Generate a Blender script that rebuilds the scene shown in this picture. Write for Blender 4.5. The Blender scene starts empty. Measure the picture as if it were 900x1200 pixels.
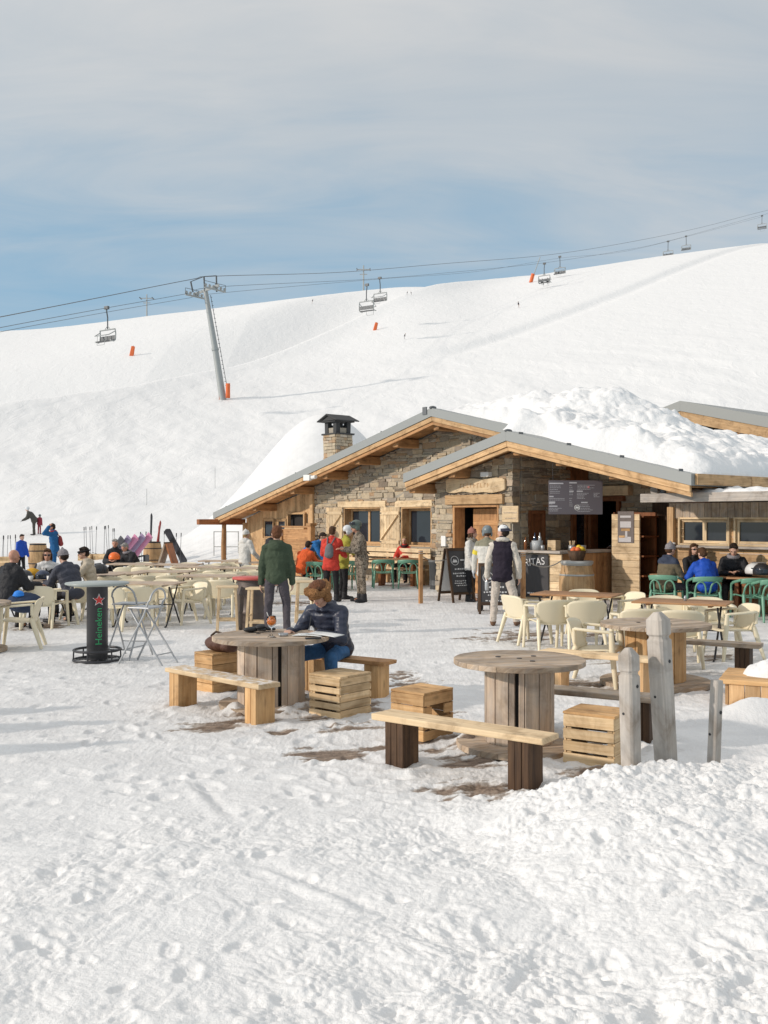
import bpy, bmesh, math, random
import numpy as np
from mathutils import Vector, Matrix, Euler, Quaternion
random.seed(7); RNG = np.random.RandomState(11)
S = bpy.context.scene
COL = S.collection
R = math.radians
# ---------------------------------------------------------------- camera numbers (photo pixels 900x1200)
F, YH, H = 1150.0, 608.0, 1.85
def G(px, py, z=0.0):            # ground point seen at a photo pixel
    d = F*(H-z)/(py-YH); return ((px-450)/F*d, d)
def XD(px, d):                   # x for a pixel column at a depth
    return (px-450)/F*d
def ZY(py, d): return H-(py-YH)*d/F
# ---------------------------------------------------------------- mesh builder
class MB:
    def __init__(s):
        s.v=[]; s.f=[]; s.uv=[]; s.tone=[]; s.mi=[]; s.sm=[]; s.T=Matrix.Identity(4)
    def _add(s, vs, fs, uvs=None, tone=None, mi=0, smooth=False):
        b=len(s.v); T=s.T
        s.v.extend([tuple(T@Vector(p)) for p in vs])
        if tone is None: tone=random.random()
        for i,f in enumerate(fs):
            s.f.append(tuple(b+k for k in f))
            s.uv.append(uvs[i] if uvs else [(vs[k][0]+vs[k][1],vs[k][2]) for k in f])
            s.tone.append(tone); s.mi.append(mi); s.sm.append(smooth)
    def box(s, c, size, rot=None, tone=None, mi=0, taper=1.0, taperv=None, jit=0):
        hx,hy,hz=[k/2 for k in size]
        P=[]
        for z in (-1,1):
            t=taper if z>0 else 1
            for x,y in((-1,-1),(1,-1),(1,1),(-1,1)):
                p=Vector((x*hx*t,y*hy*t,z*hz))
                if jit: p+=Vector((random.uniform(-jit,jit) for _ in range(3)))
                P.append(p)
        ax=max(range(3),key=lambda i:size[i]); o=[i for i in range(3) if i!=ax]
        ou,ov=random.uniform(0,50),random.uniform(0,50)
        def uvp(p): return (p[ax]+ou, p[o[0]]+p[o[1]]*1.13+ov)
        fs=[(0,3,2,1),(4,5,6,7),(0,1,5,4),(1,2,6,5),(2,3,7,6),(3,0,4,7)]
        uvs=[[uvp(P[k]) for k in f] for f in fs]
        M=Matrix.Translation(Vector(c))
        if rot is not None: M=M@(rot.to_4x4() if hasattr(rot,'to_4x4') else rot)
        s._add([M@p for p in P],fs,uvs,tone,mi)
    def beam(s,p0,p1,w,h,up=(0,0,1),tone=None,mi=0,taper=1.0,jit=0):   # box from p0 to p1, w across, h along up
        p0=Vector(p0);p1=Vector(p1);d=p1-p0;L=d.length
        z=d.normalized();u=Vector(up)
        x=u.cross(z)
        if x.length<1e-4: x=Vector((1,0,0)).cross(z)
        x.normalize();y=z.cross(x)
        m=Matrix((x,y,z)).transposed()
        s.box((p0+p1)/2,(w,h,L),m,tone,mi,taper,jit=jit)
    def tube(s,pts,r,n=8,tone=None,mi=0,closed=False,caps=True,ell=1.0):
        pts=[Vector(p) for p in pts];m=len(pts)
        rs=r if isinstance(r,(list,tuple)) else [r]*m
        vs=[];prev=None;ds=0;us=[]
        for i,p in enumerate(pts):
            if closed: t=(pts[(i+1)%m]-pts[i-1])
            else: t=(pts[min(i+1,m-1)]-pts[max(i-1,0)])
            t.normalize()
            if prev is None:
                a=Vector((0,0,1)) if abs(t.z)<.9 else Vector((1,0,0))
                x=a.cross(t).normalized()
            else:
                x=(prev-t*prev.dot(t)).normalized()
            prev=x;y=t.cross(x)
            if i: ds+=(p-pts[i-1]).length
            us.append(ds)
            for k in range(n):
                a=2*math.pi*k/n
                vs.append(p+x*math.cos(a)*rs[i]+y*math.sin(a)*rs[i]*ell)
        fs=[];uvs=[];ou=random.uniform(0,50);per=2*math.pi*rs[0]
        for i in range(m if closed else m-1):
            j=(i+1)%m
            for k in range(n):
                l=(k+1)%n
                fs.append((i*n+k,i*n+l,j*n+l,j*n+k))
                uj=us[j] if j else us[-1]+.1
                uvs.append([(us[i]+ou,k/n*per+ou),(us[i]+ou,(k+1)/n*per+ou),(uj+ou,(k+1)/n*per+ou),(uj+ou,k/n*per+ou)])
        if tone is None: tone=random.random()
        s._add(vs,fs,uvs,tone,mi,True)
        if caps and not closed:
            for i,rev in((0,True),(m-1,False)):
                f=[i*n+k for k in range(n)]
                if rev: f=f[::-1]
                s._add([vs[q] for q in f],[tuple(range(n))],None,tone,mi,False)
    def lathe(s,prof,n=24,c=(0,0,0),tone=None,mi=0,smooth=True,planks=0,axis=None):
        c=Vector(c);vs=[]
        for r,z in prof:
            for k in range(n):
                a=2*math.pi*k/n; vs.append(c+Vector((r*math.cos(a),r*math.sin(a),z)))
        if axis is not None: vs=[axis@v for v in vs]
        tones=[random.random() for _ in range(n)]
        for i in range(len(prof)-1):
            for k in range(n):
                l=(k+1)%n
                q=[i*n+k,i*n+l,(i+1)*n+l,(i+1)*n+k]
                r=max(prof[i][0],prof[i+1][0],.05)
                w=2*math.pi*r/n
                uv=[(prof[i][1]+k*3.7*bool(planks),k*w),(prof[i][1]+k*3.7*bool(planks),(k+1)*w),(prof[i+1][1]+k*3.7*bool(planks),(k+1)*w),(prof[i+1][1]+k*3.7*bool(planks),k*w)]
                t=tones[k//max(1,planks)] if planks else tone
                s._add([vs[j] for j in q],[(0,1,2,3)],[uv],t if t is not None else .5,mi,smooth)
        s.merge=True
    def prism(s,poly,ext,tone=None,mi=0,smooth=False):          # planar polygon of 3D points, extruded by ext
        poly=[Vector(p) for p in poly];e=Vector(ext);n=len(poly)
        nrm=Vector((0,0,0))
        for i in range(n): nrm+=(poly[i]-poly[0]).cross(poly[(i+1)%n]-poly[0])
        if nrm.dot(e)>0: poly=poly[::-1]
        vs=poly+[p+e for p in poly]
        ax=max(poly,key=lambda p:(p-poly[0]).length)-poly[0]; ax.normalize()
        nr=nrm.normalized(); ay=nr.cross(ax); ou=random.uniform(0,50)
        def uvp(p): return (p.dot(ax)+ou,p.dot(ay)+p.dot(nr)+ou)
        fs=[tuple(range(n)),tuple(range(2*n-1,n-1,-1))]
        for i in range(n):
            j=(i+1)%n; fs.append((j,i,n+i,n+j))
        s._add(vs,fs,[[uvp(vs[k]) for k in f] for f in fs],tone,mi,smooth)
    def shell(s,fn,nu,nv,th,tone=None,mi=0,smooth=True):        # thick sheet from fn(u,v)->point
        P=[[Vector(fn(i/nu,j/nv)) for j in range(nv+1)] for i in range(nu+1)]
        N=[[None]*(nv+1) for _ in range(nu+1)]
        for i in range(nu+1):
            for j in range(nv+1):
                a=P[min(i+1,nu)][j]-P[max(i-1,0)][j];b=P[i][min(j+1,nv)]-P[i][max(j-1,0)]
                c=a.cross(b);N[i][j]=c.normalized() if c.length>1e-9 else Vector((0,0,1))
        vs=[P[i][j]+N[i][j]*th/2 for i in range(nu+1) for j in range(nv+1)]
        vs+=[P[i][j]-N[i][j]*th/2 for i in range(nu+1) for j in range(nv+1)]
        w=nv+1;o=(nu+1)*w;fs=[]
        for i in range(nu):
            for j in range(nv):
                a=i*w+j;fs.append((a,a+w,a+w+1,a+1));fs.append((o+a,o+a+1,o+a+w+1,o+a+w))
        bd=[(i,0) for i in range(nu)]+[(nu,j) for j in range(nv)]+[(i,nv) for i in range(nu,0,-1)]+[(0,j) for j in range(nv,0,-1)]
        for k in range(len(bd)):
            a=bd[k][0]*w+bd[k][1];b=bd[(k+1)%len(bd)];b=b[0]*w+b[1]
            fs.append((b,a,o+a,o+b))
        s._add(vs,fs,None,tone,mi,smooth)
    def ball(s,c,r,nu=12,nv=8,tone=None,mi=0,rot=None):
        rx,ry,rz=r if isinstance(r,(tuple,list)) else (r,r,r)
        vs=[];fs=[]
        c=Vector(c)
        for j in range(nv+1):
            th=math.pi*j/nv
            for i in range(nu):
                a=2*math.pi*i/nu
                p=Vector((rx*math.sin(th)*math.cos(a),ry*math.sin(th)*math.sin(a),rz*math.cos(th)))
                if rot is not None: p=rot@p
                vs.append(c+p)
        for j in range(nv):
            for i in range(nu):
                k=(i+1)%nu
                if j==0: fs.append((i,nu+i,nu+k))
                elif j==nv-1: fs.append((j*nu+i,(j+1)*nu,j*nu+k))
                else: fs.append((j*nu+i,(j+1)*nu+i,(j+1)*nu+k,j*nu+k))
        s._add(vs,fs,None,tone,mi,True)
    def cone(s,p0,r0,p1,r1,n=12):                                # round-ended limb
        p0=Vector(p0);p1=Vector(p1);d=(p1-p0);L=d.length
        if L<1e-5: s.ball(p0,r0);return
        t=d/L;pts=[];rs=[]
        for a in (-80,-50,-20): pts.append(p0+t*r0*math.sin(R(a)));rs.append(r0*math.cos(R(a)))
        for a in (20,50,80): pts.append(p1+t*r1*math.sin(R(a)));rs.append(r1*math.cos(R(a)))
        s.tube(pts,rs,n)
    def build(s,name,mats,parent=None,bevel=0,loc=None,weld=False):
        me=bpy.data.meshes.new(name)
        me.from_pydata(s.v,[],s.f)
        uvl=me.uv_layers.new(name='UVMap')
        flat=[c for f in s.uv for p in f for c in p]
        uvl.data.foreach_set('uv',flat)
        at=me.attributes.new('tone','FLOAT','FACE');at.data.foreach_set('value',s.tone)
        me.polygons.foreach_set('material_index',s.mi)
        me.polygons.foreach_set('use_smooth',s.sm)
        if not isinstance(mats,(list,tuple)): mats=[mats]
        for m in mats: me.materials.append(m)
        if weld or getattr(s,'merge',False):
            bm=bmesh.new();bm.from_mesh(me);bmesh.ops.remove_doubles(bm,verts=bm.verts,dist=1e-5);bm.to_mesh(me);bm.free()
        me.update()
        o=bpy.data.objects.new(name,me);COL.objects.link(o)
        if parent is not None: o.parent=parent
        if loc is not None: o.location=loc
        if bevel:
            b=o.modifiers.new('bevel','BEVEL');b.width=bevel;b.segments=2;b.limit_method='ANGLE';b.angle_limit=R(40)
        return o
def thing(name,label,cat,loc=(0,0,0),rz=0,group=None):
    o=bpy.data.objects.new(name,None);COL.objects.link(o);o.empty_display_size=.1
    o.location=loc;o.rotation_euler=(0,0,rz);o['label']=label;o['category']=cat
    if group:o['group']=group
    return o
def tag(o,label,cat,group=None):
    o['label']=label;o['category']=cat
    if group:o['group']=group
    return o
def struct(o): o['kind']='structure';return o
KIDS={}
def kids(o): return [c for c in bpy.data.objects if c.parent is o]
def snapshot(root):
    """parts and sub-parts of a thing, read once so that many copies stay cheap"""
    def rec(o): return [(c,rec(c)) for c in kids(o)]
    return rec(root)
def dup(root,snap,loc,rz,label=None,group=None,scale=None):
    def rec(lst,par):
        for c,sub in lst:
            n=c.copy();COL.objects.link(n);n.parent=par;rec(sub,n)
    r=root.copy();COL.objects.link(r);r.location=loc;r.rotation_euler=(0,0,rz)
    if scale:r.scale=scale
    if label:r['label']=label
    if group:r['group']=group
    rec(snap,r);return r
class Proto:
    """first place() moves the built thing itself, later ones copy it with its parts"""
    def __init__(s,root): s.root=root;s.snap=snapshot(root);s.used=False
    def place(s,loc,rz,label,group=None,tilt=None):
        if not s.used:
            s.used=True;r=s.root;r.location=loc;r.rotation_euler=(0,0,rz);r['label']=label
            if group:r['group']=group
        else: r=dup(s.root,s.snap,loc,rz,label,group)
        if tilt:r.rotation_euler=(tilt[0],tilt[1],rz)
        return r
# ---------------------------------------------------------------- numpy noise
_perm=RNG.permutation(512);_perm=np.concatenate([_perm,_perm])
_gr=RNG.uniform(0,2*np.pi,1024);_gx=np.cos(_gr);_gy=np.sin(_gr)
def pnoise(x,y):
    xi=np.floor(x).astype(np.int64);yi=np.floor(y).astype(np.int64);fx=x-xi;fy=y-yi
    u=fx*fx*fx*(fx*(fx*6-15)+10);v=fy*fy*fy*(fy*(fy*6-15)+10)
    def g(ix,iy,dx,dy):
        h=_perm[(_perm[ix&511]+(iy&511))&1023]
        return _gx[h]*dx+_gy[h]*dy
    a=g(xi,yi,fx,fy);b=g(xi+1,yi,fx-1,fy);c=g(xi,yi+1,fx,fy-1);d=g(xi+1,yi+1,fx-1,fy-1)
    return (a+(b-a)*u)+((c+(d-c)*u)-(a+(b-a)*u))*v
def fbm(x,y,o=4,l=2.03,g=.5):
    s=0;a=1
    for i in range(o):
        s=s+a*pnoise(x+i*17.3,y-i*9.1);x=x*l;y=y*l;a*=g
    return s
def sst(e0,e1,x):
    t=np.clip((x-e0)/(e1-e0),0,1);return t*t*(3-2*t)
# ---------------------------------------------------------------- materials
def newmat(name):
    m=bpy.data.materials.new(name);m.use_nodes=True
    nt=m.node_tree;b=nt.nodes['Principled BSDF'];return m,nt,b
def nd(nt,t,**k):
    n=nt.nodes.new(t)
    for a,v in k.items():
        if a in n.bl_rna.properties: setattr(n,a,v)
    return n
def ramp(nt,fac,stops):
    r=nd(nt,'ShaderNodeValToRGB');e=r.color_ramp.elements
    while len(e)<len(stops): e.new(.5)
    for i,(p,c) in enumerate(stops):
        e[i].position=p;e[i].color=(*c,1) if len(c)==3 else c
    nt.links.new(fac,r.inputs[0]);return r.outputs[0]
def noise(nt,vec,scale,detail=4,rough=.55,dist=0):
    n=nd(nt,'ShaderNodeTexNoise');n.inputs['Scale'].default_value=scale;n.inputs['Detail'].default_value=detail
    n.inputs['Roughness'].default_value=rough;n.inputs['Distortion'].default_value=dist
    if vec is not None: nt.links.new(vec,n.inputs['Vector'])
    return n.outputs['Fac']
def coord(nt,kind,scale=(1,1,1),loc=(0,0,0)):
    if kind=='Position': src=nd(nt,'ShaderNodeNewGeometry').outputs['Position']
    else: src=nd(nt,'ShaderNodeTexCoord').outputs[kind]
    mp=nd(nt,'ShaderNodeMapping');mp.inputs['Scale'].default_value=scale;mp.inputs['Location'].default_value=loc
    nt.links.new(src,mp.inputs['Vector']);return mp.outputs[0]
def mix(nt,fac,a,b,mode='MIX'):
    n=nd(nt,'ShaderNodeMix');n.data_type='RGBA';n.blend_type=mode
    for s,v in((n.inputs[0],fac),(n.inputs[6],a),(n.inputs[7],b)):
        if isinstance(v,(int,float)): s.default_value=v
        elif isinstance(v,tuple): s.default_value=(*v,1) if len(v)==3 else v
        else: nt.links.new(v,s)
    return n.outputs[2]
def mth(nt,op,a,b=0.0,c=None,clamp=False):
    n=nd(nt,'ShaderNodeMath');n.operation=op;n.use_clamp=clamp
    for i,v in enumerate((a,b)+((c,) if c is not None else ())):
        if isinstance(v,(int,float)): n.inputs[i].default_value=v
        else: nt.links.new(v,n.inputs[i])
    return n.outputs[0]
def bump(nt,b,h,st,dist=.01,prev=None):
    n=nd(nt,'ShaderNodeBump');n.inputs['Strength'].default_value=st;n.inputs['Distance'].default_value=dist
    nt.links.new(h,n.inputs['Height'])
    if prev is not None: nt.links.new(prev,n.inputs['Normal'])
    nt.links.new(n.outputs[0],b.inputs['Normal']);return n.outputs[0]
def attr(nt,name):
    n=nd(nt,'ShaderNodeAttribute');n.attribute_name=name;return n.outputs['Fac']
def wood(name,dark,light,rough=.75,var=.35,knots=.5,weather=0,grain=24,bm=.35):
    m,nt,b=newmat(name)
    uv=coord(nt,'UV',(1.4,grain,1))
    g=noise(nt,uv,1.5,6,.6,.5)
    uv2=coord(nt,'UV',(.6,grain*.35,1))
    g2=noise(nt,uv2,1.2,3,.5,1.2)
    gg=mth(nt,'ADD',mth(nt,'MULTIPLY',g,.6),mth(nt,'MULTIPLY',g2,.4))
    c=ramp(nt,gg,[(.33,dark),(.62,light)])
    if knots:
        vo=nd(nt,'ShaderNodeTexVoronoi');vo.inputs['Scale'].default_value=1
        nt.links.new(coord(nt,'UV',(2.3,7.5,1)),vo.inputs['Vector'])
        k=ramp(nt,vo.outputs['Distance'],[(.05,(1,1,1)),(.16,(0,0,0))])
        c=mix(nt,mth(nt,'MULTIPLY',k,knots),c,tuple(x*.32 for x in dark))
    if weather:
        w=noise(nt,coord(nt,'UV',(3,5,1)),2,4,.6)
        c=mix(nt,ramp(nt,w,[(.45,(0,0,0)),(.62,(weather,)*3)]),c,(.33,.32,.31))
    st=noise(nt,coord(nt,'Object',(1,1,1)),3.2,5,.65,.6)
    c=mix(nt,1.0,c,ramp(nt,st,[(.30,(.62,.58,.54)),(.50,(1,1,1)),(.72,(1.12,1.10,1.06))]),'MULTIPLY')
    t=attr(nt,'tone')
    f=mth(nt,'MULTIPLY_ADD',t,2*var,1-var)
    c=mix(nt,1.0,c,mk_rgb(nt,f),'MULTIPLY')
    nt.links.new(c,b.inputs['Base Color'])
    b.inputs['Roughness'].default_value=rough;b.inputs['Specular IOR Level'].default_value=.3
    bump(nt,b,gg,bm,.004)
    return m
def mk_rgb(nt,f):
    n=nd(nt,'ShaderNodeCombineColor')
    for i in range(3): nt.links.new(f,n.inputs[i])
    return n.outputs[0]
def plain(name,col,rough=.5,metal=0,var=.12,ns=6,bm=0,bs=60,spec=.5,kind='Object',tonevar=0):
    m,nt,b=newmat(name)
    v=coord(nt,kind)
    n=noise(nt,v,ns,4)
    c=mix(nt,n,tuple(max(0,x*(1-var)) for x in col),tuple(min(1,x*(1+var)) for x in col))
    if tonevar:
        f=mth(nt,'MULTIPLY_ADD',attr(nt,'tone'),2*tonevar,1-tonevar)
        c=mix(nt,1.0,c,mk_rgb(nt,f),'MULTIPLY')
    nt.links.new(c,b.inputs['Base Color'])
    rr=mth(nt,'MULTIPLY_ADD',n,.2,rough-.1);nt.links.new(rr,b.inputs['Roughness'])
    b.inputs['Metallic'].default_value=metal;b.inputs['Specular IOR Level'].default_value=spec
    if bm: bump(nt,b,noise(nt,coord(nt,kind),bs,3),bm,.004)
    return m
def fabric(name,col,fold=.5,fs=9,rough=.85,puff=0,pattern=None,shine=.2):
    m,nt,b=newmat(name)
    v=coord(nt,'Object')
    n=noise(nt,v,fs,3,.55,.6)
    w=noise(nt,coord(nt,'Object'),160,2)
    if pattern: c=pattern(nt)
    else:
        c=mix(nt,n,tuple(x*.8 for x in col),tuple(min(1,x*1.12) for x in col))
    nt.links.new(c,b.inputs['Base Color'])
    b.inputs['Roughness'].default_value=rough;b.inputs['Specular IOR Level'].default_value=shine
    h=n
    p=bump(nt,b,n,fold,.05)
    if puff:
        wv=nd(nt,'ShaderNodeTexWave');wv.wave_type='BANDS';wv.bands_direction='Z';wv.wave_profile='SIN'
        wv.inputs['Scale'].default_value=puff;wv.inputs['Distortion'].default_value=2.0;wv.inputs['Detail'].default_value=2;wv.inputs['Detail Scale'].default_value=1.5
        nt.links.new(coord(nt,'Object'),wv.inputs['Vector'])
        p=bump(nt,b,wv.outputs['Fac'],.30,.022,p)
    bump(nt,b,w,.12,.002,p)
    return m
SUN_E=2.25;SKY_E=.1;EXPO=.24;ZEN=.3
# ================================================================ camera, sky, sun
cam=bpy.data.cameras.new('camera');camo=bpy.data.objects.new('camera',cam);COL.objects.link(camo)
camo.location=(0,0,H);camo.rotation_euler=(R(90),0,0)
cam.sensor_width=36;cam.lens=F/1200*36;cam.shift_y=(YH-600)/1200;cam.clip_start=.1;cam.clip_end=3000
S.camera=camo
SUN=Vector((-.955,-.295,math.tan(R(21)))).normalized()
sl=bpy.data.lights.new('sun','SUN');sl.energy=SUN_E;sl.angle=R(1.4);sl.color=(1.0,.895,.79)
so=bpy.data.objects.new('sun',sl);COL.objects.link(so);so.rotation_euler=SUN.to_track_quat('Z','Y').to_euler()
so.location=(-60,-20,60)
w=bpy.data.worlds.new('World');S.world=w;w.use_nodes=True
nt=w.node_tree;bg=nt.nodes['Background']
sky=nd(nt,'ShaderNodeTexSky');sky.sky_type='NISHITA';sky.sun_disc=False
sky.sun_elevation=R(21);sky.sun_rotation=math.atan2(SUN.x,SUN.y);sky.altitude=2200;sky.air_density=1;sky.dust_density=.6
tc=nd(nt,'ShaderNodeTexCoord').outputs['Generated']
sep=nd(nt,'ShaderNodeSeparateXYZ');nt.links.new(tc,sep.inputs[0])
zz=mth(nt,'ADD',mth(nt,'MAXIMUM',sep.outputs[2],0),.22)
cv=nd(nt,'ShaderNodeCombineXYZ')
nt.links.new(mth(nt,'DIVIDE',sep.outputs[0],zz),cv.inputs[0]);nt.links.new(mth(nt,'DIVIDE',sep.outputs[1],zz),cv.inputs[1])
def skyn(sc,rot,scale,det,rough,dist):
    mp=nd(nt,'ShaderNodeMapping');mp.inputs['Scale'].default_value=sc;mp.inputs['Rotation'].default_value=(0,0,R(rot))
    nt.links.new(cv.outputs[0],mp.inputs['Vector'])
    return noise(nt,mp.outputs[0],scale,det,rough,dist)
n1=skyn((.55,1.05,1),-14,1.15,4,.48,.35);n2=skyn((.6,1.9,1),-24,2.6,6,.58,.9)
nn=mth(nt,'ADD',mth(nt,'MULTIPLY',n1,.66),mth(nt,'MULTIPLY',n2,.34))
# a veil of high cloud: thick overhead, thinning to blue towards the horizon
el=mth(nt,'MULTIPLY',mth(nt,'SUBTRACT',sep.outputs[2],.26),2.1)
side=mth(nt,'MULTIPLY',sep.outputs[0],.25)
cov=mth(nt,'ADD',mth(nt,'ADD',mth(nt,'MULTIPLY',mth(nt,'SUBTRACT',nn,.5),1.5),el),mth(nt,'ADD',side,.46),clamp=True)
cc=ramp(nt,cov,[(0.0,(.0,)*3),(.30,(.28,)*3),(.62,(.74,)*3),(1,(.97,)*3)])
skyc=mix(nt,1.0,sky.outputs[0],(SKY_E*10,)*3,'MULTIPLY')
blue=mix(nt,.70,skyc,tuple(k*10 for k in (.205,.425,.60)))
# brighter veil on the sun's side and overhead
sd=nd(nt,'ShaderNodeVectorMath');sd.operation='DOT_PRODUCT';nt.links.new(tc,sd.inputs[0]);sd.inputs[1].default_value=tuple(SUN)
glow=mth(nt,'POWER',mth(nt,'MAXIMUM',sd.outputs['Value'],0),2.2)
zen=ramp(nt,sep.outputs[2],[(.42,(0,0,0)),(.85,(1,1,1))])
n3=mth(nt,'MULTIPLY_ADD',mth(nt,'SUBTRACT',nn,.5),2.2,.5,clamp=True)
lowr=mth(nt,'MULTIPLY_ADD',side,-.9,0)
cl=mix(nt,mth(nt,'ADD',n3,lowr,clamp=True),tuple(k*10 for k in (.425,.45,.475)),tuple(k*10 for k in (.63,.612,.592)))
up=mth(nt,'ADD',mth(nt,'MULTIPLY',glow,.35),mth(nt,'MULTIPLY_ADD',zen,ZEN,1.0))
cl=mix(nt,1.0,cl,mk_rgb(nt,up),'MULTIPLY')
fin=mix(nt,cc,blue,cl)
nt.links.new(fin,bg.inputs[0]);bg.inputs[1].default_value=.1
S.view_settings.view_transform='Standard';S.view_settings.look='None';S.view_settings.gamma=1;S.view_settings.exposure=EXPO
S.cycles.use_adaptive_sampling=False
S.cycles.max_bounces=6;S.cycles.diffuse_bounces=3;S.cycles.glossy_bounces=3;S.cycles.transmission_bounces=4
S.cycles.transparent_max_bounces=6;S.cycles.use_denoising=True
S.cycles.sample_clamp_indirect=6
# ================================================================ the land
SKY_PX=np.array([-250,0,60,100,180,260,330,420,500,560,640,700,750,820,900,1150.]);SKY_PY=np.array([398,388,386,380,369,361,351,341,334,329,321,312,303,294,284,266.])
SKY_B=(SKY_PX-450)/F;SKY_C=np.zeros(len(SKY_B))
def hill_base(x,d):
    t=np.maximum(d-48,0)
    tt=t-25*np.log1p(np.exp(np.clip((t-232)/25,-30,30)))
    z=.288*(np.sqrt(tt*tt+100)-10)+.12*x*sst(5,75,t)*np.clip(270/np.maximum(d,270),0,1)
    b=x/np.maximum(d,1)
    z=z+4.0*np.exp(-(((x+46)/20)**2+((d-106)/26)**2))+1.5*np.exp(-(((x+26)/14)**2+((d-125)/20)**2))
    # the near slope rolls over into a gully that runs diagonally up to the right; its far side turns from the sun
    pe=np.interp(x,np.array([-140,-90.,-41,-29,-16.5,0,23.5,45,80]),np.array([40,62.,105,125,158,200,246,285,330]))
    q=(d-pe)*.42
    st=sst(30,-25,x)
    g=(.5+2.4*st)
    z=z+(.8*np.exp(-(q/5)**2)-(1.6+8.0*st)*sst(-1.5,4,q)*(1-sst(3,42,q)))*sst(60,85,d)*sst(75,30,x)
    # long diagonal piste edge on the right
    px=np.array([-70.,-20,10.9,45.3,103.7,170]);pd=np.array([104.,124,141,184,265,340])
    dl=np.interp(x,px,pd)
    z=z+(.5*sst(-3,3,d-dl)-.35*np.exp(-((d-dl)/2.6)**2))*sst(60,100,d)*sst(-8,14,x)
    z=z+np.interp(b,SKY_B,SKY_C)*np.minimum(d,290)*sst(95,255,d)
    return z
_fb=np.linspace(SKY_B[0],SKY_B[-1],321);_w=np.exp(-.5*(np.arange(-24,25)/9.0)**2);_w/=_w.sum()
_py=np.interp(_fb,SKY_B,SKY_PY);_py=np.convolve(np.pad(_py,24,mode='edge'),_w,'valid');SKY_B=_fb;SKY_PY=_py;SKY_C=np.zeros(len(SKY_B))
for _ in range(5):
    _d=np.linspace(120,345,300);_D=np.repeat(_d[None,:],len(SKY_B),0);_X=SKY_B[:,None]*_D
    _t=((hill_base(_X,_D)-H)/_D).max(1);SKY_C=SKY_C+np.convolve(np.pad((YH-SKY_PY)/F-_t,24,mode='edge'),_w,'valid')
BANK_X0=.05
def terrain(x,d,fine=True):
    x=np.asarray(x,float);d=np.asarray(d,float)
    z=np.where(d>46,hill_base(x,d),0.0)
    far=sst(46,75,d)
    # rough skied snow on the slope
    ro=fbm(x*.11+.05*d,d*.05,4)*.85+fbm(x*.45,d*.2+3,3)*.2
    z=z+ro*far*(1-.9*np.exp(-(((x+1.2)/6)**2+((d-47)/9)**2)))*(.25+.75*sst(170,80,d))*.38
    # bank behind the terrace
    z=z+sst(38,46,d)*sst(62,48,d)*(.28+.5*pnoise(x*.16+3,d*.1))*np.exp(-((x+10)/9)**2)*1.6
    # smooth bank of cleared snow behind the left end of the hut
    z=z+6.4*np.exp(-(((x+2.6)/4.4)**2+((d-45)/5.0)**2))
    # foreground
    cr=6.15+.3*sst(.9,1.8,x)+.12*pnoise(x*1.3,d*0+2)
    bank=.27*sst(BANK_X0,1.5,x)*sst(.34,-.12,d-cr)*(.5+.5*sst(3.0,5.6,d))
    left=.10*sst(6.6,4.2,d)
    z=z+np.maximum(bank,left)
    shadow_heap=1.25*np.exp(-(((x+5.35)/.5)**2+((d-7.15)/.24)**2))+1.1*np.exp(-(((x+5.55)/.5)**2+((d-8.0)/.26)**2))+.95*np.exp(-(((x+5.9)/.5)**2+((d-8.75)/.26)**2))+.5*np.exp(-(((x+6.6)/1.0)**2+((d-8.0)/1.6)**2))  # added heaps out of view, shaped to throw shadow streaks from the left
    z=z+shadow_heap
    z=z+.16*np.exp(-(((x-4.1)/.5)**2+((d-9.25)/.25)**2))+.15*np.exp(-(((x-3.45)/.28)**2+((d-9.2)/.2)**2))
    if fine:
        A=sst(8.6,5.6,d)*(.62+.38*sst(-.6,1.0,x))
        A=np.maximum(A,sst(BANK_X0,1.2,x)*sst(7.3,6.2,d))
        wx=x+.12*pnoise(x*2.1,d*2.1);wd=d+.12*pnoise(x*2.1+40,d*2.1)
        bil=np.abs(pnoise(wx*3.1,wd*3.1))*.75+np.abs(pnoise(wx*7.3+9,wd*7.3))*.42+np.abs(pnoise(wx*16,wd*16+5))*.26+np.abs(pnoise(wx*31,wd*31+5))*.16+np.abs(pnoise(wx*58,wd*58+5))*.09
        chunk=np.clip(bil-.30,-.22,.9)
        patch=sst(-.25,.35,fbm(x*.7+5,d*.7,3))
        bk=sst(-.5,1.0,x)*sst(4.2,5.4,d)
        z=z+A*(.035*fbm(x*1.1,d*1.1,3)+(.046+.046*patch+.030*bk)*chunk+(.006+.008*bk)*(np.abs(pnoise(wx*22+3,wd*22))+.6*np.abs(pnoise(wx*43,wd*43+7))-.38))
        ter=sst(6.0,8.2,d)*sst(46,40,d)
        z=z+ter*(.012*fbm(x*1.6,d*1.6,4)+.010*(np.abs(pnoise(x*9,d*9))-.25)+.010*(np.abs(pnoise(x*19,d*19))-.25)+.008*(np.abs(pnoise(x*41,d*41))-.25))
        # two faint ski tracks
        for (x0,d0,x1,d1) in((-1.35,7.0,-.95,6.1),(-.55,5.0,.02,4.35)):
            L=math.hypot(x1-x0,d1-d0);ux,ud=(x1-x0)/L,(d1-d0)/L
            s=(x-x0)*ux+(d-d0)*ud;q=(x-x0)*ud-(d-d0)*ux
            z=z-.014*np.exp(-(q/.04)**2)*sst(-.1,.2,s)*sst(L+.1,L-.2,s)+.010*np.exp(-((q-.09)/.04)**2)*sst(-.1,.2,s)*sst(L+.1,L-.2,s)
    return z
def gz(x,d): return float(terrain(np.array([x]),np.array([d]),False)[0])
def hz(x,d): return float(terrain(np.array([x]),np.array([d]),True)[0])
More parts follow.
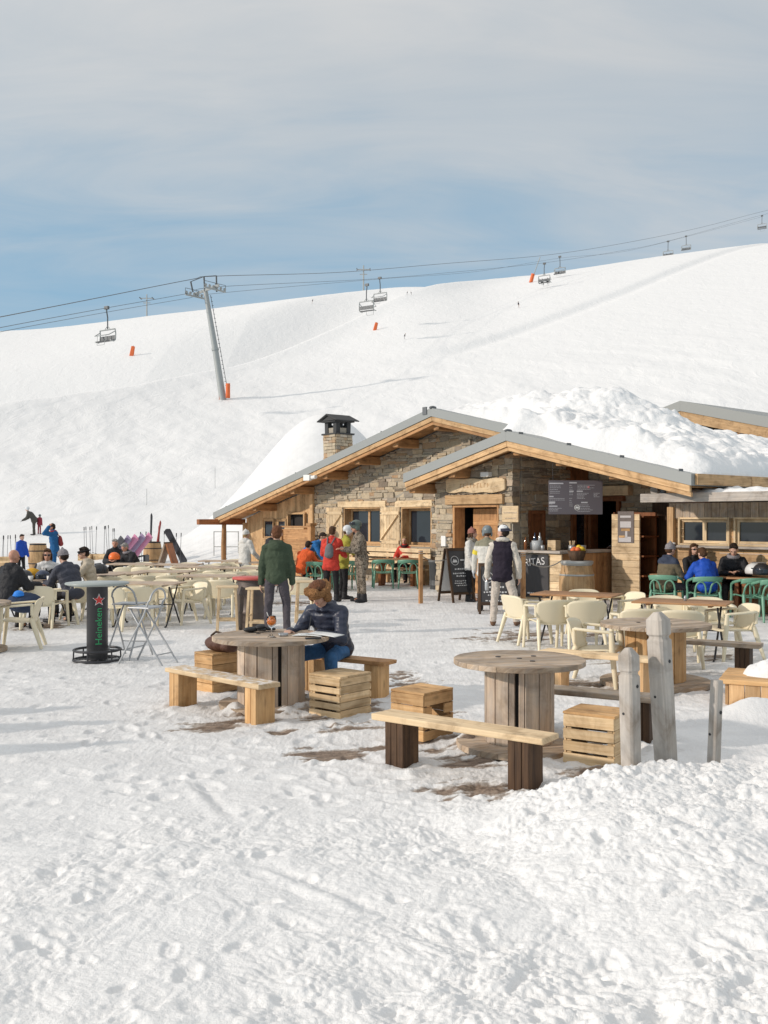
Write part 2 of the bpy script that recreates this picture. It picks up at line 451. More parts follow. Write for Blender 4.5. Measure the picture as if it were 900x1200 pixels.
PATCH=[(375,884,50,7),(235,852,40,5),(350,838,55,7),(405,850,55,5),(478,800,42,5),(450,792,50,5),(440,875,20,5),(575,922,62,13),(520,928,30,9),(700,905,40,6),
       (505,878,22,7),(560,868,50,9),(640,772,70,5),(615,742,55,4),(600,748,60,3),(700,800,60,5),(420,828,40,6),(520,835,30,4),(330,855,20,4),(560,890,60,6),(690,868,30,5),(680,742,60,3),(740,808,40,4),(300,842,60,5),(830,770,30,3),(45,733,40,4),(350,706,40,2)]
def bare_mask(x,d):
    m=np.zeros_like(x)
    for px,py,rx,ry in PATCH:
        X,D=G(px,py);ax=rx/F*D;ad=abs(G(px,py-ry)[1]-G(px,py+ry)[1])/2
        m=np.maximum(m,1-np.sqrt(((x-X)/ax)**2+((d-D)/ad)**2))
    m2=np.zeros_like(x)
    for px,py,rx,ry in PATCH:
        X,D=G(px,py);ax=1.5*rx/F*D;ad=1.9*abs(G(px,py-ry)[1]-G(px,py+ry)[1])/2
        m2=np.maximum(m2,1-np.sqrt(((x-X)/ax)**2+((d-D)/ad)**2))
    m2=np.clip(m2,0,1)
    xr=x*.94+d*.34;dr=-x*.34+d*.94                      # the deck boards under the snow run across, a little aslant
    n=fbm(xr*1.5,dr*6.5,5,2.03,.58)
    return np.clip((m2**.6*.95-.60+n*.72),0,1)*(m2>0)*1.9
def make_land():
    pys=np.concatenate([np.linspace(1420,880,620),np.linspace(879.4,648,300)])
    near=2127.5/(pys-YH)
    fr=np.geomspace(near[-1]*1.006,345,330)
    tail=np.array([360,390,430,500,600,800,1200.])
    back=np.array([-120,-60,-30,-15,-7,-3,-1,0,1,1.8])
    ds=np.concatenate([back,near,fr,tail])
    t=np.linspace(-1,1,1201);t=np.sign(t)*(np.abs(t)*.72+.28*np.abs(t)**3)
    Wd=np.sqrt((.60*np.maximum(ds,0))**2+ (5.2+.6*np.maximum(-ds,0))**2)
    X=t[None,:]*Wd[:,None];D=np.repeat(ds[:,None],len(t),1)
    Z=terrain(X,D)
    rf=np.random.RandomState(5)
    def pits(n,dlo,dhi,r0,r1,dep,xlim=.42):
        for _ in range(n):
            dd=1/rf.uniform(1/dhi,1/dlo);xx=rf.uniform(-xlim,xlim)*dd;r=rf.uniform(r0,r1);a=rf.uniform(0,np.pi);e=rf.uniform(1.2,2.4)
            i0,i1=np.searchsorted(ds,[dd-r*3.5,dd+r*3.5])
            if i1-i0<2: continue
            j0,j1=np.searchsorted(X[(i0+i1)//2],[xx-r*3.5,xx+r*3.5])
            if j1-j0<2: continue
            px=X[i0:i1,j0:j1]-xx;pd=D[i0:i1,j0:j1]-dd
            u=(px*np.cos(a)+pd*np.sin(a))/(r*e);v=(-px*np.sin(a)+pd*np.cos(a))/r
            q=np.sqrt(u*u+v*v)
            k=dep*rf.uniform(.5,1.3)
            Z[i0:i1,j0:j1]+=-k*sst(1.15,.55,q)+k*.45*np.exp(-((q-1.35)/.3)**2)
    pits(170,3.0,6.4,.025,.06,.009);pits(260,6.3,12,.05,.09,.012);pits(420,10,32,.06,.12,.010)
    for (cx,cd,r,w,h) in((-1.11,9.7,.43,.10,.10),(1.10,7.98,.43,.10,.09),(3.03,11.0,.52,.09,.05),(-3.74,12.8,.30,.06,.03)):
        i0,i1=np.searchsorted(ds,[cd-1,cd+1]);px=X[i0:i1]-cx;pd=D[i0:i1]-cd;rr=np.sqrt(px**2+pd**2);an=np.arctan2(pd,px)
        nn_=np.clip(pnoise(np.cos(an)*1.7+cx,np.sin(an)*1.7+cd)*2.2+.25+pnoise(px*6,pd*6)*.8,0,1)
        Z[i0:i1]+=h*nn_*np.exp(-((rr-r)/w)**2)*(1 if r>.35 else .6)
    for (cx,cd) in((-2.0,9.75),(-1.12,8.88),(.135,7.42),(.98,6.79),(-.415,9.33),(.325,8.38),(1.63,7.5),(-1.78,10.62),(-.09,10.2),(2.67,10.29),(1.93,10.81),(4.2,11.6),(2.2,8.2)):
        i0,i1=np.searchsorted(ds,[cd-.6,cd+.6]);px=X[i0:i1]-cx;pd=D[i0:i1]-cd;rr=np.sqrt(px**2+pd**2)
        Z[i0:i1]+=.035*np.clip(pnoise(px*7+cx,pd*7+cd)+.35,0,1)*np.exp(-((rr-.2)/.11)**2)
    bm_=bare_mask(X,D)*(Z<.2)
    bm_=np.clip(bm_,0,1);Z=Z-.016*np.sqrt(bm_)
    nr,nc=X.shape
    me=bpy.data.meshes.new('snow_ground')
    V=np.stack([X,D,Z],-1).reshape(-1,3)
    i=np.arange(nr-1)[:,None]*nc+np.arange(nc-1)[None,:]
    Q=np.stack([i,i+1,i+nc+1,i+nc],-1).reshape(-1,4)
    me.vertices.add(len(V));me.vertices.foreach_set('co',V.astype(np.float32).ravel())
    me.loops.add(Q.size);me.loops.foreach_set('vertex_index',Q.astype(np.int32).ravel())
    me.polygons.add(len(Q));me.polygons.foreach_set('loop_start',np.arange(0,Q.size,4,dtype=np.int32))
    me.polygons.foreach_set('use_smooth',np.ones(len(Q),bool))
    a=me.attributes.new('bare','FLOAT','POINT');a.data.foreach_set('value',bm_.astype(np.float32).ravel())
    me.update(calc_edges=True);me.validate()
    o=bpy.data.objects.new('snow_ground',me);COL.objects.link(o)
    m,nt,b=newmat('snow_ground')
    pos=coord(nt,'Position')
    sp=nd(nt,'ShaderNodeSeparateXYZ');nt.links.new(pos,sp.inputs[0])
    ter=ramp(nt,mth(nt,'DIVIDE',sp.outputs[1],100),[(.055,(0,0,0)),(.085,(1,1,1)),(.36,(1,1,1)),(.5,(0,0,0))])
    n=noise(nt,pos,2.2,5,.6)
    pk=mix(nt,ramp(nt,n,[(.36,(0,0,0)),(.66,(1,1,1))]),(.68,.675,.67),(.80,.795,.785))
    sn=mix(nt,ter,(.815,.81,.80),pk)
    wd=ramp(nt,noise(nt,coord(nt,'Position',(3,14,1)),2.0,5,.6),[(.3,(.06,.042,.031)),(.5,(.20,.14,.10)),(.7,(.37,.29,.22))])
    bare=attr(nt,'bare')
    bn=mth(nt,'ADD',bare,mth(nt,'MULTIPLY',mth(nt,'SUBTRACT',noise(nt,coord(nt,'Position',(1,2.6,1)),15,5,.7),.5),.55))
    bn=mth(nt,'MULTIPLY',bn,ramp(nt,bare,[(.0,(0,0,0)),(.10,(1,1,1))]))
    slush=mix(nt,ramp(nt,bn,[(.02,(0,0,0)),(.22,(1,1,1))]),sn,(.50,.46,.42))
    c=mix(nt,ramp(nt,bn,[(.14,(0,0,0)),(.46,(.92,.92,.92))]),slush,wd)
    nt.links.new(c,b.inputs['Base Color'])
    b.inputs['Roughness'].default_value=.62;b.inputs['Specular IOR Level'].default_value=.25
    nearf=ramp(nt,mth(nt,'DIVIDE',sp.outputs[1],100),[(.12,(1,1,1)),(.5,(.25,.25,.25))])
    h1=noise(nt,pos,13,6,.66,0);h2=noise(nt,pos,55,4,.7)
    p=bump(nt,b,mth(nt,'MULTIPLY',h1,nearf),.34,.035)
    p=bump(nt,b,mth(nt,'MULTIPLY',h2,nearf),.55,.012,p)
    farf=ramp(nt,mth(nt,'DIVIDE',sp.outputs[1],100),[(.45,(0,0,0)),(.7,(1,1,1))])
    tr=noise(nt,coord(nt,'Position',(.30,.12,.3)),2.0,6,.62,.9)
    bump(nt,b,mth(nt,'MULTIPLY',tr,farf),.34,.5,p)
    me.materials.append(m)
    struct(o);return o
make_land()
# ================================================================ shared materials
M={}
M['pine']=wood('pine',(.43,.25,.115),(.69,.46,.25),.7,.22,.55)
M['pine_light']=wood('pine_light',(.56,.40,.23),(.77,.60,.39),.7,.2,.5)
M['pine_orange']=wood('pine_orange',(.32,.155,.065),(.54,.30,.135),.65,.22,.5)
M['larch_red']=wood('larch_red',(0.180,0.066,0.026),(0.336,0.132,0.054),.6,.25,.3)
M['wood_dark']=wood('wood_dark',(.035,.020,.013),(.115,.065,.035),.7,.3,.2)
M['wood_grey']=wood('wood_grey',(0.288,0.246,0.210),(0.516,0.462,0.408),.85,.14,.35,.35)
M['wood_brown_grey']=wood('wood_brown_grey',(.28,.20,.14),(.53,.42,.31),.82,.25,.45,.4)
M['drum_board']=wood('drum_board',(.37,.275,.205),(.60,.485,.375),.82,.22,.35,.3)
M['post_grey']=wood('post_grey',(.34,.30,.26),(.55,.505,.455),.9,.1,.55,.4,30,.5)
M['table_brown']=wood('table_brown',(.22,.105,.045),(.40,.22,.11),.5,.2,.2)
M['table_worn']=wood('table_worn',(0.357,0.247,0.163),(0.578,0.452,0.336),.6,.15,.2,.4)
M['crate_wood']=wood('crate_wood',(0.454,0.292,0.140),(0.713,0.540,0.335),.75,.22,.45)
M['crate_orange']=wood('crate_orange',(0.440,0.237,0.094),(0.682,0.440,0.220),.72,.2,.5)
M['barrel']=wood('barrel_oak',(.34,.20,.09),(.52,.34,.18),.65,.12,.2,0,14)
M['roof_metal']=plain('roof_metal',(.30,.305,.29),.55,.0,.06,2,spec=.4)
M['roof_edge']=plain('roof_edge',(.30,.31,.30),.5,0,.05,1.5)
M['steel']=plain('steel_grey',(.42,.43,.44),.42,.55,.06,8)
M['galv']=plain('galvanised',(.42,.42,.40),.5,.3,.1,10)
M['black_metal']=plain('black_metal',(.035,.035,.04),.45,.2,.1,10)
M['grey_bin']=plain('bin_grey',(.13,.135,.14),.5,0,.1,5)
M['white']=plain('white_paint',(.78,.77,.74),.6,0,.04,5)
M['cream']=plain('cream_plastic',(.78,.69,.50),.42,0,.05,4,spec=.45)
M['green']=plain('green_plastic',(.135,.30,.205),.4,0,.08,4,spec=.45)
M['glass_dark']=plain('window_glass',(.022,.028,.038),.07,0,.5,1.2,spec=.6)
M['inner_shade']=plain('painted_inner_shade',(.02,.017,.015),.8,0,.3,3)  # near-black colour stands in for the shade inside rooms and hollows
M['chalk']=plain('chalkboard',(.045,.043,.045),.7,0,.15,3)
M['chalk_text']=plain('chalk_text',(.62,.61,.6),.8,0,.1,20)
M['menu_bg']=plain('menu_panel',(.135,.115,.125),.5,0,.05,3)
M['menu_txt']=plain('menu_print',(.55,.53,.54),.6,0,.1,30)
M['rubber']=plain('rubber_black',(.02,.02,.022),.6,0,.1,10)
M['orange_pad']=plain('orange_pad',(.72,.15,.04),.6,0,.1,4)
def snow_mat():
    m,nt,b=newmat('roof_snow');pos=coord(nt,'Position')
    n=noise(nt,pos,3,5,.6)
    nt.links.new(mix(nt,n,(.78,.775,.77),(.84,.835,.825)),b.inputs['Base Color'])
    b.inputs['Roughness'].default_value=.65;b.inputs['Specular IOR Level'].default_value=.2
    p=bump(nt,b,noise(nt,pos,7,6,.62),.5,.06);bump(nt,b,noise(nt,pos,36,3,.6),.3,.012,p);return m
M['snow']=snow_mat()
def stone_mat():
    m,nt,b=newmat('field_stone');t=attr(nt,'tone')
    c=ramp(nt,t,[(0,(.25,.20,.155)),(.18,(.43,.355,.26)),(.36,(.51,.425,.31)),(.52,(.32,.275,.225)),(.66,(.58,.48,.34)),(.8,(.42,.32,.21)),(.92,(.44,.29,.175)),(1,(.60,.53,.43))])
    pos=coord(nt,'Object')
    n=noise(nt,pos,9,6,.65);n2=noise(nt,pos,42,4,.6)
    f=mth(nt,'ADD',mth(nt,'MULTIPLY',n,.75),mth(nt,'MULTIPLY',n2,.45))
    f=mth(nt,'ADD',f,.38)
    nt.links.new(mix(nt,1.0,c,mk_rgb(nt,f),'MULTIPLY'),b.inputs['Base Color'])
    b.inputs['Roughness'].default_value=.9;b.inputs['Specular IOR Level'].default_value=.2
    p=bump(nt,b,n,.8,.04);bump(nt,b,n2,.5,.012,p);return m
M['stone']=stone_mat()
M['mortar']=plain('mortar',(.36,.32,.26),.95,0,.2,20,.4,80)
# ---------------------------------------------------------------- writing
def text_mesh(name,body,size,mat,parent,T,depth=.003,align='CENTER'):
    cu=bpy.data.curves.new(name,'FONT');cu.body=body;cu.size=size;cu.extrude=depth;cu.align_x=align;cu.align_y='CENTER'
    t=bpy.data.objects.new(name,cu);COL.objects.link(t)
    dg=bpy.context.evaluated_depsgraph_get();dg.update()
    me=bpy.data.meshes.new_from_object(t.evaluated_get(dg));bpy.data.objects.remove(t);bpy.data.curves.remove(cu)
    me.name=name;me.materials.clear();me.materials.append(mat)
    return me
def place_mesh(name,me,parent,T):
    o=bpy.data.objects.new(name,me);COL.objects.link(o);o.parent=parent;o.matrix_local=T;return o
def print_lines(mb,x0,x1,z0,z1,rows,y,h,fill=(.5,1),gap=.0,T=None):
    """rows of small unreadable print, as short raised bars on a plane facing -y"""
    for i in range(rows):
        z=z1-(i+.5)*(z1-z0)/rows;x=x0;e=x0+(x1-x0)*random.uniform(*fill)
        while x<e:
            L=min(random.uniform(.012,.05)*(1 if h<.02 else 2),e-x)
            mb.box((x+L/2,y,z),(L*.86,.002,h));x+=L+h*.4
# ================================================================ the mountain hut (local -y looks out of the front)
TH=R(50);cT,sT=math.cos(TH),math.sin(TH);HO=(2.73,22.0)
def BL(px,py,y):
    r=(px-450)/F;u=(r*(HO[1]+cT*y)-HO[0]-sT*y)/(cT+sT*r);d=HO[1]-sT*u+cT*y
    return u,H-(py-YH)*d/F
def BU(px,y): return BL(px,600,y)[0]
def SIDE(px,u):
    r=(px-450)/F;return (r*(HO[1]-sT*u)-HO[0]-cT*u)/(sT-cT*r)
hut=thing('mountain_hut','stone and timber mountain hut with a bar and deep snow on its roof','hut',(HO[0],HO[1],0),-TH)
SL=.24;ZP=3.825
def ztop(u): return 4.79-SL*abs(u+4.02)
def zpor(u): return ZP-SL*abs(u)
RT=.22
# --- roof slabs
def slab(mb,u0,u1,y0,y1,zf,th,tone=None):
    P=[(u0,y0,zf(u0)),(u1,y0,zf(u1)),(u1,y0,zf(u1)-th),(u0,y0,zf(u0)-th)]
    mb.prism(P,(0,y1-y0,0),tone)
mb=MB();slab(mb,-15.35,-4.02,1.43,13,ztop,RT,.5);mb.build('roof',M['roof_edge'],hut)
mb=MB();slab(mb,-4.02,-.002,1.43,13,ztop,RT,.5);slab(mb,0,4.71,0,13,zpor,RT,.5);mb.build('roof',M['roof_edge'],hut)
mb=MB();slab(mb,-3.5,-.002,0,2.6,zpor,RT,.5);mb.build('roof',M['roof_edge'],hut)
mb=MB()
for u in np.arange(.4,4.6,1.35): mb.box((u,.06,zpor(u)+.02),(.012,.14,.05))
for u in np.arange(-14.5,-4.4,2.1): mb.box((u,1.5,ztop(u)+.01),(.012,.14,.03))
mb.ball((-4.02,1.5,4.80),(.07,.12,.05));mb.ball((0,.08,3.83),(.06,.12,.04))
mb.box((-4.25,1.42,4.73),(.16,.03,.2))
mb.build('ridge_cap',M['grey_bin'],hut)
# --- rake boards (two steps of pine under the metal edge)
def rake(u0,u1,y,zf,off,h,th,mat,name='rake_board'):
    mb=MB();n=max(1,int(abs(u1-u0)/3.4))
    for i in range(n):
        a=u0+(u1-u0)*i/n;b=u0+(u1-u0)*(i+1)/n
        P=[(a,y,zf(a)-off),(b,y,zf(b)-off),(b,y,zf(b)-off-h),(a,y,zf(a)-off-h)]
        mb.prism(P,(0,th,0))
    return mb.build(name,M[mat],hut,bevel=.006)
for (a,b,y,zf) in((-15.3,-4.02,1.43,ztop),(-4.015,-.6,1.43,ztop),(-3.47,-.003,0,zpor),(.003,4.66,0,zpor)):
    rake(a,b,y+.03,zf,RT+.004,.13,.06,'pine')
    rake(a,b,y+.07,zf,RT+.138,.085,.06,'pine_orange' if a<-4 else 'pine')
# soffit planks
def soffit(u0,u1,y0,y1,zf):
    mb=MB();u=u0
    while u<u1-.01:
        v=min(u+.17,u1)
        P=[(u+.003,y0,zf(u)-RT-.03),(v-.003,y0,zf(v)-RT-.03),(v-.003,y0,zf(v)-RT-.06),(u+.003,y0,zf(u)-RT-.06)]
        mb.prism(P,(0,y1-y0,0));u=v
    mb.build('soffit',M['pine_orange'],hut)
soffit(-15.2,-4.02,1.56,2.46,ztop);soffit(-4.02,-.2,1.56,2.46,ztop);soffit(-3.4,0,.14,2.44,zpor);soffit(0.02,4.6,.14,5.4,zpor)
# eave board along the right side of the porch roof
mb=MB();
for k in range(4): mb.box((4.71+.035,.12+1.95*k+.96,zpor(4.71)-.10),(.06,1.93,.21))
mb.build('eave_board',M['pine'],hut,bevel=.006)
# --- purlins
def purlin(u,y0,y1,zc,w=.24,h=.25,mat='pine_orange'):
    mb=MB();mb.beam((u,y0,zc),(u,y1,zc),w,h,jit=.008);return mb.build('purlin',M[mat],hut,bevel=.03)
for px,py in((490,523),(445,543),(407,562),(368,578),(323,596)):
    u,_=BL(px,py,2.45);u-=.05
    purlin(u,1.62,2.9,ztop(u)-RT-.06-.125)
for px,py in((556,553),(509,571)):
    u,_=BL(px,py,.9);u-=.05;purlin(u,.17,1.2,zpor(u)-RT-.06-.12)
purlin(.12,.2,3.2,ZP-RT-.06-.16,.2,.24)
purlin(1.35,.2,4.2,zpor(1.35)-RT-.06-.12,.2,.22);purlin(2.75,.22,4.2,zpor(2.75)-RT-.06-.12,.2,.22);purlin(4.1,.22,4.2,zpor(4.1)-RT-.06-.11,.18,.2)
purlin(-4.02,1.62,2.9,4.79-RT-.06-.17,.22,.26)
# --- stone walls built stone by stone
def stones(name,u0,u1,z0,ztopf,y,holes,thick=.22,axis='u',hmin=.06,hmax=.17,dense=1.0):
    """axis u: wall facing -y at depth y; axis y: wall facing +u at u=y running along y from u0 to u1"""
    mb=MB();z=z0
    def put(a,b,za,zb,tone):
        cz=(za+zb)/2;c=(a+b)/2;pr=random.uniform(0,.04)
        j=min(.02,(b-a)*.1,(zb-za)*.2)
        if axis=='u': mb.box((c,y+thick/2-pr/2,cz),(b-a,thick+pr,zb-za),tone=tone,jit=j)
        else: mb.box((y-thick/2+pr/2,c,cz),(thick+pr,b-a,zb-za),tone=tone,jit=j)
    while z<5:
        h=random.uniform(hmin,hmax);x=u0+random.uniform(-.2,0);any_=False
        while x<u1:
            wd=random.uniform(.10,.42)*(.7+1.6*h/.2*.5);a=max(x,u0);b=min(x+wd,u1);x+=wd
            if b-a<.05: continue
            sub=[(z,z+h)] if random.random()>.22 else [(z,z+h*random.uniform(.4,.6))]
            if sub[0][1]<z+h-.01: sub.append((sub[0][1],z+h))
            for (za,zb) in sub:
                lim=min(ztopf(a),ztopf(b))
                if za>lim-.03: continue
                zb2=min(zb,lim);any_=True
                segs=[(a,b)]
                for (ha,hb,hz0,hz1) in holes:
                    if zb2<=hz0+.01 or za>=hz1-.01: continue
                    ns=[]
                    for (p,q) in segs:
                        if q<=ha or p>=hb: ns.append((p,q));continue
                        if p<ha: ns.append((p,ha))
                        if q>hb: ns.append((hb,q))
                    segs=ns
                for (p,q) in segs:
                    if q-p>.045 and zb2-za>.03: put(p+.004,q-.004,za+.003,zb2-.003,random.random())
        z+=h
        if not any_ and z>z0+1: break
    o=mb.build(name,M['stone'],hut,bevel=.016)
    # mortar core behind the stones, split round the openings
    mm=MB();zs=sorted({z0,5.0,*[h[2] for h in holes],*[h[3] for h in holes]})
    for za,zb in zip(zs[:-1],zs[1:]):
        cuts=sorted([(max(h[0],u0),min(h[1],u1)) for h in holes if h[2]<=za+.001 and h[3]>=zb-.001])
        x=u0+.02;segs=[]
        for (p,q) in cuts:
            if p>x: segs.append((x,p))
            x=max(x,q)
        if x<u1-.02: segs.append((x,u1-.02))
        for p,q in segs:
            n=max(1,int((q-p)/.25))
            for i in range(n):
                a=p+(q-p)*i/n;b=p+(q-p)*(i+1)/n
                ta=min(zb,ztopf(a)-.02);tb=min(zb,ztopf(b)-.02)
                if max(ta,tb)<=za: continue
                ta=max(ta,za+.001);tb=max(tb,za+.001)
                if axis=='u': P=[(a,y+.006,za),(b,y+.006,za),(b,y+.006,tb),(a,y+.006,ta)];E=(0,thick+.03,0)
                else: P=[(y-.006,a,za),(y-.006,b,za),(y-.006,b,tb),(y-.006,a,ta)];E=(-thick-.03,0,0)
                mm.prism(P,E)
    mm.build('mortar',M['mortar'],o)
    return o
WY=2.45;PY=.72
U=lambda px:BU(px,WY)
top_main=lambda u:ztop(u)-RT-.07
top_por=lambda u:zpor(u)-RT-.07
win1=(U(403),U(446.5),1.04,2.2);win2=(U(470.5),U(506),1.06,2.19)
stones('stone_wall',U(367),-2.9,-.1,top_main,WY,[win1,win2])
door=(BU(531,PY),BU(585,PY),-.2,2.19)
stones('stone_wall',BU(511,PY),-.43,-.1,top_por,PY,[door])
bar_win=(SIDE(619,-.43),SIDE(638,-.43),1.0,2.05);jamb_y=SIDE(668,-.43)
stones('stone_wall',PY+.26,jamb_y,-.1,lambda y:ZP-RT-.07,-.43,[bar_win],axis='y')
BY=3.45
serve=(BU(692,BY),BU(728,BY),1.12,2.28)
stones('stone_wall',-.40,2.75,-.1,top_por,BY,[serve])
# --- timber: windows, shutters, lintels
def window(u0,u1,z0,z1,y,mull=(),reveal=.32,fr=.07,wood_='pine',name='window',left_jamb=True,sill=True):
    mb=MB()
    mb.box((u0+.02,y+reveal/2-.01,(z0+z1)/2),(.04,reveal,z1-z0));mb.box((u1-.02,y+reveal/2-.01,(z0+z1)/2),(.04,reveal,z1-z0))
    mb.box(((u0+u1)/2,y+reveal/2-.01,z1-.02),(u1-u0-.084,reveal,.04));mb.box(((u0+u1)/2,y+reveal/2-.01,z0+.02),(u1-u0-.084,reveal,.04))
    fy=y+reveal-.05
    a,b,c,d=u0+.044,u1-.044,z0+.044,z1-.044
    mb.box((a+fr/2,fy,(c+d)/2),(fr,.05,d-c));mb.box((b-fr/2,fy,(c+d)/2),(fr,.05,d-c))
    mb.box(((a+b)/2,fy,d-fr/2),(b-a-2*fr-.004,.05,fr));mb.box(((a+b)/2,fy,c+fr/2),(b-a-2*fr-.004,.05,fr))
    for m_ in mull: mb.box((u0+(u1-u0)*m_,fy,(c+d)/2),(.09,.046,d-c-2*fr-.004))
    o=mb.build(name,M[wood_],hut,bevel=.004)
    g=MB();g.box(((a+b)/2,fy+.012,(c+d)/2),(b-a-.02,.008,d-c-.02));g.build('pane',M['glass_dark'],o)
    return o
window(*win1,WY,(.52,));window(*win2,WY)
for (a,b,z) in((U(397),U(453),win1[3]),(U(464),U(507.5),win2[3])):
    mb=MB();mb.box(((a+b)/2,WY+.1,z+.095),(b-a,.3,.185),jit=.006);mb.build('lintel',M['pine_light'],hut,bevel=.012)
def shutter(a,b,z0,z1,y,diag=True):
    mb=MB();n=max(2,int((b-a)/.14));w_=(b-a)/n
    for i in range(n): mb.box((a+w_*(i+.5),y-.03,(z0+z1)/2),(w_-.006,.028,z1-z0))
    for z in (z0+.17,z1-.17): mb.box(((a+b)/2,y-.06,z),(b-a-.03,.026,.1))
    if diag: mb.beam((a+.06,y-.06,z0+.24),(b-.06,y-.06,z1-.24),.024,.085,(0,-1,0) if False else (0,1,0))
    o=mb.build('shutter',M['pine_light'],hut,bevel=.003)
    h=MB();h.box((a+.05,y-.078,z1-.17),(.07,.01,.03));h.box((a+.05,y-.078,z0+.17),(.07,.01,.03));h.build('hinge',M['black_metal'],o)
shutter(U(383.5),U(402.3),1.04,2.2,WY);shutter(U(447),U(469.5),1.0,2.19,WY)
# --- the entrance
mb=MB()
a,b,_,zt=door
mb.box((a+.035,PY+.16,zt/2),(.07,.36,zt));mb.box((b-.03,PY+.16,zt/2),(.06,.36,zt));mb.box(((a+b)/2,PY+.16,zt-.03),(b-a-.134,.36,.06))
fr=mb.build('door_frame',M['pine_orange'],hut,bevel=.006)
dl=MB();xm=BU(558,PY+.5)
n=6
for i in range(n):
    w_=(b-.06-xm)/n;dl.box((xm+w_*(i+.5),PY+.42,zt/2-.04),(w_-.004,.05,zt-.1))
dl.box(((xm+b-.06)/2,PY+.39,1.75),(b-xm-.1,.02,.12));dl.box(((xm+b-.06)/2,PY+.39,.35),(b-xm-.1,.02,.12))
dd=dl.build('door',M['pine_orange'],hut,bevel=.003)
h=MB();h.tube([(xm+.06,PY+.36,1.0),(xm+.06,PY+.30,1.0),(xm+.18,PY+.30,1.0)],.012);h.build('handle',M['black_metal'],dd)
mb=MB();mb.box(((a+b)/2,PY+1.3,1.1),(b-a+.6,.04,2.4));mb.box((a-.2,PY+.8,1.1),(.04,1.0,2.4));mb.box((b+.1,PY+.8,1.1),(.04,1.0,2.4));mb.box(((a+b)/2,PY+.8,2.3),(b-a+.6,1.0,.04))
mb.build('hallway',M['inner_shade'],hut)  # hallway walls coloured near-black for the indoor shade
mb=MB();a2,b2=BU(524.5,PY),BU(592,PY)
mb.box(((a2+b2)/2,PY+.06,zt+.125),(b2-a2,.32,.235),jit=.005);mb.build('lintel',M['pine'],hut,bevel=.012)
sg=MB();a3,b3=BU(523,PY-.08),BU(592,PY-.08)
up=[];lo=[]
for i in range(25):
    t=i/24;u=a3+(b3-a3)*t
    up.append((u,PY-.10,2.80+.018*math.sin(5*t+1)+.012*math.sin(17*t)+(.02 if 0<i<24 else -.02)))
    lo.append((u,PY-.10,2.485+.014*math.sin(7*t)+.014*math.sin(19*t+2)+(0 if 0<i<24 else .03)))
sg.prism(up+lo[::-1],(0,.075,0));sgo=sg.build('carved_board',M['pine_light'],hut,bevel=.012)
ct=MB()
for i in range(9):
    u=a3+.52+i*.115
    ct.box((u,PY-.102,2.65),(.012,.006,.10));ct.box((u+.03,PY-.102,2.65+random.choice((-.045,0,.045))),(.05,.006,.011))
ct.build('carving',M['pine_orange'],sgo)
cb=MB();pts=[]
for i in range(60):
    t=i/59;pts.append((a3+(b3-a3+.05)*t,PY-.06,2.455+.022*math.sin(t*41)+.02*math.sin(t*13)))
cb.tube(pts,.008,5);cb.build('cable',M['rubber'],hut)
pl=MB();q0,z1=BL(589.5,593,PY-.03);q1,z0=BL(608.5,612,PY-.03)
pl.box(((q0+q1)/2,PY-.05,(z0+z1)/2),(q1-q0,.03,z1-z0));plo=pl.build('wall_plaque',M['pine_light'],hut,bevel=.004)
pt=MB()
for (zz_,L) in((.60,.8),(.56,.72),(.26,.66),(.22,.6)):
    x=(q0+q1)/2-(q1-q0)*L/2;e=(q0+q1)/2+(q1-q0)*L/2
    while x<e: l=random.uniform(.015,.04);pt.box((x+l/2,PY-.066,z0+(z1-z0)*zz_),(l*.8,.003,.017));x+=l+.008
pt.build('lettering',M['wood_brown_grey'],plo)
mb=MB();u_,z_=BL(573,556,PY);mb.box((u_,PY-.09,z_),(.26,.16,.12));mb.build('wall_lamp',M['white'],hut,bevel=.02)
mb=MB();u_,z_=BL(521.5,634,PY);mb.box((u_,PY-.04,z_),(.16,.05,.26));mb.build('notice',M['white'],hut,bevel=.003)
mb=MB();u_,z_=BL(370,560,1.6);mb.box((u_-.1,1.36,z_),(.32,.1,.18));mb.tube([(u_+.08,1.4,z_),(u_+.28,1.4,z_+.02)],.06,8);mb.build('floodlight',M['white'],hut,bevel=.01)
# --- left timber bay
tb=MB();u0,u1=U(288.5),U(367)
wl=[(U(308),U(321),1.15,1.86),(U(324),U(335.5),1.15,1.86),(U(338),U(358.5),1.56,2.0)]
u=u0
while u<u1:
    v=min(u+.15,u1);c=(u+v)/2;spans=[(-.1,top_main(u)-.02)]
    for (ha,hb,h0,h1) in wl:
        if v>ha+.02 and u<hb-.02: spans=[(-.1,h0),(h1,top_main(u)-.02)]
    for s0,s1 in spans: tb.box((c,WY+.03,(s0+s1)/2),(v-u-.006,.05,s1-s0))
    u=v
tb.box((u1+.02,WY-.02,(top_main(u1)-.1)/2),(.16,.16,top_main(u1)));tb.box((u0,WY-.02,.85),(.16,.16,1.72))
tb.build('timber_wall',M['pine'],hut,bevel=.003)
mb=MB()
for k in range(14): mb.box((u0-.02,WY+.3+k*.16+.05,.9),(.05,.154,1.9))
mb.build('timber_wall',M['pine'],hut)
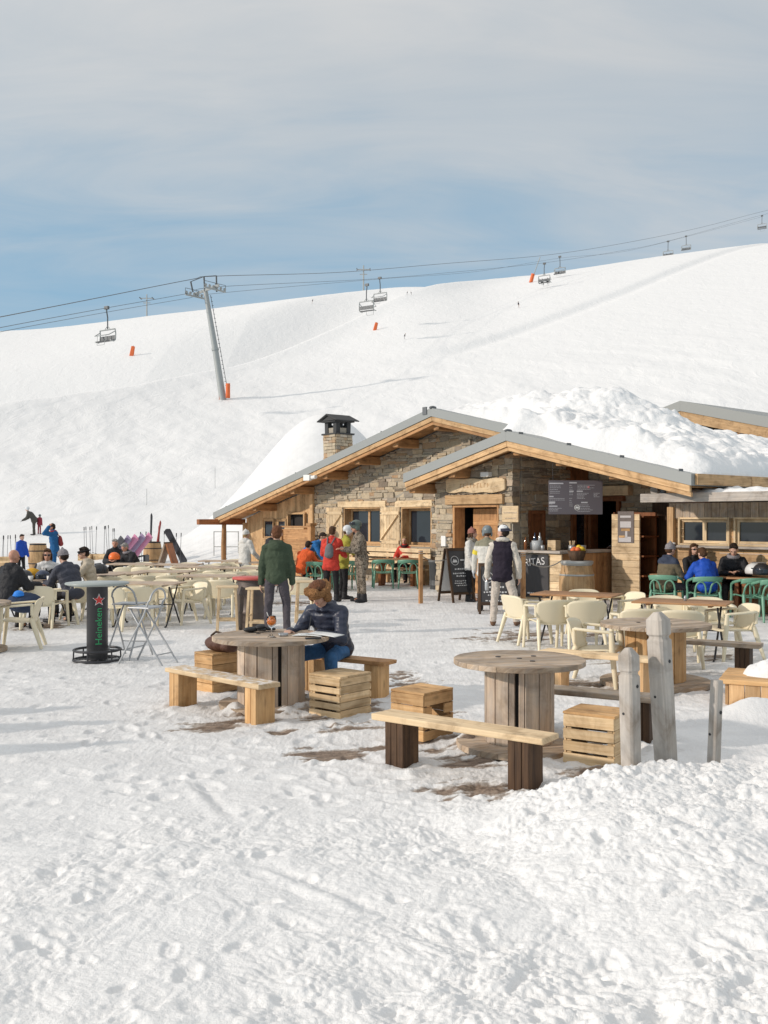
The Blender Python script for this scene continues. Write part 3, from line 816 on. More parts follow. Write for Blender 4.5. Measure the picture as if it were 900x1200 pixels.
for i,(a,b,z0,z1) in enumerate(wl):
    if i<2: window(a,b,z0,z1,WY-.02,(),.1,.05)
    else:
        mb=MB();mb.box((a+.03,WY-.01,(z0+z1)/2),(.07,.12,z1-z0));mb.box((b-.03,WY-.01,(z0+z1)/2),(.07,.12,z1-z0));mb.box(((a+b)/2,WY-.01,z1+.03),(b-a+.06,.12,.06));mb.box(((a+b)/2,WY-.03,z0-.025),(b-a+.1,.2,.05))
        o=mb.build('hatch',M['pine'],hut,bevel=.004);mb=MB();mb.box(((a+b)/2,WY+.16,(z0+z1)/2),(b-a+.2,.03,z1-z0+.2));mb.build('opening_shade',M['inner_shade'],o)  # near-black sheet paints the shade behind the hatch
mb=MB();mb.box((U(330),WY-.02,1.25),(.16,.02,.26));mb.build('notice',M['white'],hut)
sc_=MB();a,b=BU(331,1.7),BU(365,1.7)
for k in range(9): sc_.box(((a+b)/2,1.7,.12+k*.165),(b-a,.04,.158))
sc_.box((b+.02,1.68,.8),(.17,.17,1.66));sc_.box((b+.02,1.68,1.67),(.24,.24,.09));sc_.box((a,1.68,.75),(.12,.12,1.5));sc_.box(((a+b)/2,1.68,1.6),(b-a+.1,.12,.05))
sc_.build('screen_wall',M['pine_orange'],hut,bevel=.005)
# left eave beam and post
mb=MB();a=-15.15;mb.beam((a,.72,1.74),(a,2.6,1.74),.2,.2,jit=.01);mb.build('eave_beam',M['larch_red'],hut,bevel=.02)
mb=MB();mb.tube([(a,1.75,-.1),(a-.03,1.75,.9),(a+.02,1.75,1.64)],[.09,.085,.08],8);mb.build('post',M['pine_orange'],hut)
# --- bar: reddish joinery on the dark side wall and the serving hatch
mb=MB();y0,y1,z0,z1=bar_win
for yy in (y0+.04,y1-.04): mb.box((-.44,yy,(z0+z1)/2),(.1,.08,z1-z0))
mb.box((-.44,(y0+y1)/2,z1-.04),(.1,y1-y0-.166,.08));mb.box((-.44,(y0+y1)/2,z0+.06),(.1,y1-y0-.166,.12));mb.box((-.50,(y0+y1)/2,(z0+z1)/2),(.03,y1-y0-.1,z1-z0-.1))
mb.build('bar_window',M['larch_red'],hut,bevel=.004)
mb=MB();ya,yb=jamb_y,BY-.01
mb.box((-.5,(ya+yb)/2,2.95),(.16,yb-ya+.3,1.3))
mb.box((-.46,(ya+yb)/2,1.1),(.06,yb-ya,2.4));mb.box((-.41,ya+.1,1.1),(.08,.16,2.4));mb.box((-.41,yb-.08,1.1),(.08,.14,2.4))
o=mb.build('bar_door',M['larch_red'],hut,bevel=.004);mb=MB();mb.box((-.424,(ya+yb)/2+.02,1.45),(.01,yb-ya-.34,1.3));mb.build('pane',M['glass_dark'],o)
mb=MB();a,b,z0,z1=serve
for u in (a+.04,b-.04): mb.box((u,BY+.05,(z0+z1)/2),(.08,.3,z1-z0))
mb.box(((a+b)/2,BY+.03,z1+.06),(b-a+.3,.36,.12));mb.box(((a+b)/2,BY-.02,z0-.03),(b-a+.2,.4,.06))
o=mb.build('serving_hatch',M['larch_red'],hut,bevel=.005)
mb=MB();W_=b-a+2.2;c_=(a+b)/2+.2
mb.box((c_,BY+1.9,1.5),(W_,.05,2.8));mb.box((c_,BY+1.08,.2),(W_,1.56,.05));mb.box((c_,BY+1.08,2.72),(W_,1.56,.05));mb.box((c_-W_/2,BY+1.08,1.46),(.05,1.56,2.45));mb.box((c_+W_/2,BY+1.08,1.46),(.05,1.56,2.45));mb.build('opening_shade',M['inner_shade'],o)  # near-black box paints the dimness inside the serving hatch
mb=MB();mb.box(((a+b)/2+.1,BY-.06,z1+.25),(b-a+.5,.3,.24),jit=.01);mb.build('lintel',M['pine_light'],hut,bevel=.015)
# counter (two faces), worktop
ct=MB();CY=.86;K=.88
x=-.46;
for k in range(7): ct.box(((-.46+K)/2,CY+.02,.05+k*.155),(K+.46,.04,.149))
ct.build('counter_front',M['pine_light'],hut,bevel=.003)
ct=MB();n=13
for k in range(n): ct.box((K-.02,CY+.06+ (k+.5)*1.9/n,.53),(.04,1.9/n-.006,1.06))
ct.build('counter_side',M['pine_orange'],hut,bevel=.003)
ct=MB();ct.box(((K-.40)/2,CY+.22,1.10),(K+.46,.62,.055));ct.box((K-.22,CY+.22+.315+.67,1.10),(.58,1.34,.055));ct.build('worktop',M['wood_grey'],hut,bevel=.008)
# banner on the counter front
bn=MB();a,b=BU(606,CY),BU(644,CY)
def bfn(u,v): return (a+(b-a)*u,CY-.035-.014*math.sin(u*16+v*2)*(u**2),1.04-v*.98)
bn.shell(bfn,24,8,.006);bno=bn.build('banner',M['chalk'],hut)
me=text_mesh('banner_lettering','RITAS',.24,M['chalk_text'],None,None,.002)
place_mesh('banner_lettering',me,bno,Matrix.Translation((b-.40,CY-.056,.86))@Matrix.Rotation(R(-6),4,'Y')@Matrix.Rotation(R(90),4,'X'))
mb=MB();print_lines(mb,b-.62,b-.25,.12,.18,1,CY-.052,.035);mb.build('banner_print',M['chalk_text'],bno)
# tall shelf at the end of the bar
PX0,PX1=BU(717.5,2.5),BU(750,2.5)
sh=MB()
for k in range(13): sh.box(((PX0+PX1)/2,2.5,.06+k*.152),(PX1-PX0,.045,.147))
so_=sh.build('plank_front',M['pine_light'],hut,bevel=.004)
sh=MB()
sh.box((PX0+.02,2.85,1.0),(.04,.62,2.0));sh.box(((PX0+PX1)/2,3.14,1.0),(PX1-PX0-.09,.03,2.0))
for z in (.1,.55,1.0,1.45,1.9): sh.box(((PX0+PX1)/2+.06,2.83,z),(PX1-PX0+.02,.58,.035))
sh.box((PX1-.03,3.12,1.0),(.06,.05,2.0))
sh.build('side_shelf',M['larch_red'],hut,bevel=.004)
ps=MB();cx=(PX0+PX1)/2+.02
ps.box((cx,2.465,1.66),(.44,.008,.72));pso=ps.build('poster',plain('poster_paper',(.16,.13,.12),.5,0,.3,9),hut)
pg=MB();pg.box((cx,2.459,1.72),(.3,.004,.14));pg.box((cx-.02,2.458,1.38),(.34,.004,.12));pg.box((cx+.02,2.458,1.52),(.06,.004,.2));pg.box((cx,2.457,1.9),(.3,.004,.05));pg.build('poster_print',M['menu_txt'],pso)
pg=MB();pg.box((cx,2.456,1.6),(.24,.004,.06));pg.box((cx-.1,2.456,1.44),(.16,.004,.05));pg.build('poster_print',M['crate_orange'],pso)
# --- right wing with the canopy
CW=1.85
cw=MB();u0,u1=BU(785,CW),8.6
rows=13
for k in range(rows):
    z=.0+k*.165;hol=[]
    zc=z+.08
    if 1.36<zc<1.83: segs=[(u0,BU(801,CW)),(BU(853,CW),BU(863,CW)),(6.0,u1)]
    else: segs=[(u0,u1)]
    for p,q in segs:
        x=p
        while x<q-.01:
            e=min(x+random.uniform(1.6,2.6),q);cw.box(((x+e)/2,CW+.03,zc),(e-x-.004,.05,.159));x=e
cw.box((u0+.07,CW-.03,1.05),(.15,.14,2.1))
cw.build('timber_wall',M['pine'],hut,bevel=.004)
cw=MB()
for x in np.arange(u0,u1,.17): cw.box((x+.085,CW-.02,2.02),(.164,.04,.32))
cw.build('upper_boards',M['wood_brown_grey'],hut,bevel=.004)
for (p,q,ml) in((BU(796,CW),BU(856,CW),(.5,)),(BU(861,CW),6.05,(.5,))):
    window(p,q,1.3,1.88,CW-.04,(.5,),.12,.055,'pine_light')
mb=MB();mb.box(((u0+6.3)/2+.1,CW-.08,1.275),(6.2-u0,.16,.05));mb.build('sill',M['wood_grey'],hut,bevel=.005)
mb=MB();mb.box((BU(793,CW),CW-.1,1.32),(.05,.05,.06));mb.build('hook',M['white'],hut)
BMY=.42
bu0=BU(750,BMY)
mb=MB();mb.box(((bu0+8.6)/2,BMY+.06,2.262),(8.6-bu0,.12,.175),jit=.004);mb.build('canopy_beam',M['wood_grey'],hut,bevel=.008)
mb=MB()
for k,yy in enumerate(np.arange(BMY+.13,2.5,.16)): mb.box(((bu0+8.6)/2,yy+.08,2.29),(8.6-bu0-.05,.155,.03))
mb.build('canopy',M['wood_brown_grey'],hut)
mb=MB();mb.tube([(bu0+.45,.62,2.2),(bu0+.45,.62,2.46)],.09,12);mb.build('pipe',M['grey_bin'],hut)
mb=MB();mb.tube([(bu0+.2,.6,2.42),(bu0+.2,2.0,2.42)],.09,8);mb.build('purlin',M['wood_grey'],hut)
# dark store behind, between shelf and wing
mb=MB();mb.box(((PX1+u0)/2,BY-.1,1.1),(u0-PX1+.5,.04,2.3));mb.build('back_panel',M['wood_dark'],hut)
mb=MB();mb.box((u0+.02,CW+.75,1.1),(.05,1.5,2.3));mb.build('side_panel',M['larch_red'],hut)
# --- chimney
cu=-10.4;cy=3.2
Xc=HO[0]+cT*cu+sT*cy
def chim():
    global ch
    mb=MB();z=2.6
    w_=.66
    while z<4.56:
        h=random.uniform(.07,.14)
        for (ax,sg) in(('u',-1),('u',1),('y',-1),('y',1)):
            x=-w_/2
            while x<w_/2-.02:
                e=min(x+random.uniform(.14,.34),w_/2);pr=random.uniform(0,.03);t=random.uniform(.2,1)
                if ax=='u': mb.box((cu+(x+e)/2,cy+sg*(w_/2-.04+pr/2),z+h/2),(e-x-.008,.1+pr,h-.01),tone=t,jit=.006)
                else: mb.box((cu+sg*(w_/2-.04+pr/2),cy+(x+e)/2,z+h/2),(.1+pr,e-x-.008,h-.01),tone=t,jit=.006)
                x=e
        z+=h
    ch=mb.build('chimney',M['stone'],hut,bevel=.008)
    m2=MB();m2.box((cu,cy,3.7),(w_-.1,w_-.1,2.2));m2.build('mortar',M['mortar'],ch)
    d=MB();d.box((cu,cy,4.60),(w_+.12,w_+.12,.05),jit=.01)
    for sx in(-1,1):
        for sy in(-1,1): d.box((cu+sx*.22,cy+sy*.22,4.80),(.17,.17,.36),jit=.015)
    d.box((cu,cy,4.78),(.30,.30,.24))
    d.box((cu,cy,5.0),(w_+.08,w_+.14,.04),jit=.01)
    for sx in(-1,1):
        P=[(cu,cy-.48,5.21),(cu+sx*.52,cy-.48,5.0),(cu+sx*.52,cy-.48,5.035),(cu,cy-.48,5.25)]
        d.prism(P,(0,.96,0))
    d.prism([(cu-.36,cy-.40,5.03),(cu+.36,cy-.40,5.03),(cu,cy-.40,5.19)],(0,.8,0))
    d.build('chimney_cap',plain('dark_slate',(.05,.05,.05),.8,0,.25,8,.4,40),ch,bevel=.008)
chim()
# --- snow load
def heap_mesh(name,fn,u0,u1,y0,y1,nu,ny,parent,roof):
    us=np.linspace(u0,u1,nu);ys=np.linspace(y0,y1,ny);UU,YY=np.meshgrid(us,ys,indexing='ij')
    Tt=fn(UU,YY);e=np.ones_like(Tt);e[0,:]=e[-1,:]=0;e[:,0]=e[:,-1]=0
    ZZ=roof(UU)+np.where(e>0,Tt,-.02)
    V=np.stack([UU,YY,ZZ],-1).reshape(-1,3);i=np.arange(nu-1)[:,None]*ny+np.arange(ny-1)[None,:]
    Q=np.stack([i,i+ny,i+ny+1,i+1],-1).reshape(-1,4)
    tv=np.where(e>0,Tt,-.02).ravel();Q=Q[(tv[Q]>0.001).any(1)];keep=np.unique(Q);mp_=np.full(len(V),-1);mp_[keep]=np.arange(len(keep));V=V[keep];Q=mp_[Q]
    me=bpy.data.meshes.new(name);me.from_pydata(V.tolist(),[],Q.tolist());me.polygons.foreach_set('use_smooth',[True]*len(Q));me.materials.append(M['snow']);me.update()
    o=bpy.data.objects.new(name,me);COL.objects.link(o);o.parent=parent;return o
def load(u,y):
    wu=u+.15*pnoise(u*1.9,y*1.9);wy=y+.15*pnoise(u*1.9+30,y*1.9)
    bil=np.abs(pnoise(wu*.9+3,wy*.9))*1.5+.6*np.abs(pnoise(wu*2.3,wy*2.3+8))+.24*np.abs(pnoise(wu*5.3,wy*5.3))+.13*np.abs(pnoise(wu*12,wy*12))*sst(-.3,.4,pnoise(wu*1.1+9,wy*1.1))
    t=.50+.14*pnoise(u*.5,y*.5)+.78*np.exp(-(((u+.15)/1.75)**2+((y-3.6)/1.3)**2))+.22*np.exp(-(((u-1.6)/1.0)**2+((y-4.3)/1.2)**2))
    t=t*(.55+.45*sst(-3.6,-2.2,u))*(1-.18*sst(3.0,4.6,u))+.27*(bil-.52)*sst(5.2,4.0,u)**.5
    yf=np.where(u<-.35,1.75+.10*pnoise(u*2,u*0+1),.28+.16*pnoise(u*1.7,u*0+4))+.35*sst(-.2,.6,u)*sst(1.6,.4,u)
    fr=np.where(y<yf,0,sst(0,1.0,(y-yf)/.7)**.62)
    ed=np.clip((4.74+.07*pnoise(u*0+2,y*1.9)-u)/.42,0,1)**.5*sst(-4.35,-3.3,u)
    return np.maximum(t,.14)*fr*ed-.02*((fr<=0)|(ed<=0))
heap_mesh('snow_load',load,-4.3,4.80,.2,9,300,280,hut,lambda u:ztop(u)-np.maximum(u-4.71,0)*.5)
heap_mesh('snow_load',lambda u,y:(.10+.10*pnoise(u*.9,y*.9))*sst(1.9,2.6,y)+.32*np.exp(-(((u+9.4)/1.6)**2+((y-2.6)/.6)**2))-.02*(y<1.95),-15.2,-4.35,1.8,9,160,60,hut,ztop)
heap_mesh('snow_load',lambda u,y:(.10+.12*pnoise(u*2.2,y*3)+.07*pnoise(u*6,y*6))*sst(BMY+.08,BMY+.3,y)*sst(2.5,2.2,y),bu0+.3,8.5,BMY+.05,2.45,160,40,hut,lambda u:u*0+2.31)
# ================================================================ second chalet behind
ch2=thing('chalet','roof end of a second chalet showing behind the snow on the hut roof','chalet',(9.95,33,0),-TH)
z2=lambda u:5.82-.25*abs(u)
mb=MB();slab(mb,-5,0,0,9,z2,.34,.5);slab(mb,0.002,6,0,9,z2,.34,.5);mb.build('roof',M['roof_metal'],ch2)
for (a,b) in((-4.9,-.002),(.002,5.9)):
    mb=MB();P=[(a,.03,z2(a)-.344),(b,.03,z2(b)-.344),(b,.03,z2(b)-.68),(a,.03,z2(a)-.68)];mb.prism(P,(0,.06,0));mb.build('rake_board',M['pine'],ch2,bevel=.006)
for u in(-2.6,0,2.0,3.6):
    mb=MB();mb.beam((u,.15,z2(u)-.82),(u,1.3,z2(u)-.82),.24,.26);mb.build('purlin',M['pine_orange'],ch2,bevel=.02)
mb=MB();mb.prism([(-4.2,1.0,1.5),(5,1.0,1.5),(5,1.0,z2(5)-.7),(0,1.0,z2(0)-.7),(-4.2,1.0,z2(4.2)-.7)],(0,7,0));mb.build('wall',M['wood_dark'],ch2)
# ================================================================ terrace furniture
def gl(px,d,z=None): x=XD(px,d);return (x,d,gz(x,d) if z is None else z)
# ---- cable-drum tables
def spool(px,d,top_z,Dt,rd,label,Db=None,slit=1.75,rotz=0,mat='drum_board',topm='wood_brown_grey'):
    t=thing('spool_table',label,'table',gl(px,d,0),rotz,'cable drum tables')
    Db=Db or Dt*.92
    def disc(name,z0,th,D,m):
        mb=MB();n=9;w=D/n;r=D/2
        for i in range(n):
            y0=-r+i*w+.002;y1=y0+w-.004
            pts=[]
            K=7
            for k in range(K+1):
                y=y0+(y1-y0)*k/K;pts.append((math.sqrt(max(r*r-y*y,0)),y,z0))
            L=[(-p[0],p[1],p[2]) for p in pts[::-1]]
            mb.prism(pts+L,(0,0,th*random.uniform(.96,1.0)))
        return mb.build(name,M[m],t,bevel=.004)
    disc('base_flange',0.0,.05,Db,'wood_brown_grey')
    mb=MB();n=14
    for k in range(1,n):
        a=2*math.pi*k/n+slit;w=2*math.pi*rd/n
        mb.box((rd*math.cos(a),rd*math.sin(a),.05+(top_z-.09)/2),(.03,w-.004 if k not in(4,9) else w-.010,top_z-.09),Matrix.Rotation(a,3,'Z'))
    for sgn in(-1,1):          # half boards that leave one dark slit
        a=slit+sgn*.140
        mb.box((rd*math.cos(a),rd*math.sin(a),.05+(top_z-.09)/2),(.03,rd*.165,top_z-.09),Matrix.Rotation(a,3,'Z'))
    dr=mb.build('drum',M[mat],t,bevel=.004)
    mb=MB();mb.lathe([(rd-.03,.05),(rd-.03,top_z-.04)],24);mb.build('drum_core',M['inner_shade'],dr)
    tp=disc('tabletop',top_z-.042,.042,Dt,topm)
    mb=MB()
    for (x,y) in((0,0),(.16,.1),(-.14,.12),(.05,-.17)): mb.tube([(x,y,top_z-.01),(x,y,top_z+.004)],.022,10)
    mb.build('bolt_hole',M['rubber'],tp)
    return t
spool(317.5,9.7,.70,1.15,.315,'weathered cable drum table with an orange drink and papers on it',1.02,slit=R(-68),rotz=0)
spool(608.5,7.98,.715,1.065,.262,'empty grey cable drum table behind the dark-legged bench in front',1.02,slit=R(-114),rotz=R(12))
spool(768,11.0,.685,1.21,.31,'cable drum table behind the tall carved grey post',1.22,slit=R(120),rotz=R(30),mat='crate_orange')
spool(-36,13.7,.69,1.1,.3,'cable drum table cut by the left edge of the photo',1.0,slit=R(120))
# ---- plank benches on two box legs
def snowy():
    m=M['pine_light'].copy();m.name='pine_snowy';nt=m.node_tree;b=nt.nodes['Principled BSDF'];old=b.inputs['Base Color'].links[0].from_socket
    n=noise(nt,coord(nt,'Object'),14,5,.7);g=nd(nt,'ShaderNodeSeparateXYZ');nt.links.new(nd(nt,'ShaderNodeNewGeometry').outputs['Normal'],g.inputs[0])
    f=mth(nt,'MULTIPLY',ramp(nt,n,[(.44,(0,0,0)),(.60,(.8,.8,.8))]),ramp(nt,g.outputs[2],[(.8,(0,0,0)),(.95,(1,1,1))]))
    nt.links.new(mix(nt,f,old,(.82,.82,.82)),b.inputs['Base Color']);return m
M['pine_snowy']=snowy()
def bench(x,d,rz,L,sp,plank,leg,label,lw=.165,ld=.21,h=.33,pw=.25,notch=False):
    t=thing('plank_bench',label,'bench',(x,d,0),rz,'plank benches around the drum tables')
    mb=MB();n=9;th=.045
    mb.box((0,0,h+th/2),(L,pw,th),jit=.004);mb.build('plank',M[plank],t,bevel=.008)
    for s in(-1,1):
        mb=MB()
        if leg=='wood_dark':
            for k in(-1,0,1): mb.box((s*sp/2+k*lw/3,0,h/2-.01),(lw/3-.002,ld,h+.02),jit=.002)
        else:
            mb.box((s*sp/2-lw/4-.002,0,h/2-.01),(lw/2-.002,ld,h+.02));mb.box((s*sp/2+lw/4+.002,0,h/2-.01),(lw/2-.002,ld,h+.02))
        mb.build('leg',M[leg],t,bevel=.005)
    return t
bench(-1.56,9.32,R(-44.5),1.5,1.22,'pine_snowy','crate_orange','light pine bench dusted with snow at the left drum table',.16,.22)
bench(.557,7.10,R(-36.7),1.44,1.05,'pine_light','wood_dark','bench with pale plank and dark brown block legs in front of the middle drum table')
bench(1.76,8.47,R(-30),1.35,.95,'wood_brown_grey','wood_dark','brown bench with dark legs behind the slatted crate by the posts')
bench(2.30,10.55,R(-35),1.28,.92,'pine_light','pine','pale bench with yellow pine block legs beside the empty cream armchair',.16,.21,.36)
bench(3.82,11.78,R(-30),1.35,.95,'wood_brown_grey','wood_dark','dark-legged brown bench in front of the cream chair on the right',.17,.24,.345)
bench(-.42,10.42,R(-33),1.16,.82,'pine_orange','crate_orange','orange-brown bench the person in the fur hat is sitting on',.17,.22,.345)
# ---- crates
def crate(x,d,rz,w,l,h,label,mat='crate_wood',gaps=(1,1,1),slot=False,rows=5,group='wooden crates used as seats',topm=None):
    t=thing('wooden_crate',label,'crate',(x,d,0),rz,group)
    pw=h/rows;th=.018
    def side(n_,pos,long,nrm,gap):
        mb=MB()
        for k in range(rows):
            hh=pw-(.018 if gap and k<rows-1 else .004)
            if slot and n_=='end_panel' and k==rows-2 and gap=='slot':
                for s in(-1,1):
                    c=Vector(pos)+Vector(long).normalized()*s*(Vector(long).length/2-.05);sz=[0,0,hh]
                    i=0 if abs(long[0])>0 else 1;sz[i]=.1;sz[1-i]=th;mb.box((c.x,c.y,k*pw+hh/2+.01),sz)
                continue
            i=0 if abs(long[0])>0 else 1;sz=[0,0,hh];sz[i]=Vector(long).length;sz[1-i]=th
            mb.box((pos[0],pos[1],k*pw+hh/2+.004),sz,jit=.002)
        return mb.build(n_,M[mat],t,bevel=.003)
    side('side_panel',(0,-l/2,0),(w,0,0),0,gaps[0]);side('side_panel',(0,l/2,0),(w,0,0),0,gaps[0])
    g1='slot' if slot else gaps[1]
    side('end_panel',(w/2-.009,0,0),(0,l-.02,0),0,g1);side('end_panel',(-w/2+.009,0,0),(0,l-.02,0),0,g1)
    mb=MB()
    for sx in(-1,1):
        for sy in(-1,1): mb.box((sx*(w/2-.04),sy*(l/2-.03),h/2),(.035,.035,h-.01))
    mb.build('corner_post',M[mat],t)
    mb=MB();n=4
    for k in range(n): mb.box((0,-l/2-.006+(k+.5)*(l+.012)/n,h+.011),(w+.012,(l+.012)/n-.003,.02),jit=.0015)
    mb.build('lid',M[topm or mat],t,bevel=.004)
    return t
crate(-.415,9.33,R(-40),.39,.43,.37,'slatted pale crate in front of the seated person in the fur hat','crate_wood',(1,0))
crate(.325,8.38,R(-40),.35,.40,.385,'orange pine crate with a hand slot behind the pale plank bench','crate_orange',(0,0),slot=True,rows=4)
crate(1.63,7.50,R(-33),.40,.36,.37,'slatted crate standing right behind the shorter carved grey post','crate_wood',(1,0),rows=4,topm='crate_orange')
crate(-1.78,10.62,R(-42),.31,.42,.40,'closed plank box with a brown bag on it beside the left drum table','crate_orange',(0,0),rows=4)
# ---- low planter at the right edge
pl_=thing('low_planter','low pine box platform half buried in snow at the right edge','planter',(4.12,9.82,0),R(-25))
mb=MB()
for k in range(9): mb.box((-.6+.075+k*.15,-.36,.09),(.145,.03,.24))
for k in range(5): mb.box((-.62,-.36+.08+k*.15,.09),(.03,.145,.24))
mb.build('side_boards',M['pine'],pl_,bevel=.004)
mb=MB()
for k in range(5): mb.box((.02,-.40+.09+k*.175,.235),(1.42,.168,.045),jit=.003)
mb.build('top_boards',M['crate_orange'],pl_,bevel=.005)
def snow_lump(x,d,z,r,h,label):
    n=40;V=[];Q=[]
    a=np.linspace(-1,1,n);XX,YY=np.meshgrid(a,a,indexing='ij');rr=np.sqrt(XX**2+YY**2)
    Z=h*np.clip(1-rr**2.2,0,1)**.6*(.75+.7*np.abs(pnoise(XX*2.1+x*3,YY*2.1+d))+.3*np.abs(pnoise(XX*5+x,YY*5)))-.012
    V=np.stack([XX*r,YY*r*.8,Z],-1).reshape(-1,3);i=np.arange(n-1)[:,None]*n+np.arange(n-1)[None,:]
    Q=np.stack([i,i+n,i+n+1,i+1],-1).reshape(-1,4)
    me=bpy.data.meshes.new('snow_lump');me.from_pydata(V.tolist(),[],Q.tolist());me.polygons.foreach_set('use_smooth',[True]*len(Q));me.materials.append(M['snow']);me.update()
    o=bpy.data.objects.new('snow_lump',me);COL.objects.link(o);o.location=(x,d,z);tag(o,label,'snow');return o
snow_lump(4.02,10.02,.258,.34,.17,'lump of snow lying on the low pine platform')
# ---- carved grey posts
def carved(pxb,pyd,top,tiltx,w,label,cut=False,rot=38):
    x=XD(pxb,pyd);z0=hz(x,pyd)-.12
    t=thing('carved_post',label,'post',(x,pyd,z0),R(rot),'weathered wooden posts in the snow bank')
    h=top-z0;mb=MB()
    def ring(z,r): 
        return [(r*sx,r*sy,z) for sx,sy in((-1,-1),(1,-1),(1,1),(-1,1))]
    W=w/2
    prof=[(0,W*.96),(h*.5,W*1.0),(h-.185,W*1.03),(h-.17,W*.84),(h-.158,W*.84),(h-.145,W*1.03),(h-.05,W*1.02),(h,W*.35)] if not cut else [(0,W),(h*.5,W*.97),(h-.02,W*.93),(h,W*.85)]
    vs=[];fs=[];uvs=[]
    for z,r in prof:
        c=.28*r
        q=[]
        for sx,sy,o in((-1,-1,0),(1,-1,1),(1,1,0),(-1,1,1)):
            a=(sx*(r-c),sy*r,z);b=(sx*r,sy*(r-c),z)
            if o==0: q+= [b,a] if (sx,sy)==(-1,-1) else [b,a]
            else: q+=[a,b]
        vs+=q
    n=8
    for i in range(len(prof)-1):
        for k in range(n):
            l=(k+1)%n;fs.append((i*n+k,i*n+l,(i+1)*n+l,(i+1)*n+k))
            z0_,z1_=prof[i][0],prof[i+1][0];uvs.append([(z0_,k*.05),(z0_,k*.05+.05),(z1_,k*.05+.05),(z1_,k*.05)])
    fs.append(tuple((len(prof)-1)*n+k for k in range(n)));uvs.append([(0,0)]*n)
    mb._add(vs,fs,uvs,.5,0,False)
    o=mb.build('shaft',M['post_grey'],t,bevel=.003)
    o.rotation_euler=(0,0,0)
    mb=MB();mb.tube([(W*.2,-W-.001,h*.72),(W*.2,-W-.003,h*.72)],.012,8);mb.tube([(-W-.003,.01,h*.52),(-W+.0,.01,h*.52)],.009,8)
    mb.build('bolt_hole',M['rubber'],t)
    t.rotation_euler=Euler((0,R(tiltx),0),'XYZ')
    t.rotation_mode='QUATERNION';t.rotation_quaternion=Quaternion((0,1,0),R(tiltx))@Quaternion((0,0,1),R(rot))
    return t
carved(740,6.40,1.01,-1.2,.108,'shorter carved grey post in the snow bank, left of the tallest one')
carved(782,6.50,1.235,-3.2,.125,'tallest carved grey post in the snow bank')
carved(835,6.55,.775,2.2,.072,'thin cut-off grey stake right of the carved posts',True,30)
# ---- bar-height column table
bt=thing('bar_table','round bar-height table on a black column printed with green lettering and a red star','table',(XD(114,12.8),12.8,0))
mb=MB();mb.lathe([(.132,.02),(.135,.04),(.135,.96),(.20,.99)],32);mb.build('column',M['chalk'] if False else plain('black_column',(.028,.028,.031),.38,0,.08,4),bt)
mb=MB();mb.lathe([(0,.985),(.36,.985),(.405,1.0),(.408,1.012),(.40,1.022),(0,1.024)],48);mb.build('tabletop',plain('grey_green_top',(.33,.36,.34),.35,0,.06,3),bt)
mb=MB()
for z,r in((.145,.295),(.02,.30)): mb.tube([(r*math.cos(a),r*math.sin(a),z) for a in np.linspace(0,2*math.pi,40,endpoint=False)],.017,8,closed=True)
for k in range(6):
    a=2*math.pi*k/6+.4;mb.tube([(.30*math.cos(a),.30*math.sin(a),.02),(.295*math.cos(a),.295*math.sin(a),.145)],.01,6)
for k in range(3):
    a=2*math.pi*k/3+.9;mb.tube([(.13*math.cos(a),.13*math.sin(a),.02),(.30*math.cos(a),.30*math.sin(a),.02)],.012,6)
mb.build('foot_rail',M['black_metal'],bt)
def wrap(me,r,az):      # lay flat lettering (x right, y up) round a column of radius r
    for v in me.vertices:
        a=az+v.co.x/r;rr=r+v.co.z+.0015
        v.co=Vector((rr*math.cos(a),rr*math.sin(a),v.co.y))
    me.update()
me=text_mesh('lettering','Heineken',.128,plain('green_print',(.03,.36,.13),.5,0,.05),None,None,.001,'CENTER')
bmx=bmesh.new();bmx.from_mesh(me);bmesh.ops.subdivide_edges(bmx,edges=[e for e in bmx.edges if e.calc_length()>.03],cuts=2);bmx.to_mesh(me);bmx.free()
for v in me.vertices: x,y=v.co.x,v.co.y;v.co.x,v.co.y=-y*.92,x*.98
AZ=R(-90+17.5+8)
for v in me.vertices: v.co.y+=.46
wrap(me,.1352,AZ);place_mesh('lettering',me,bt,Matrix.Identity(4))
def star(name,R0,zc,mat,off):
    mb=MB();P=[]
    for k in range(10):
        a=math.pi/2+k*math.pi/5;r=R0 if k%2==0 else R0*.42;P.append((r*math.cos(a),r*math.sin(a)))
    vs=[(0,0,off)]+[(x,y,off) for x,y in P]
    mb._add(vs,[(0,1+k,1+(k+1)%10) for k in range(10)],None,.5,0,True)
    o=mb.build(name,mat,bt);wrap(o.data,.1352,AZ)
    for v in o.data.vertices: v.co.z+=zc
star('star_outline',.085,.80,M['white'],.001);star('star',.068,.80,plain('red_print',(.62,.05,.04),.5,0,.05),.003)
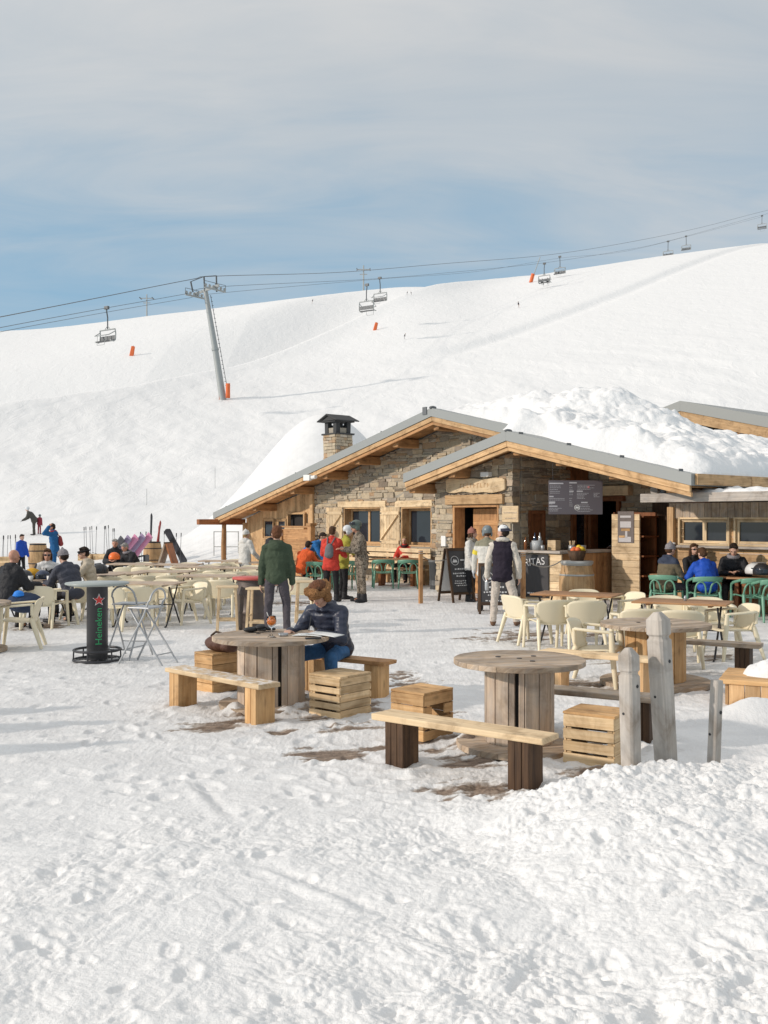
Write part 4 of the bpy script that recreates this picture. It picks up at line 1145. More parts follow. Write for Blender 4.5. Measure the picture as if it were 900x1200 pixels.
# ---- folding metal bar chairs
def metal_chair():
    t=thing('folding_bar_chair','grey tubular folding bar chair','chair')
    A=lambda s:s*.17
    mb=MB()
    pts=[(-.19,.33-.62,0),(-.17,.0+.02,.52)]
    up=[]
    for s in(-1,1): pass
    arch=[(-.20,-.30,0),(-.17,.06,.62),(-.165,.13,.80)]
    for a in np.linspace(math.pi,0,11): arch.append((.165*math.cos(a),.155+.02*math.sin(a),.82+.14*math.sin(a)))
    arch+=[(.165,.13,.80),(.17,.06,.62),(.20,-.30,0)]
    mb.tube(arch,.0125,8);mb.build('front_frame',M['steel'],t)
    mb=MB();mb.tube([(-.17,.34,0),(-.15,-.16,.70),(.15,-.16,.70),(.17,.34,0)],.0125,8);mb.tube([(-.165,.26,.13),(.165,.26,.13)],.009,6);mb.build('rear_frame',M['steel'],t)
    mb=MB();mb.tube([(-.188,-.19,.19),(.188,-.19,.19)],.009,6);mb.build('foot_rest',M['steel'],t)
    mb=MB();mb.box((0,-.02,.715),(.36,.33,.022));mb.build('seat',M['steel'],t,bevel=.01)
    return t
mcp=Proto(metal_chair())
mcp.place(gl(151,13.15,0),R(168),'grey tubular folding bar chair standing against the round bar table','folding metal bar chairs')
mcp.place(gl(173,12.62,0),R(-112),'grey folding bar chair turned sideways, right of the other metal one','folding metal bar chairs')
# ---- wooden bar stools round the steel drum
od=thing('steel_drum','dark steel drum with a red top used as a bar table','drum',gl(298,16.5,0))
mb=MB();mb.lathe([(.27,0),(.285,.01),(.285,.27),(.295,.29),(.285,.31),(.285,.56),(.295,.58),(.285,.6),(.285,.84)],32);mb.build('body',plain('rusty_steel',(.13,.105,.095),.5,.35,.45,3,.2,20),od)
mb=MB();mb.lathe([(0,.835),(.36,.835),(.37,.845),(.36,.875),(0,.878)],40);mb.build('top',plain('red_top',(.50,.085,.07),.5,0,.08,3),od)
def stool():
    t=thing('bar_stool','pale wooden bar stool','stool')
    mb=MB();mb.box((0,0,.735),(.36,.30,.032));mb.build('seat',M['pine_light'],t,bevel=.008)
    for sx in(-1,1):
        for sy in(-1,1):
            mb=MB();mb.beam((sx*.165,sy*.15,0),(sx*.13,sy*.11,.72),.04,.04,(0,1,0));mb.build('leg',M['pine_light'],t,bevel=.004)
    mb=MB()
    for sy in(-1,1): mb.beam((-.155,sy*.138,.2),(.155,sy*.138,.2),.022,.035)
    for sx in(-1,1): mb.beam((sx*.15,-.13,.3),(sx*.15,.13,.3),.022,.035)
    mb.build('stretcher',M['pine_light'],t)
    return t
stp=Proto(stool());GS='bar stools around the red-topped drum'
stp.place(gl(266.5,16.1,0),R(8),'pale wooden bar stool left of the red-topped drum',GS)
stp.place(gl(303,15.75,0),R(-6),'pale wooden bar stool right in front of the red-topped drum',GS)
stp.place(gl(358,17.4,0),R(10),'pale wooden bar stool right of the person in the green hoodie',GS)
# ---- cream armchairs
def cream_chair(mat,name,label,open_back=False):
    t=thing(name,label,'chair')
    m=M[mat]
    mb=MB()
    def seat(u,v):
        x=(u-.5)*(.47-.06*v);k=abs(2*u-1)
        return (x,-.245+.47*v,.435-.035*v-.022*math.sin(math.pi*u)*math.sin(math.pi*min(1,v*1.1))-.03*max(0,1-v*6)**2+.015*k**3)
    mb.shell(seat,10,10,.018);mb.build('seat',m,t)
    if not open_back:
        mb=MB()
        def back(u,v):
            k=2*u-1;a=abs(k)
            zt=.775-.05*a**6-.012*a*a
            z=.40+(zt-.40)*v
            w=.225+.05*math.sin(math.pi*min(v*1.0,1)*.55)
            return (k*w*(1-.03*v*v*a**3),.205+.13*v-.085*a*a*(.5+.5*v)+.01*math.sin(math.pi*u)*(1-v),z)
        mb.shell(back,14,10,.016);mb.build('backrest',m,t)
    else:
        mb=MB()
        def band(u,v):
            k=2*u-1;a=abs(k)
            return (k*.268,.30-.12*a**2.2+.01*v,.675+.095*v-.02*a**3)
        mb.shell(band,14,3,.02)
        mb.build('backrest',m,t)
        mb=MB()
        for s in(-1,1):
            P=[(s*.03,.20,.43)]
            for a in np.linspace(0,math.pi,9): P.append((s*(.14-.095*math.cos(a)),.24+.03*math.sin(a),.52+.15*math.sin(a)))
            P.append((s*.235,.19,.43));mb.tube(P,.018,6)
        mb.build('back_loop',m,t)
    for s in(-1,1):
        mb=MB()
        if not open_back:
            def arm(u,v):
                # flat strip from the back to the front
                y=.20-.43*u;z=.685-.03*u-.05*max(0,u-.85)*6*(u-.85);x=s*(.262+.022*math.sin(math.pi*u)+(v-.5)*.065)
                return (x,y,z)
            mb.shell(arm,10,2,.03)
            mb.tube([(s*.262,.20,.52),(s*.266,.20,.69)],.024,8)
        else:
            P=[(s*.262,.19,.73),(s*.285,.06,.70),(s*.29,-.1,.67),(s*.288,-.19,.63),(s*.282,-.22,.55)];mb.tube(P,[.027,.027,.027,.024,.02],8)
        mb.build('armrest',m,t)
        mb=MB()
        if open_back: mb.tube([(s*.282,-.22,.56),(s*.272,-.225,.43),(s*.285,-.26,0)],[.02,.027,.02],8)
        else:
            mb.tube([(s*.282,-.215,.655),(s*.272,-.225,.44),(s*.285,-.27,0)],[.028,.036,.024],8,ell=.8)
        mb.tube([(s*.22,-.2,.425),(s*.272,-.225,.43)],.018,6)
        mb.build('leg',m,t)
        mb=MB();mb.tube([(s*.225,.19,.47),(s*.232,.215,.38),(s*.262,.33,0)],[.034,.038,.024],8,ell=.8);mb.build('leg',m,t)
    return t
ccp=Proto(cream_chair('cream','plastic_armchair','cream plastic armchair'))
gcp=Proto(cream_chair('green','plastic_armchair','green plastic armchair',True))
def table(topm,legm=True):
    t=thing('folding_table','wooden folding table','table')
    mb=MB();L,W=1.22,.72
    for k in range(6): mb.box((0,-W/2+W/6*(k+.5),.728),(L,W/6-.006,.026))
    for s in(-1,1): mb.box((s*.4,0,.703),(.05,W-.06,.024))
    mb.build('tabletop',M[topm],t,bevel=.004)
    for s in(-1,1):
        mb=MB();x=s*.46
        mb.tube([(x,-.33,.015),(x,-.27,.07),(x,.0,.36),(x,.24,.64),(x,.27,.685)],.014,7)
        mb.tube([(x+.03*s,.33,.015),(x+.03*s,.27,.07),(x+.03*s,.0,.36),(x+.03*s,-.24,.64),(x+.03*s,-.27,.685)],.014,7)
        mb.tube([(x,-.40,.012),(x,-.33,.015)],.014,6);mb.tube([(x+.03*s,.40,.012),(x+.03*s,.33,.015)],.014,6)
        mb.build('cross_leg',M['black_metal'],t)
    mb=MB();mb.tube([(-.46,.0,.36),(.46,.0,.36)],.01,6);mb.build('leg_bar',M['black_metal'],t)
    return t
twp=Proto(table('table_worn'));tbp=Proto(table('table_brown'))
GT='wooden folding tables';GC='cream plastic armchairs';GG='green plastic armchairs'
def tloc(px,d): return gl(px,d,0)
# left block, row by row (nearest first): px, depth, rot, description
LT=[(172,17.1,-6,'worn table behind the two folding metal chairs'),(248,19.3,-4,'worn table left of the red-topped drum'),(193,20.9,-5,'worn table in the second row behind the metal chairs'),
    (158,24.4,-5,'worn table in front of the two people in black'),(205,24.1,-5,'worn table in front of the ski barrel'),(237,22.9,-4,'worn table below the leaning snowboard'),
    (284,22.4,-3,'worn table left of the green hoodie, behind the drum'),(134,20.3,-5,'worn table beside the beige jacket'),(262,26.2,-4,'worn table nearest to the hut post'),(306,25.2,-3,'worn table behind the green hoodie')]
for px,d,rz,lab in LT: twp.place(tloc(px,d),R(rz),lab,GT)
twp.place(tloc(40,17.75),R(-3),'worn table with helmets on it among the seated people on the left',GT)
twp.place(tloc(2,17.9),R(-3),'worn table cut by the left edge beside the bald person',GT)
twp.place(tloc(105,19.6),R(-3),'worn table in front of the black headband',GT)
tbp.place(tloc(676,14.6),R(-27),'brown folding table below the oak barrel at the bar',GT)
tbp.place(tloc(800,13.25),R(-27),'brown folding table with a salt shaker, behind the rightmost drum table',GT)
CH=[ # left block: px, d, rz (180 = back to us, 0 = facing us, -90 facing left, 90 facing right)
 (24,14.05,-82,'cream armchair facing left at the left edge, nearest of the left block'),(52,16.75,172,'cream armchair with its broad back to us below the helmet table'),(14,16.7,186,'cream armchair behind the bald person in black'),
 (84,17.5,-115,'cream armchair under the grey beanie'),(99,18.2,160,'cream armchair left of the bar table column'),
 (139,16.45,172,'cream armchair seen behind the nearest metal folding chair'),(163,16.6,196,'cream armchair seen through the sideways metal folding chair'),(219,17.3,-60,'cream armchair turned sideways in the gap right of the metal chairs'),
 (152,18.1,4,'cream armchair facing us over the nearest left table'),(188,18.2,-4,'cream armchair facing us, its pale seat just above the nearest left table'),
 (230,18.45,182,'cream armchair backing us at the table left of the drum'),(262,18.4,176,'cream armchair half behind the left bar stool'),(240,20.2,2,'cream armchair on the far side of the table left of the drum'),(266,20.1,-3,'cream armchair on the far side, just left of the drum'),
 (172,20.0,180,'left of two cream armchairs with their backs to us in the second row'),(200,19.9,176,'right of two cream armchairs with their backs to us in the second row'),(212,21.8,5,'cream armchair facing us in the second row'),(182,21.9,-4,'cream armchair facing us behind the second row table'),
 (131,19.5,184,'cream armchair half hidden by the round bar tabletop'),(149,23.3,182,'cream armchair just right of the orange helmet'),(172,23.2,177,'left of the cream armchairs below the ski barrel'),(192,23.0,183,'middle one of the cream armchairs below the ski barrel'),(212,23.1,178,'right one of the cream armchairs below the A-shaped sign'),
 (233,21.9,181,'cream armchair with its back to us below the snowboard'),(254,21.7,175,'cream armchair left of the white jacket, back to us'),(278,21.3,182,'cream armchair with its back to us just behind the drum top'),(297,21.5,178,'cream armchair at the left elbow of the green hoodie'),
 (292,23.6,2,'cream armchair facing us below the white jacket'),(246,24.0,4,'cream armchair facing us left of the white jacket'),(166,25.4,0,'cream armchair facing us beside the two people in black'),(218,25.2,-3,'cream armchair facing us below the A-shaped sign'),
 (262,25.3,180,'cream armchair in the far row near the hut post'),(276,27.2,5,'farthest cream armchair near the hut post'),(352,19.3,176,'cream armchair right of the green hoodie with its back to us'),
 # right block
 (615,14.75,112,'cream armchair seen from the side next to the cargo trousers'),(643,14.0,186,'cream armchair with its back to us at the left end of the brown table'),(682,13.8,176,'cream armchair with its back to us at the middle of the brown table'),
 (690,15.5,2,'cream armchair on the far side of the brown table by the oak barrel'),(727,15.1,-60,'cream armchair at the right end of the brown table by the oak barrel'),
 (748,12.65,180,'cream armchair with its back to us just above the tallest post'),(793,12.45,176,'cream armchair with its back to us behind the rightmost drum table'),(786,14.2,4,'cream armchair on the far side of the salt shaker table'),(832,13.95,-10,'cream armchair on the far right corner of the salt shaker table'),
 (701,11.05,58,'empty cream armchair in front, turned to the right between the drum tables'),(858,13.1,-78,'empty cream armchair on the right, facing left towards the salt shaker')]
for px,d,rz,lab in CH: ccp.place(tloc(px+random.uniform(-1.5,1.5),d+random.uniform(-.08,.08)),R(rz+random.uniform(-11,11)),lab,GC).scale=(1.03,.98,.93)
for px,d,rz,lab in((449,26.4,182,'left of the two green armchairs in front of the red jacket'),(479,26.3,176,'right of the two green armchairs in front of the red jacket'),(374,25.0,150,'green armchair behind the orange jacket'),(404,25.6,200,'green armchair half hidden behind the camouflage suit'),
   (780,19.15,150,'green armchair the person in the grey beanie sits on'),(826,18.65,176,'green armchair under the bright blue jacket'),(880,18.2,184,'empty green armchair below the white helmet'),(903,17.8,182,'green armchair cut by the right edge')):
    gcp.place(tloc(px,d),R(rz),lab,GG)
def trestle(px,d,rz,L,label):
    t=thing('long_table',label,'table',tloc(px,d),rz)
    mb=MB()
    for k in range(5): mb.box((0,-.36+.144*(k+.5),.725),(L,.138,.035))
    mb.build('tabletop',M['table_brown'],t,bevel=.004)
    for s in(-1,1):
        mb=MB();mb.box((s*(L/2-.3),0,.35),(.08,.5,.7));mb.build('leg',M['larch_red'],t,bevel=.004)
    return t
trestle(826,19.42,-TH+R(12),2.0,'long brown table the four people sit at under the windows')
trestle(905,18.5,-TH+R(14),1.5,'brown table with a white helmet at the right edge')
trestle(466,27.2,R(-14),1.5,'brown table in front of the person in the red jacket')
trestle(372,26.3,R(-10),1.3,'brown table in front of the orange jacket')
# plank bench with a back along the hut wall
wb=thing('wall_bench','long pine bench with a plank back along the stone wall','bench',(HO[0],HO[1],0),-TH)
a,b=U(412),U(510);mb=MB()
for z in(.62,.80,.95): mb.box(((a+b)/2,2.28,z),(b-a,.035,.12),jit=.004)
mb.build('backrest',M['pine_light'],wb,bevel=.005)
mb=MB()
for k in range(3): mb.box(((a+b)/2,1.86+k*.14,.44),(b-a,.132,.04))
mb.build('seat',M['pine_light'],wb,bevel=.005)
for x in(a+.2,(a+b)/2,b-.2):
    mb=MB();mb.box((x,2.0,.21),(.1,.4,.42));mb.box((x,2.33,.5),(.09,.06,1.0));mb.build('leg',M['pine'],wb)
# ---- bin, rope posts, barrels, boards
bn_=thing('litter_bin','dark grey round litter bin against the stone wall','bin',gl(511,25.9,0))
mb=MB();mb.lathe([(0,.0),(.16,.0),(.19,.70),(.205,.70),(.205,.75),(.19,.76),(.17,.76),(.17,.1)],28);mb.build('tub',M['grey_bin'],bn_)
for k in range(5):
    h_=MB();a=2*math.pi*k/5;h_.tube([(.18*math.cos(a),.18*math.sin(a),.08),(.193*math.cos(a),.193*math.sin(a),.66)],.007,5);h_.build('rib',M['grey_bin'],bn_)
def ropepost(px,d,h,label):
    t=thing('rope_post',label,'post',gl(px,d,0))
    mb=MB();mb.box((0,0,h/2-.03),(.085,.085,h+.06),Matrix.Rotation(R(20),3,'Z'),taper=.95);mb.build('shaft',M['pine_orange'],t,bevel=.012)
    mb=MB();mb.tube([(.05*math.cos(a),.05*math.sin(a),h-.1+.003*k) for k,a in enumerate(np.linspace(0,4*math.pi,30))],.009,5);mb.build('knot',M['wood_grey'],t);return t
rp1=ropepost(493,21.5,1.16,'slim wooden rope post standing alone on the snow')
rp2=ropepost(613,19.9,1.17,'wooden rope post in front of the banner')
def rope(p,q,sag,label):
    mb=MB();mb.tube([tuple(Vector(p).lerp(Vector(q),t)-Vector((0,0,4*sag*t*(1-t)))) for t in np.linspace(0,1,16)],.012,6)
    o=mb.build('rope',M['wood_grey']);tag(o,label,'rope');return o
def barrel(px,d,h,rm,label,group=None,z=0,lid=True,bands='rubber'):
    t=thing('oak_barrel',label,'barrel',gl(px,d,z),0,group)
    pr=[(rm*(.80+.20*math.sin(math.pi*k/10)),h*k/10) for k in range(11)]
    mb=MB();mb.lathe(pr,40,planks=2);mb.build('staves',M['barrel'],t)
    for zf,w in((.03,.05),(.27,.035),(.73,.035),(.97,.05)):
        r=rm*(.80+.20*math.sin(math.pi*zf))+.004
        mb=MB();mb.lathe([(r,h*zf-w/2),(r+.003,h*zf-w/2),(r+.003,h*zf+w/2),(r-.004,h*zf+w/2)],40);mb.build('hoop',M[bands],t)
    if lid: mb=MB();mb.lathe([(0,h-.02),(rm*.80,h-.015)],32);mb.build('lid',M['barrel'],t)
    return t
bb=barrel(676,20.6,.93,.37,'oak barrel with galvanised hoops at the bar corner, holding the fruit bowl',bands='galv')
mb=MB();mb.lathe([(.30,.90),(.335,.90),(.345,.955),(.33,.97),(0,.972)],40);mb.build('rim',M['galv'],bb)
rope((XD(613,19.9),19.9,1.06),(XD(658,20.5),20.5,.98),.16,'pale rope from the wooden post to the oak barrel')
rope((XD(493,21.5),21.5,1.05),(XD(531,22.1),22.1,1.02),.12,'pale rope from the slim post to the chalkboard')
fb=thing('fruit_bowl','brown bowl of oranges and lemons on the oak barrel','bowl',gl(676,20.6,.972))
mb=MB();mb.lathe([(.0,.0),(.13,.0),(.165,.09),(.195,.21),(.18,.21),(.15,.09),(0,.05)],28);mb.build('bowl',M['wood_dark'],fb)
for (x,y,z,c) in((-.09,-.07,.22,'orange_pad'),(.0,-.1,.235,'orange_pad'),(-.04,.06,.24,'orange_pad'),(.09,-.07,.25,'lemon'),(.05,.04,.28,'lemon'),(.13,.03,.22,'lemon')):
    if c=='lemon' and 'lemon' not in M: M['lemon']=plain('lemon_skin',(.72,.47,.03),.5,0,.08,8)
    mb=MB();mb.ball((x,y,z),(.06,.052,.052));mb.build('fruit',M[c],fb)
def ablade(t,P,mat,name,frame=True,th=.03):
    pass
def aboard(px,d,rz,w,h,sp,label,white_back=True):
    t=thing('chalkboard_sign',label,'sign',gl(px,d,0),rz)
    for s,nm in((-1,'front_board'),(1,'rear_board')):
        mb=MB();T=Matrix.Translation((0,s*sp,0))@Matrix.Rotation(s*math.atan2(sp-.03,h),4,'X')
        mb.T=T
        for sx in(-1,1): mb.box((sx*(w/2-.025),0,h/2),(.05,.035,h))
        mb.box((0,0,h-.03),(w-.104,.035,.06));mb.box((0,0,.2),(w-.104,.035,.06))
        o=mb.build(nm,M['wood_dark'],t,bevel=.003)
        mb=MB();mb.T=T;mb.box((0,0,(h+.17)/2),(w-.11,.015,h-.28));p=mb.build('panel',M['chalk'] if (s<0 or not white_back) else M['white'],o)
        if s<0:
            mb=MB();mb.T=T
            y=-.0095;z=h-.30
            mb.tube([(0-.12+.10*math.cos(a),y,z+.02+.10*math.sin(a)) for a in np.linspace(0,2*math.pi,24,endpoint=False)],.006,5,closed=True)
            mb.prism([(-.19,y,z-.02),(-.05,y,z-.02),(-.09,y,z+.05),(-.115,y,z+.02),(-.14,y,z+.06)],(0,-.002,0))
            mb.box((.09,y,z+.03),(.12,.003,.03))
            for zz_,L,hh in((z-.17,.3,.035),(z-.27,.42,.03),(z-.33,.26,.03),(z-.44,.36,.022),(z-.49,.4,.022),(z-.54,.3,.022)):
                x=-L/2
                while x<L/2: l=random.uniform(.02,.06);mb.box((x+l/2,y,zz_+random.uniform(-.004,.004)),(l*.8,.003,hh*random.uniform(.6,1)));x+=l+.01
            mb.build('chalk_writing',M['chalk_text'],p)
    return t
aboard(535,22.0,R(30),.62,1.22,.30,'dark chalkboard sign with a round mountain logo by the entrance')
aboard(579,19.3,R(-4),.62,1.0,.26,'dark chalkboard sign half hidden behind the navy vest',False)
# ---- menu board hung under the porch roof
d0=21.3;xc=XD(674.5,d0);zt_,zb=ZY(563,d0),ZY(602.8,d0);wm=63.5*d0/F
mbd=thing('menu_board','wide purple-grey menu board hanging above the bar','menu board',(xc,d0,zb),R(1.5));hm=zt_-zb
mb=MB();mb.box((0,0,hm/2),(wm,.03,hm));mp=mb.build('panel',M['menu_bg'],mbd,bevel=.004)
mb=MB();y=-.017
def blk(x0,x1,z0,z1,rows,h=.009,f=(.5,1)): print_lines(mb,-wm/2+x0*wm,-wm/2+x1*wm,z0*hm,z1*hm,rows,y,h,f)
for (x0,x1,z) in((.01,.27,.91),(.01,.09,.525),(.01,.12,.36),(.01,.16,.24),(.38,.52,.93),(.38,.46,.68),(.52,.63,.68),(.60,.72,.35)): mb.box((-wm/2+(x0+x1)/2*wm,y,z*hm),((x1-x0)*wm,.003,.028))
mb.box((-wm/2+.06*wm,y,.33*hm),(.11*wm,.003,.02))
blk(.02,.28,.60,.86,5);blk(.01,.33,.40,.49,2);blk(.01,.13,.28,.33,1);blk(.01,.30,.08,.20,3);blk(.38,.47,.55,.88,6);blk(.38,.47,.22,.50,5)
blk(.53,.95,.72,.88,4);blk(.52,.78,.45,.64,5);blk(.83,.95,.5,.64,4);blk(.53,.95,.06,.30,5)
mb.build('print',M['menu_txt'],mp)
mb=MB();cx,cz=-wm/2+.525*wm,.20*hm;rl=.055
mb.tube([(cx+rl*math.cos(a),y,cz+rl*math.sin(a)) for a in np.linspace(0,2*math.pi,24,endpoint=False)],.006,5,closed=True)
mb.prism([(cx-.045,y,cz-.02),(cx+.045,y,cz-.02),(cx+.02,y,cz+.03),(cx,y,cz+.01),(cx-.02,y,cz+.035)],(0,-.002,0));mb.build('logo',M['white'],mp)
mb=MB();mb.ball((-wm/2+.74*wm,y,.80*hm),(.026,.003,.026),10,6);mb.build('red_dot',plain('pink_print',(.62,.22,.22),.6),mp)
for s in(-1,1):
    mb=MB();mb.tube([(s*wm*.42,0,hm),(s*wm*.42,.05,hm+.62)],.006,5);mb.build('chain',M['black_metal'],mbd)
# ---- small things on the bar
def loc_hut(u,y,z): return (HO[0]+cT*u+sT*y,HO[1]-sT*u+cT*y,z)
def small(name,label,cat,loc,prof,mat,n=16):
    mb=MB();mb.lathe(prof,n);o=mb.build(name,mat);o.location=loc;tag(o,label,cat);return o
WT=1.129
bcol=[plain('bottle_glass_dark',(.03,.05,.09),.1,0,.1),plain('bottle_glass_clear',(.45,.47,.48),.12,0,.1),plain('bottle_amber',(.25,.09,.03),.12)]
Lb=['dark bottle with a blue label standing in the ice bucket on the bar','pale bottle in the ice bucket on the bar','amber bottle at the left end of the bar']
for i,(u,y,k) in enumerate(((-.02,1.0,0),(.06,1.08,1),(-.26,.95,2))):
    small('bottle',Lb[i],'bottle',loc_hut(u,y,WT+(.10 if i<2 else 0)),[(0,0),(.037,0),(.038,.19),(.014,.24),(.013,.30),(0,.30)],bcol[k],12)
small('ice_bucket','clear ice bucket on the bar counter','bucket',loc_hut(.02,1.04,WT),[(0,0),(.11,0),(.135,.22),(.128,.22),(.105,.015),(0,.015)],bcol[1],20)
small('jar','glass jar left of the ice bucket on the bar','jar',loc_hut(-.2,1.12,WT),[(0,0),(.06,0),(.06,.15),(.045,.18),(0,.18)],bcol[1],14)
small('cup','steel cup between the ice bucket and the wooden box','cup',loc_hut(.22,1.0,WT),[(0,0),(.045,0),(.05,.12),(.045,.12),(.04,.01),(0,.01)],M['steel'],14)
mb=MB();mb.box((0,0,.115),(.24,.18,.23));o=mb.build('wooden_box',M['pine_light'],bevel=.006);o.location=loc_hut(.34,1.25,WT);o.rotation_euler=(0,0,-TH);tag(o,'pale wooden box standing on the bar counter','box')
for i,(u,y,lab) in enumerate(((.70,1.45,'steel pot of wooden spoons on the bar, left of two'),(.88,1.60,'steel pot on the bar next to the serving hatch'))):
    t=thing('steel_pot',lab,'pot',loc_hut(u,y,WT));mb=MB();mb.lathe([(0,0),(.08,0),(.085,.12),(.078,.12),(.074,.01),(0,.01)],16);mb.build('pot',M['steel'],t)
    if i==0:
        for k in range(6): mb=MB();mb.tube([(.03*math.cos(k),.03*math.sin(k),.05),(.06*math.cos(k),.06*math.sin(k),.22)],.012,5);mb.build('spoon',M['pine_light'],t)
# ---- small things on the tables
zt1=.70
gl_=thing('drink_glass','stemmed glass of orange aperitif on the left drum table','glass',(XD(318,9.55),9.55,zt1))
def glassmat():
    m,nt,b=newmat('clear_glass');b.inputs['Base Color'].default_value=(1,1,1,1);b.inputs['Roughness'].default_value=.03;b.inputs['Transmission Weight'].default_value=1;b.inputs['IOR'].default_value=1.2;return m
M['glass']=glassmat()
mb=MB();mb.lathe([(0,0),(.038,.0),(.036,.004),(.006,.01),(.005,.085),(.02,.095),(.045,.125),(.05,.16),(.042,.205),(.040,.205),(.047,.16),(.042,.127),(0,.10)],20);mb.build('bowl_and_stem',M['glass'],gl_)
mb=MB();mb.lathe([(0,.103),(.040,.129),(.046,.162),(0,.163)],20);mb.build('drink',plain('orange_drink',(.80,.20,.02),.2,0,.05),gl_)
mb=MB();mb.tube([(.0,.0,.12),(-.045,.01,.24)],.004,6);mb.build('straw',M['white'],gl_)
small('ashtray','small steel ashtray beside the orange drink','ashtray',(XD(332,9.62),9.62,zt1),[(0,0),(.045,0),(.05,.03),(.044,.03),(.04,.008),(0,.008)],M['steel'],18)
gv=thing('gloves','pair of black gloves lying on the left drum table','gloves',(XD(300,9.95),9.95,zt1),R(20))
for k in range(2):
    mb=MB();mb.ball((-.05+.1*k,.02*k,.03+.02*k),(.09,.05,.028),rot=Matrix.Rotation(R(20+40*k),3,'Z'))
    for f in range(4): mb.cone((.02+.1*k,.03-.02*f+.02*k,.03),.016,(.10+.1*k-.012*abs(f-1.5),.045-.03*f+.02*k,.025),.012,8)
    mb.build('glove',M['rubber'],gv)
def sheet(name,label,cat,x,d,z,w,l,rz,mat,bend=0,th=.003,tilt=0):
    mb=MB()
    def fn(u,v): return ((u-.5)*w,(v-.5)*l,bend*math.sin(math.pi*u)+tilt*(u-.5)*w)
    mb.shell(fn,12,4,th);o=mb.build(name,mat);o.location=(x,d,z);o.rotation_euler=(0,0,rz);tag(o,label,cat);return o
paper=plain('paper',(.76,.76,.74),.7,0,.03)
sheet('open_magazine','open white paper the person in the fur hat writes on','paper',XD(363,9.66),9.66,zt1+.006,.30,.21,R(-14),paper,.008)
sheet('folded_map','large paper sheet hanging over the drum table edge','paper',XD(381,9.66),9.66,zt1+.014,.32,.22,R(-24),paper,.006,.003,-.06)
mb=MB();mb.box((0,0,.006),(.15,.075,.011));o=mb.build('phone',M['rubber'],bevel=.003);o.location=(XD(367,9.40),9.40,zt1+.001);o.rotation_euler=(0,0,R(12));tag(o,'black phone lying at the front of the drum table','phone')
small('salt_shaker','small salt shaker on the brown table at the right','shaker',(XD(803,13.25),13.25,.73),[(0,0),(.02,0),(.02,.06),(.014,.08),(0,.085)],M['steel'],10)
bgb=thing('bag','brown leather bag lying on the plank box','bag',(-1.74,10.58,.425),R(-30))
mb=MB();mb.ball((0,0,.085),(.22,.15,.095),16,10);mb.ball((.12,-.02,.07),(.12,.13,.075),14,8);mb.build('body',fabric('brown_leather',(.11,.055,.04),.6,9,.5),bgb)
mb=MB();mb.tube([(-.14,-.02,.16),(-.05,-.05,.21),(.08,-.05,.19),(.16,-.04,.12)],.012,6);mb.build('handle',M['wood_dark'],bgb)
# ---- far left: barrels, crates, poles, boards
barrel(44.5,35,.97,.34,'oak barrel beside the person in the long blue jacket','small oak barrels')
barrel(179,38,.97,.36,'oak barrel with skis standing in it','small oak barrels',lid=False)
ss=thing('a_frame_sign','brown A-shaped wooden sign seen from its side','sign',gl(197,35,0),R(80))
for s,n_ in((-1,'front_board'),(1,'rear_board')):
    mb=MB();mb.T=Matrix.Translation((0,s*.34,0))@Matrix.Rotation(s*R(18),4,'X');mb.box((0,0,.5),(.55,.06,1.04));mb.build(n_,M['wood_brown_grey'] if s>0 else M['larch_red'],ss)
mb=MB();mb.box((0,0,1.0),(.57,.1,.05));mb.build('hinge_bar',M['wood_dark'],ss)
for (px,d,lab) in((8,38,'small plank crate with ski poles at the left edge'),(101,41,'left of two small crates holding ski poles'),(119,41,'right of two small crates holding ski poles')):
    crate(XD(px,d),d,R(-8),.55,.4,.36,lab,'crate_wood',(0,0),rows=3,group='small crates holding ski poles')
polem=plain('pole_paint',(.10,.10,.11),.4,.2)
def skipole():
    t=thing('ski_pole','thin dark ski pole standing in the snow','ski pole');mb=MB();mb.tube([(0,0,-.1),(0,0,1.08)],.009,5);mb.build('shaft',polem,t)
    mb=MB();mb.tube([(0,0,1.06),(0,0,1.2)],.019,6);mb.build('grip',M['rubber'],t);mb=MB();mb.lathe([(0,.06),(.05,.06),(.045,.075),(0,.08)],10);mb.build('basket',M['rubber'],t);return t
spp=Proto(skipole());GP='ski poles standing in the snow behind the terrace'
for px,d,a in((4,38,8),(8,39,-6),(17,39,0),(21,39.5,-4),(99,41,0),(102,41.2,4),(106,41,2),(112,41,-2),(126,41,3),(128,41.5,-4),(132,42,2),(135,42,-5),(122,41,1),(109,41.5,5),(14,39,-3),(2,38.5,4),(163,39,-3),(166,39,2),(170,39,-2),(192,38.5,3),(188,38.6,-4),(206,37,0),(211,37,2),(265,37,1)):
    spp.place((XD(px,d),d,hz(XD(px,d),d)+(.18 if 95<px<130 else 0)),random.uniform(0,3),'thin dark ski pole standing upright behind the terrace',GP,(R(random.uniform(-3,3)),R(a)))
def ski(name,label,mat,px,d,z,L,w,tilt,lean=0,cat='skis',rz=0):
    mb=MB()
    def fn(u,v):
        s=u*L;tip=max(0,(u-.9)/.1);ww=w*(1-.15*math.sin(math.pi*u))*(math.sqrt(max(0.05,1-tip**2)))
        return ((v-.5)*ww,-.06*tip**2,s)
    mb.shell(fn,24,2,.014);o=mb.build(name,mat);o.location=(XD(px,d),d,z);o.rotation_euler=(R(lean),R(tilt),rz);tag(o,label,cat);return o
skm=[plain('ski_black',(.05,.05,.055),.3,0,.1),plain('ski_red',(.35,.06,.05),.3),plain('board_pink',(.62,.26,.40),.35,0,.2,9),plain('board_violet',(.30,.24,.36),.35,0,.25,7),plain('board_dark',(.06,.06,.07),.35,0,.2,7)]
ski('ski','black ski standing tallest in the oak barrel',skm[0],176,38,.45,1.62,.09,2)
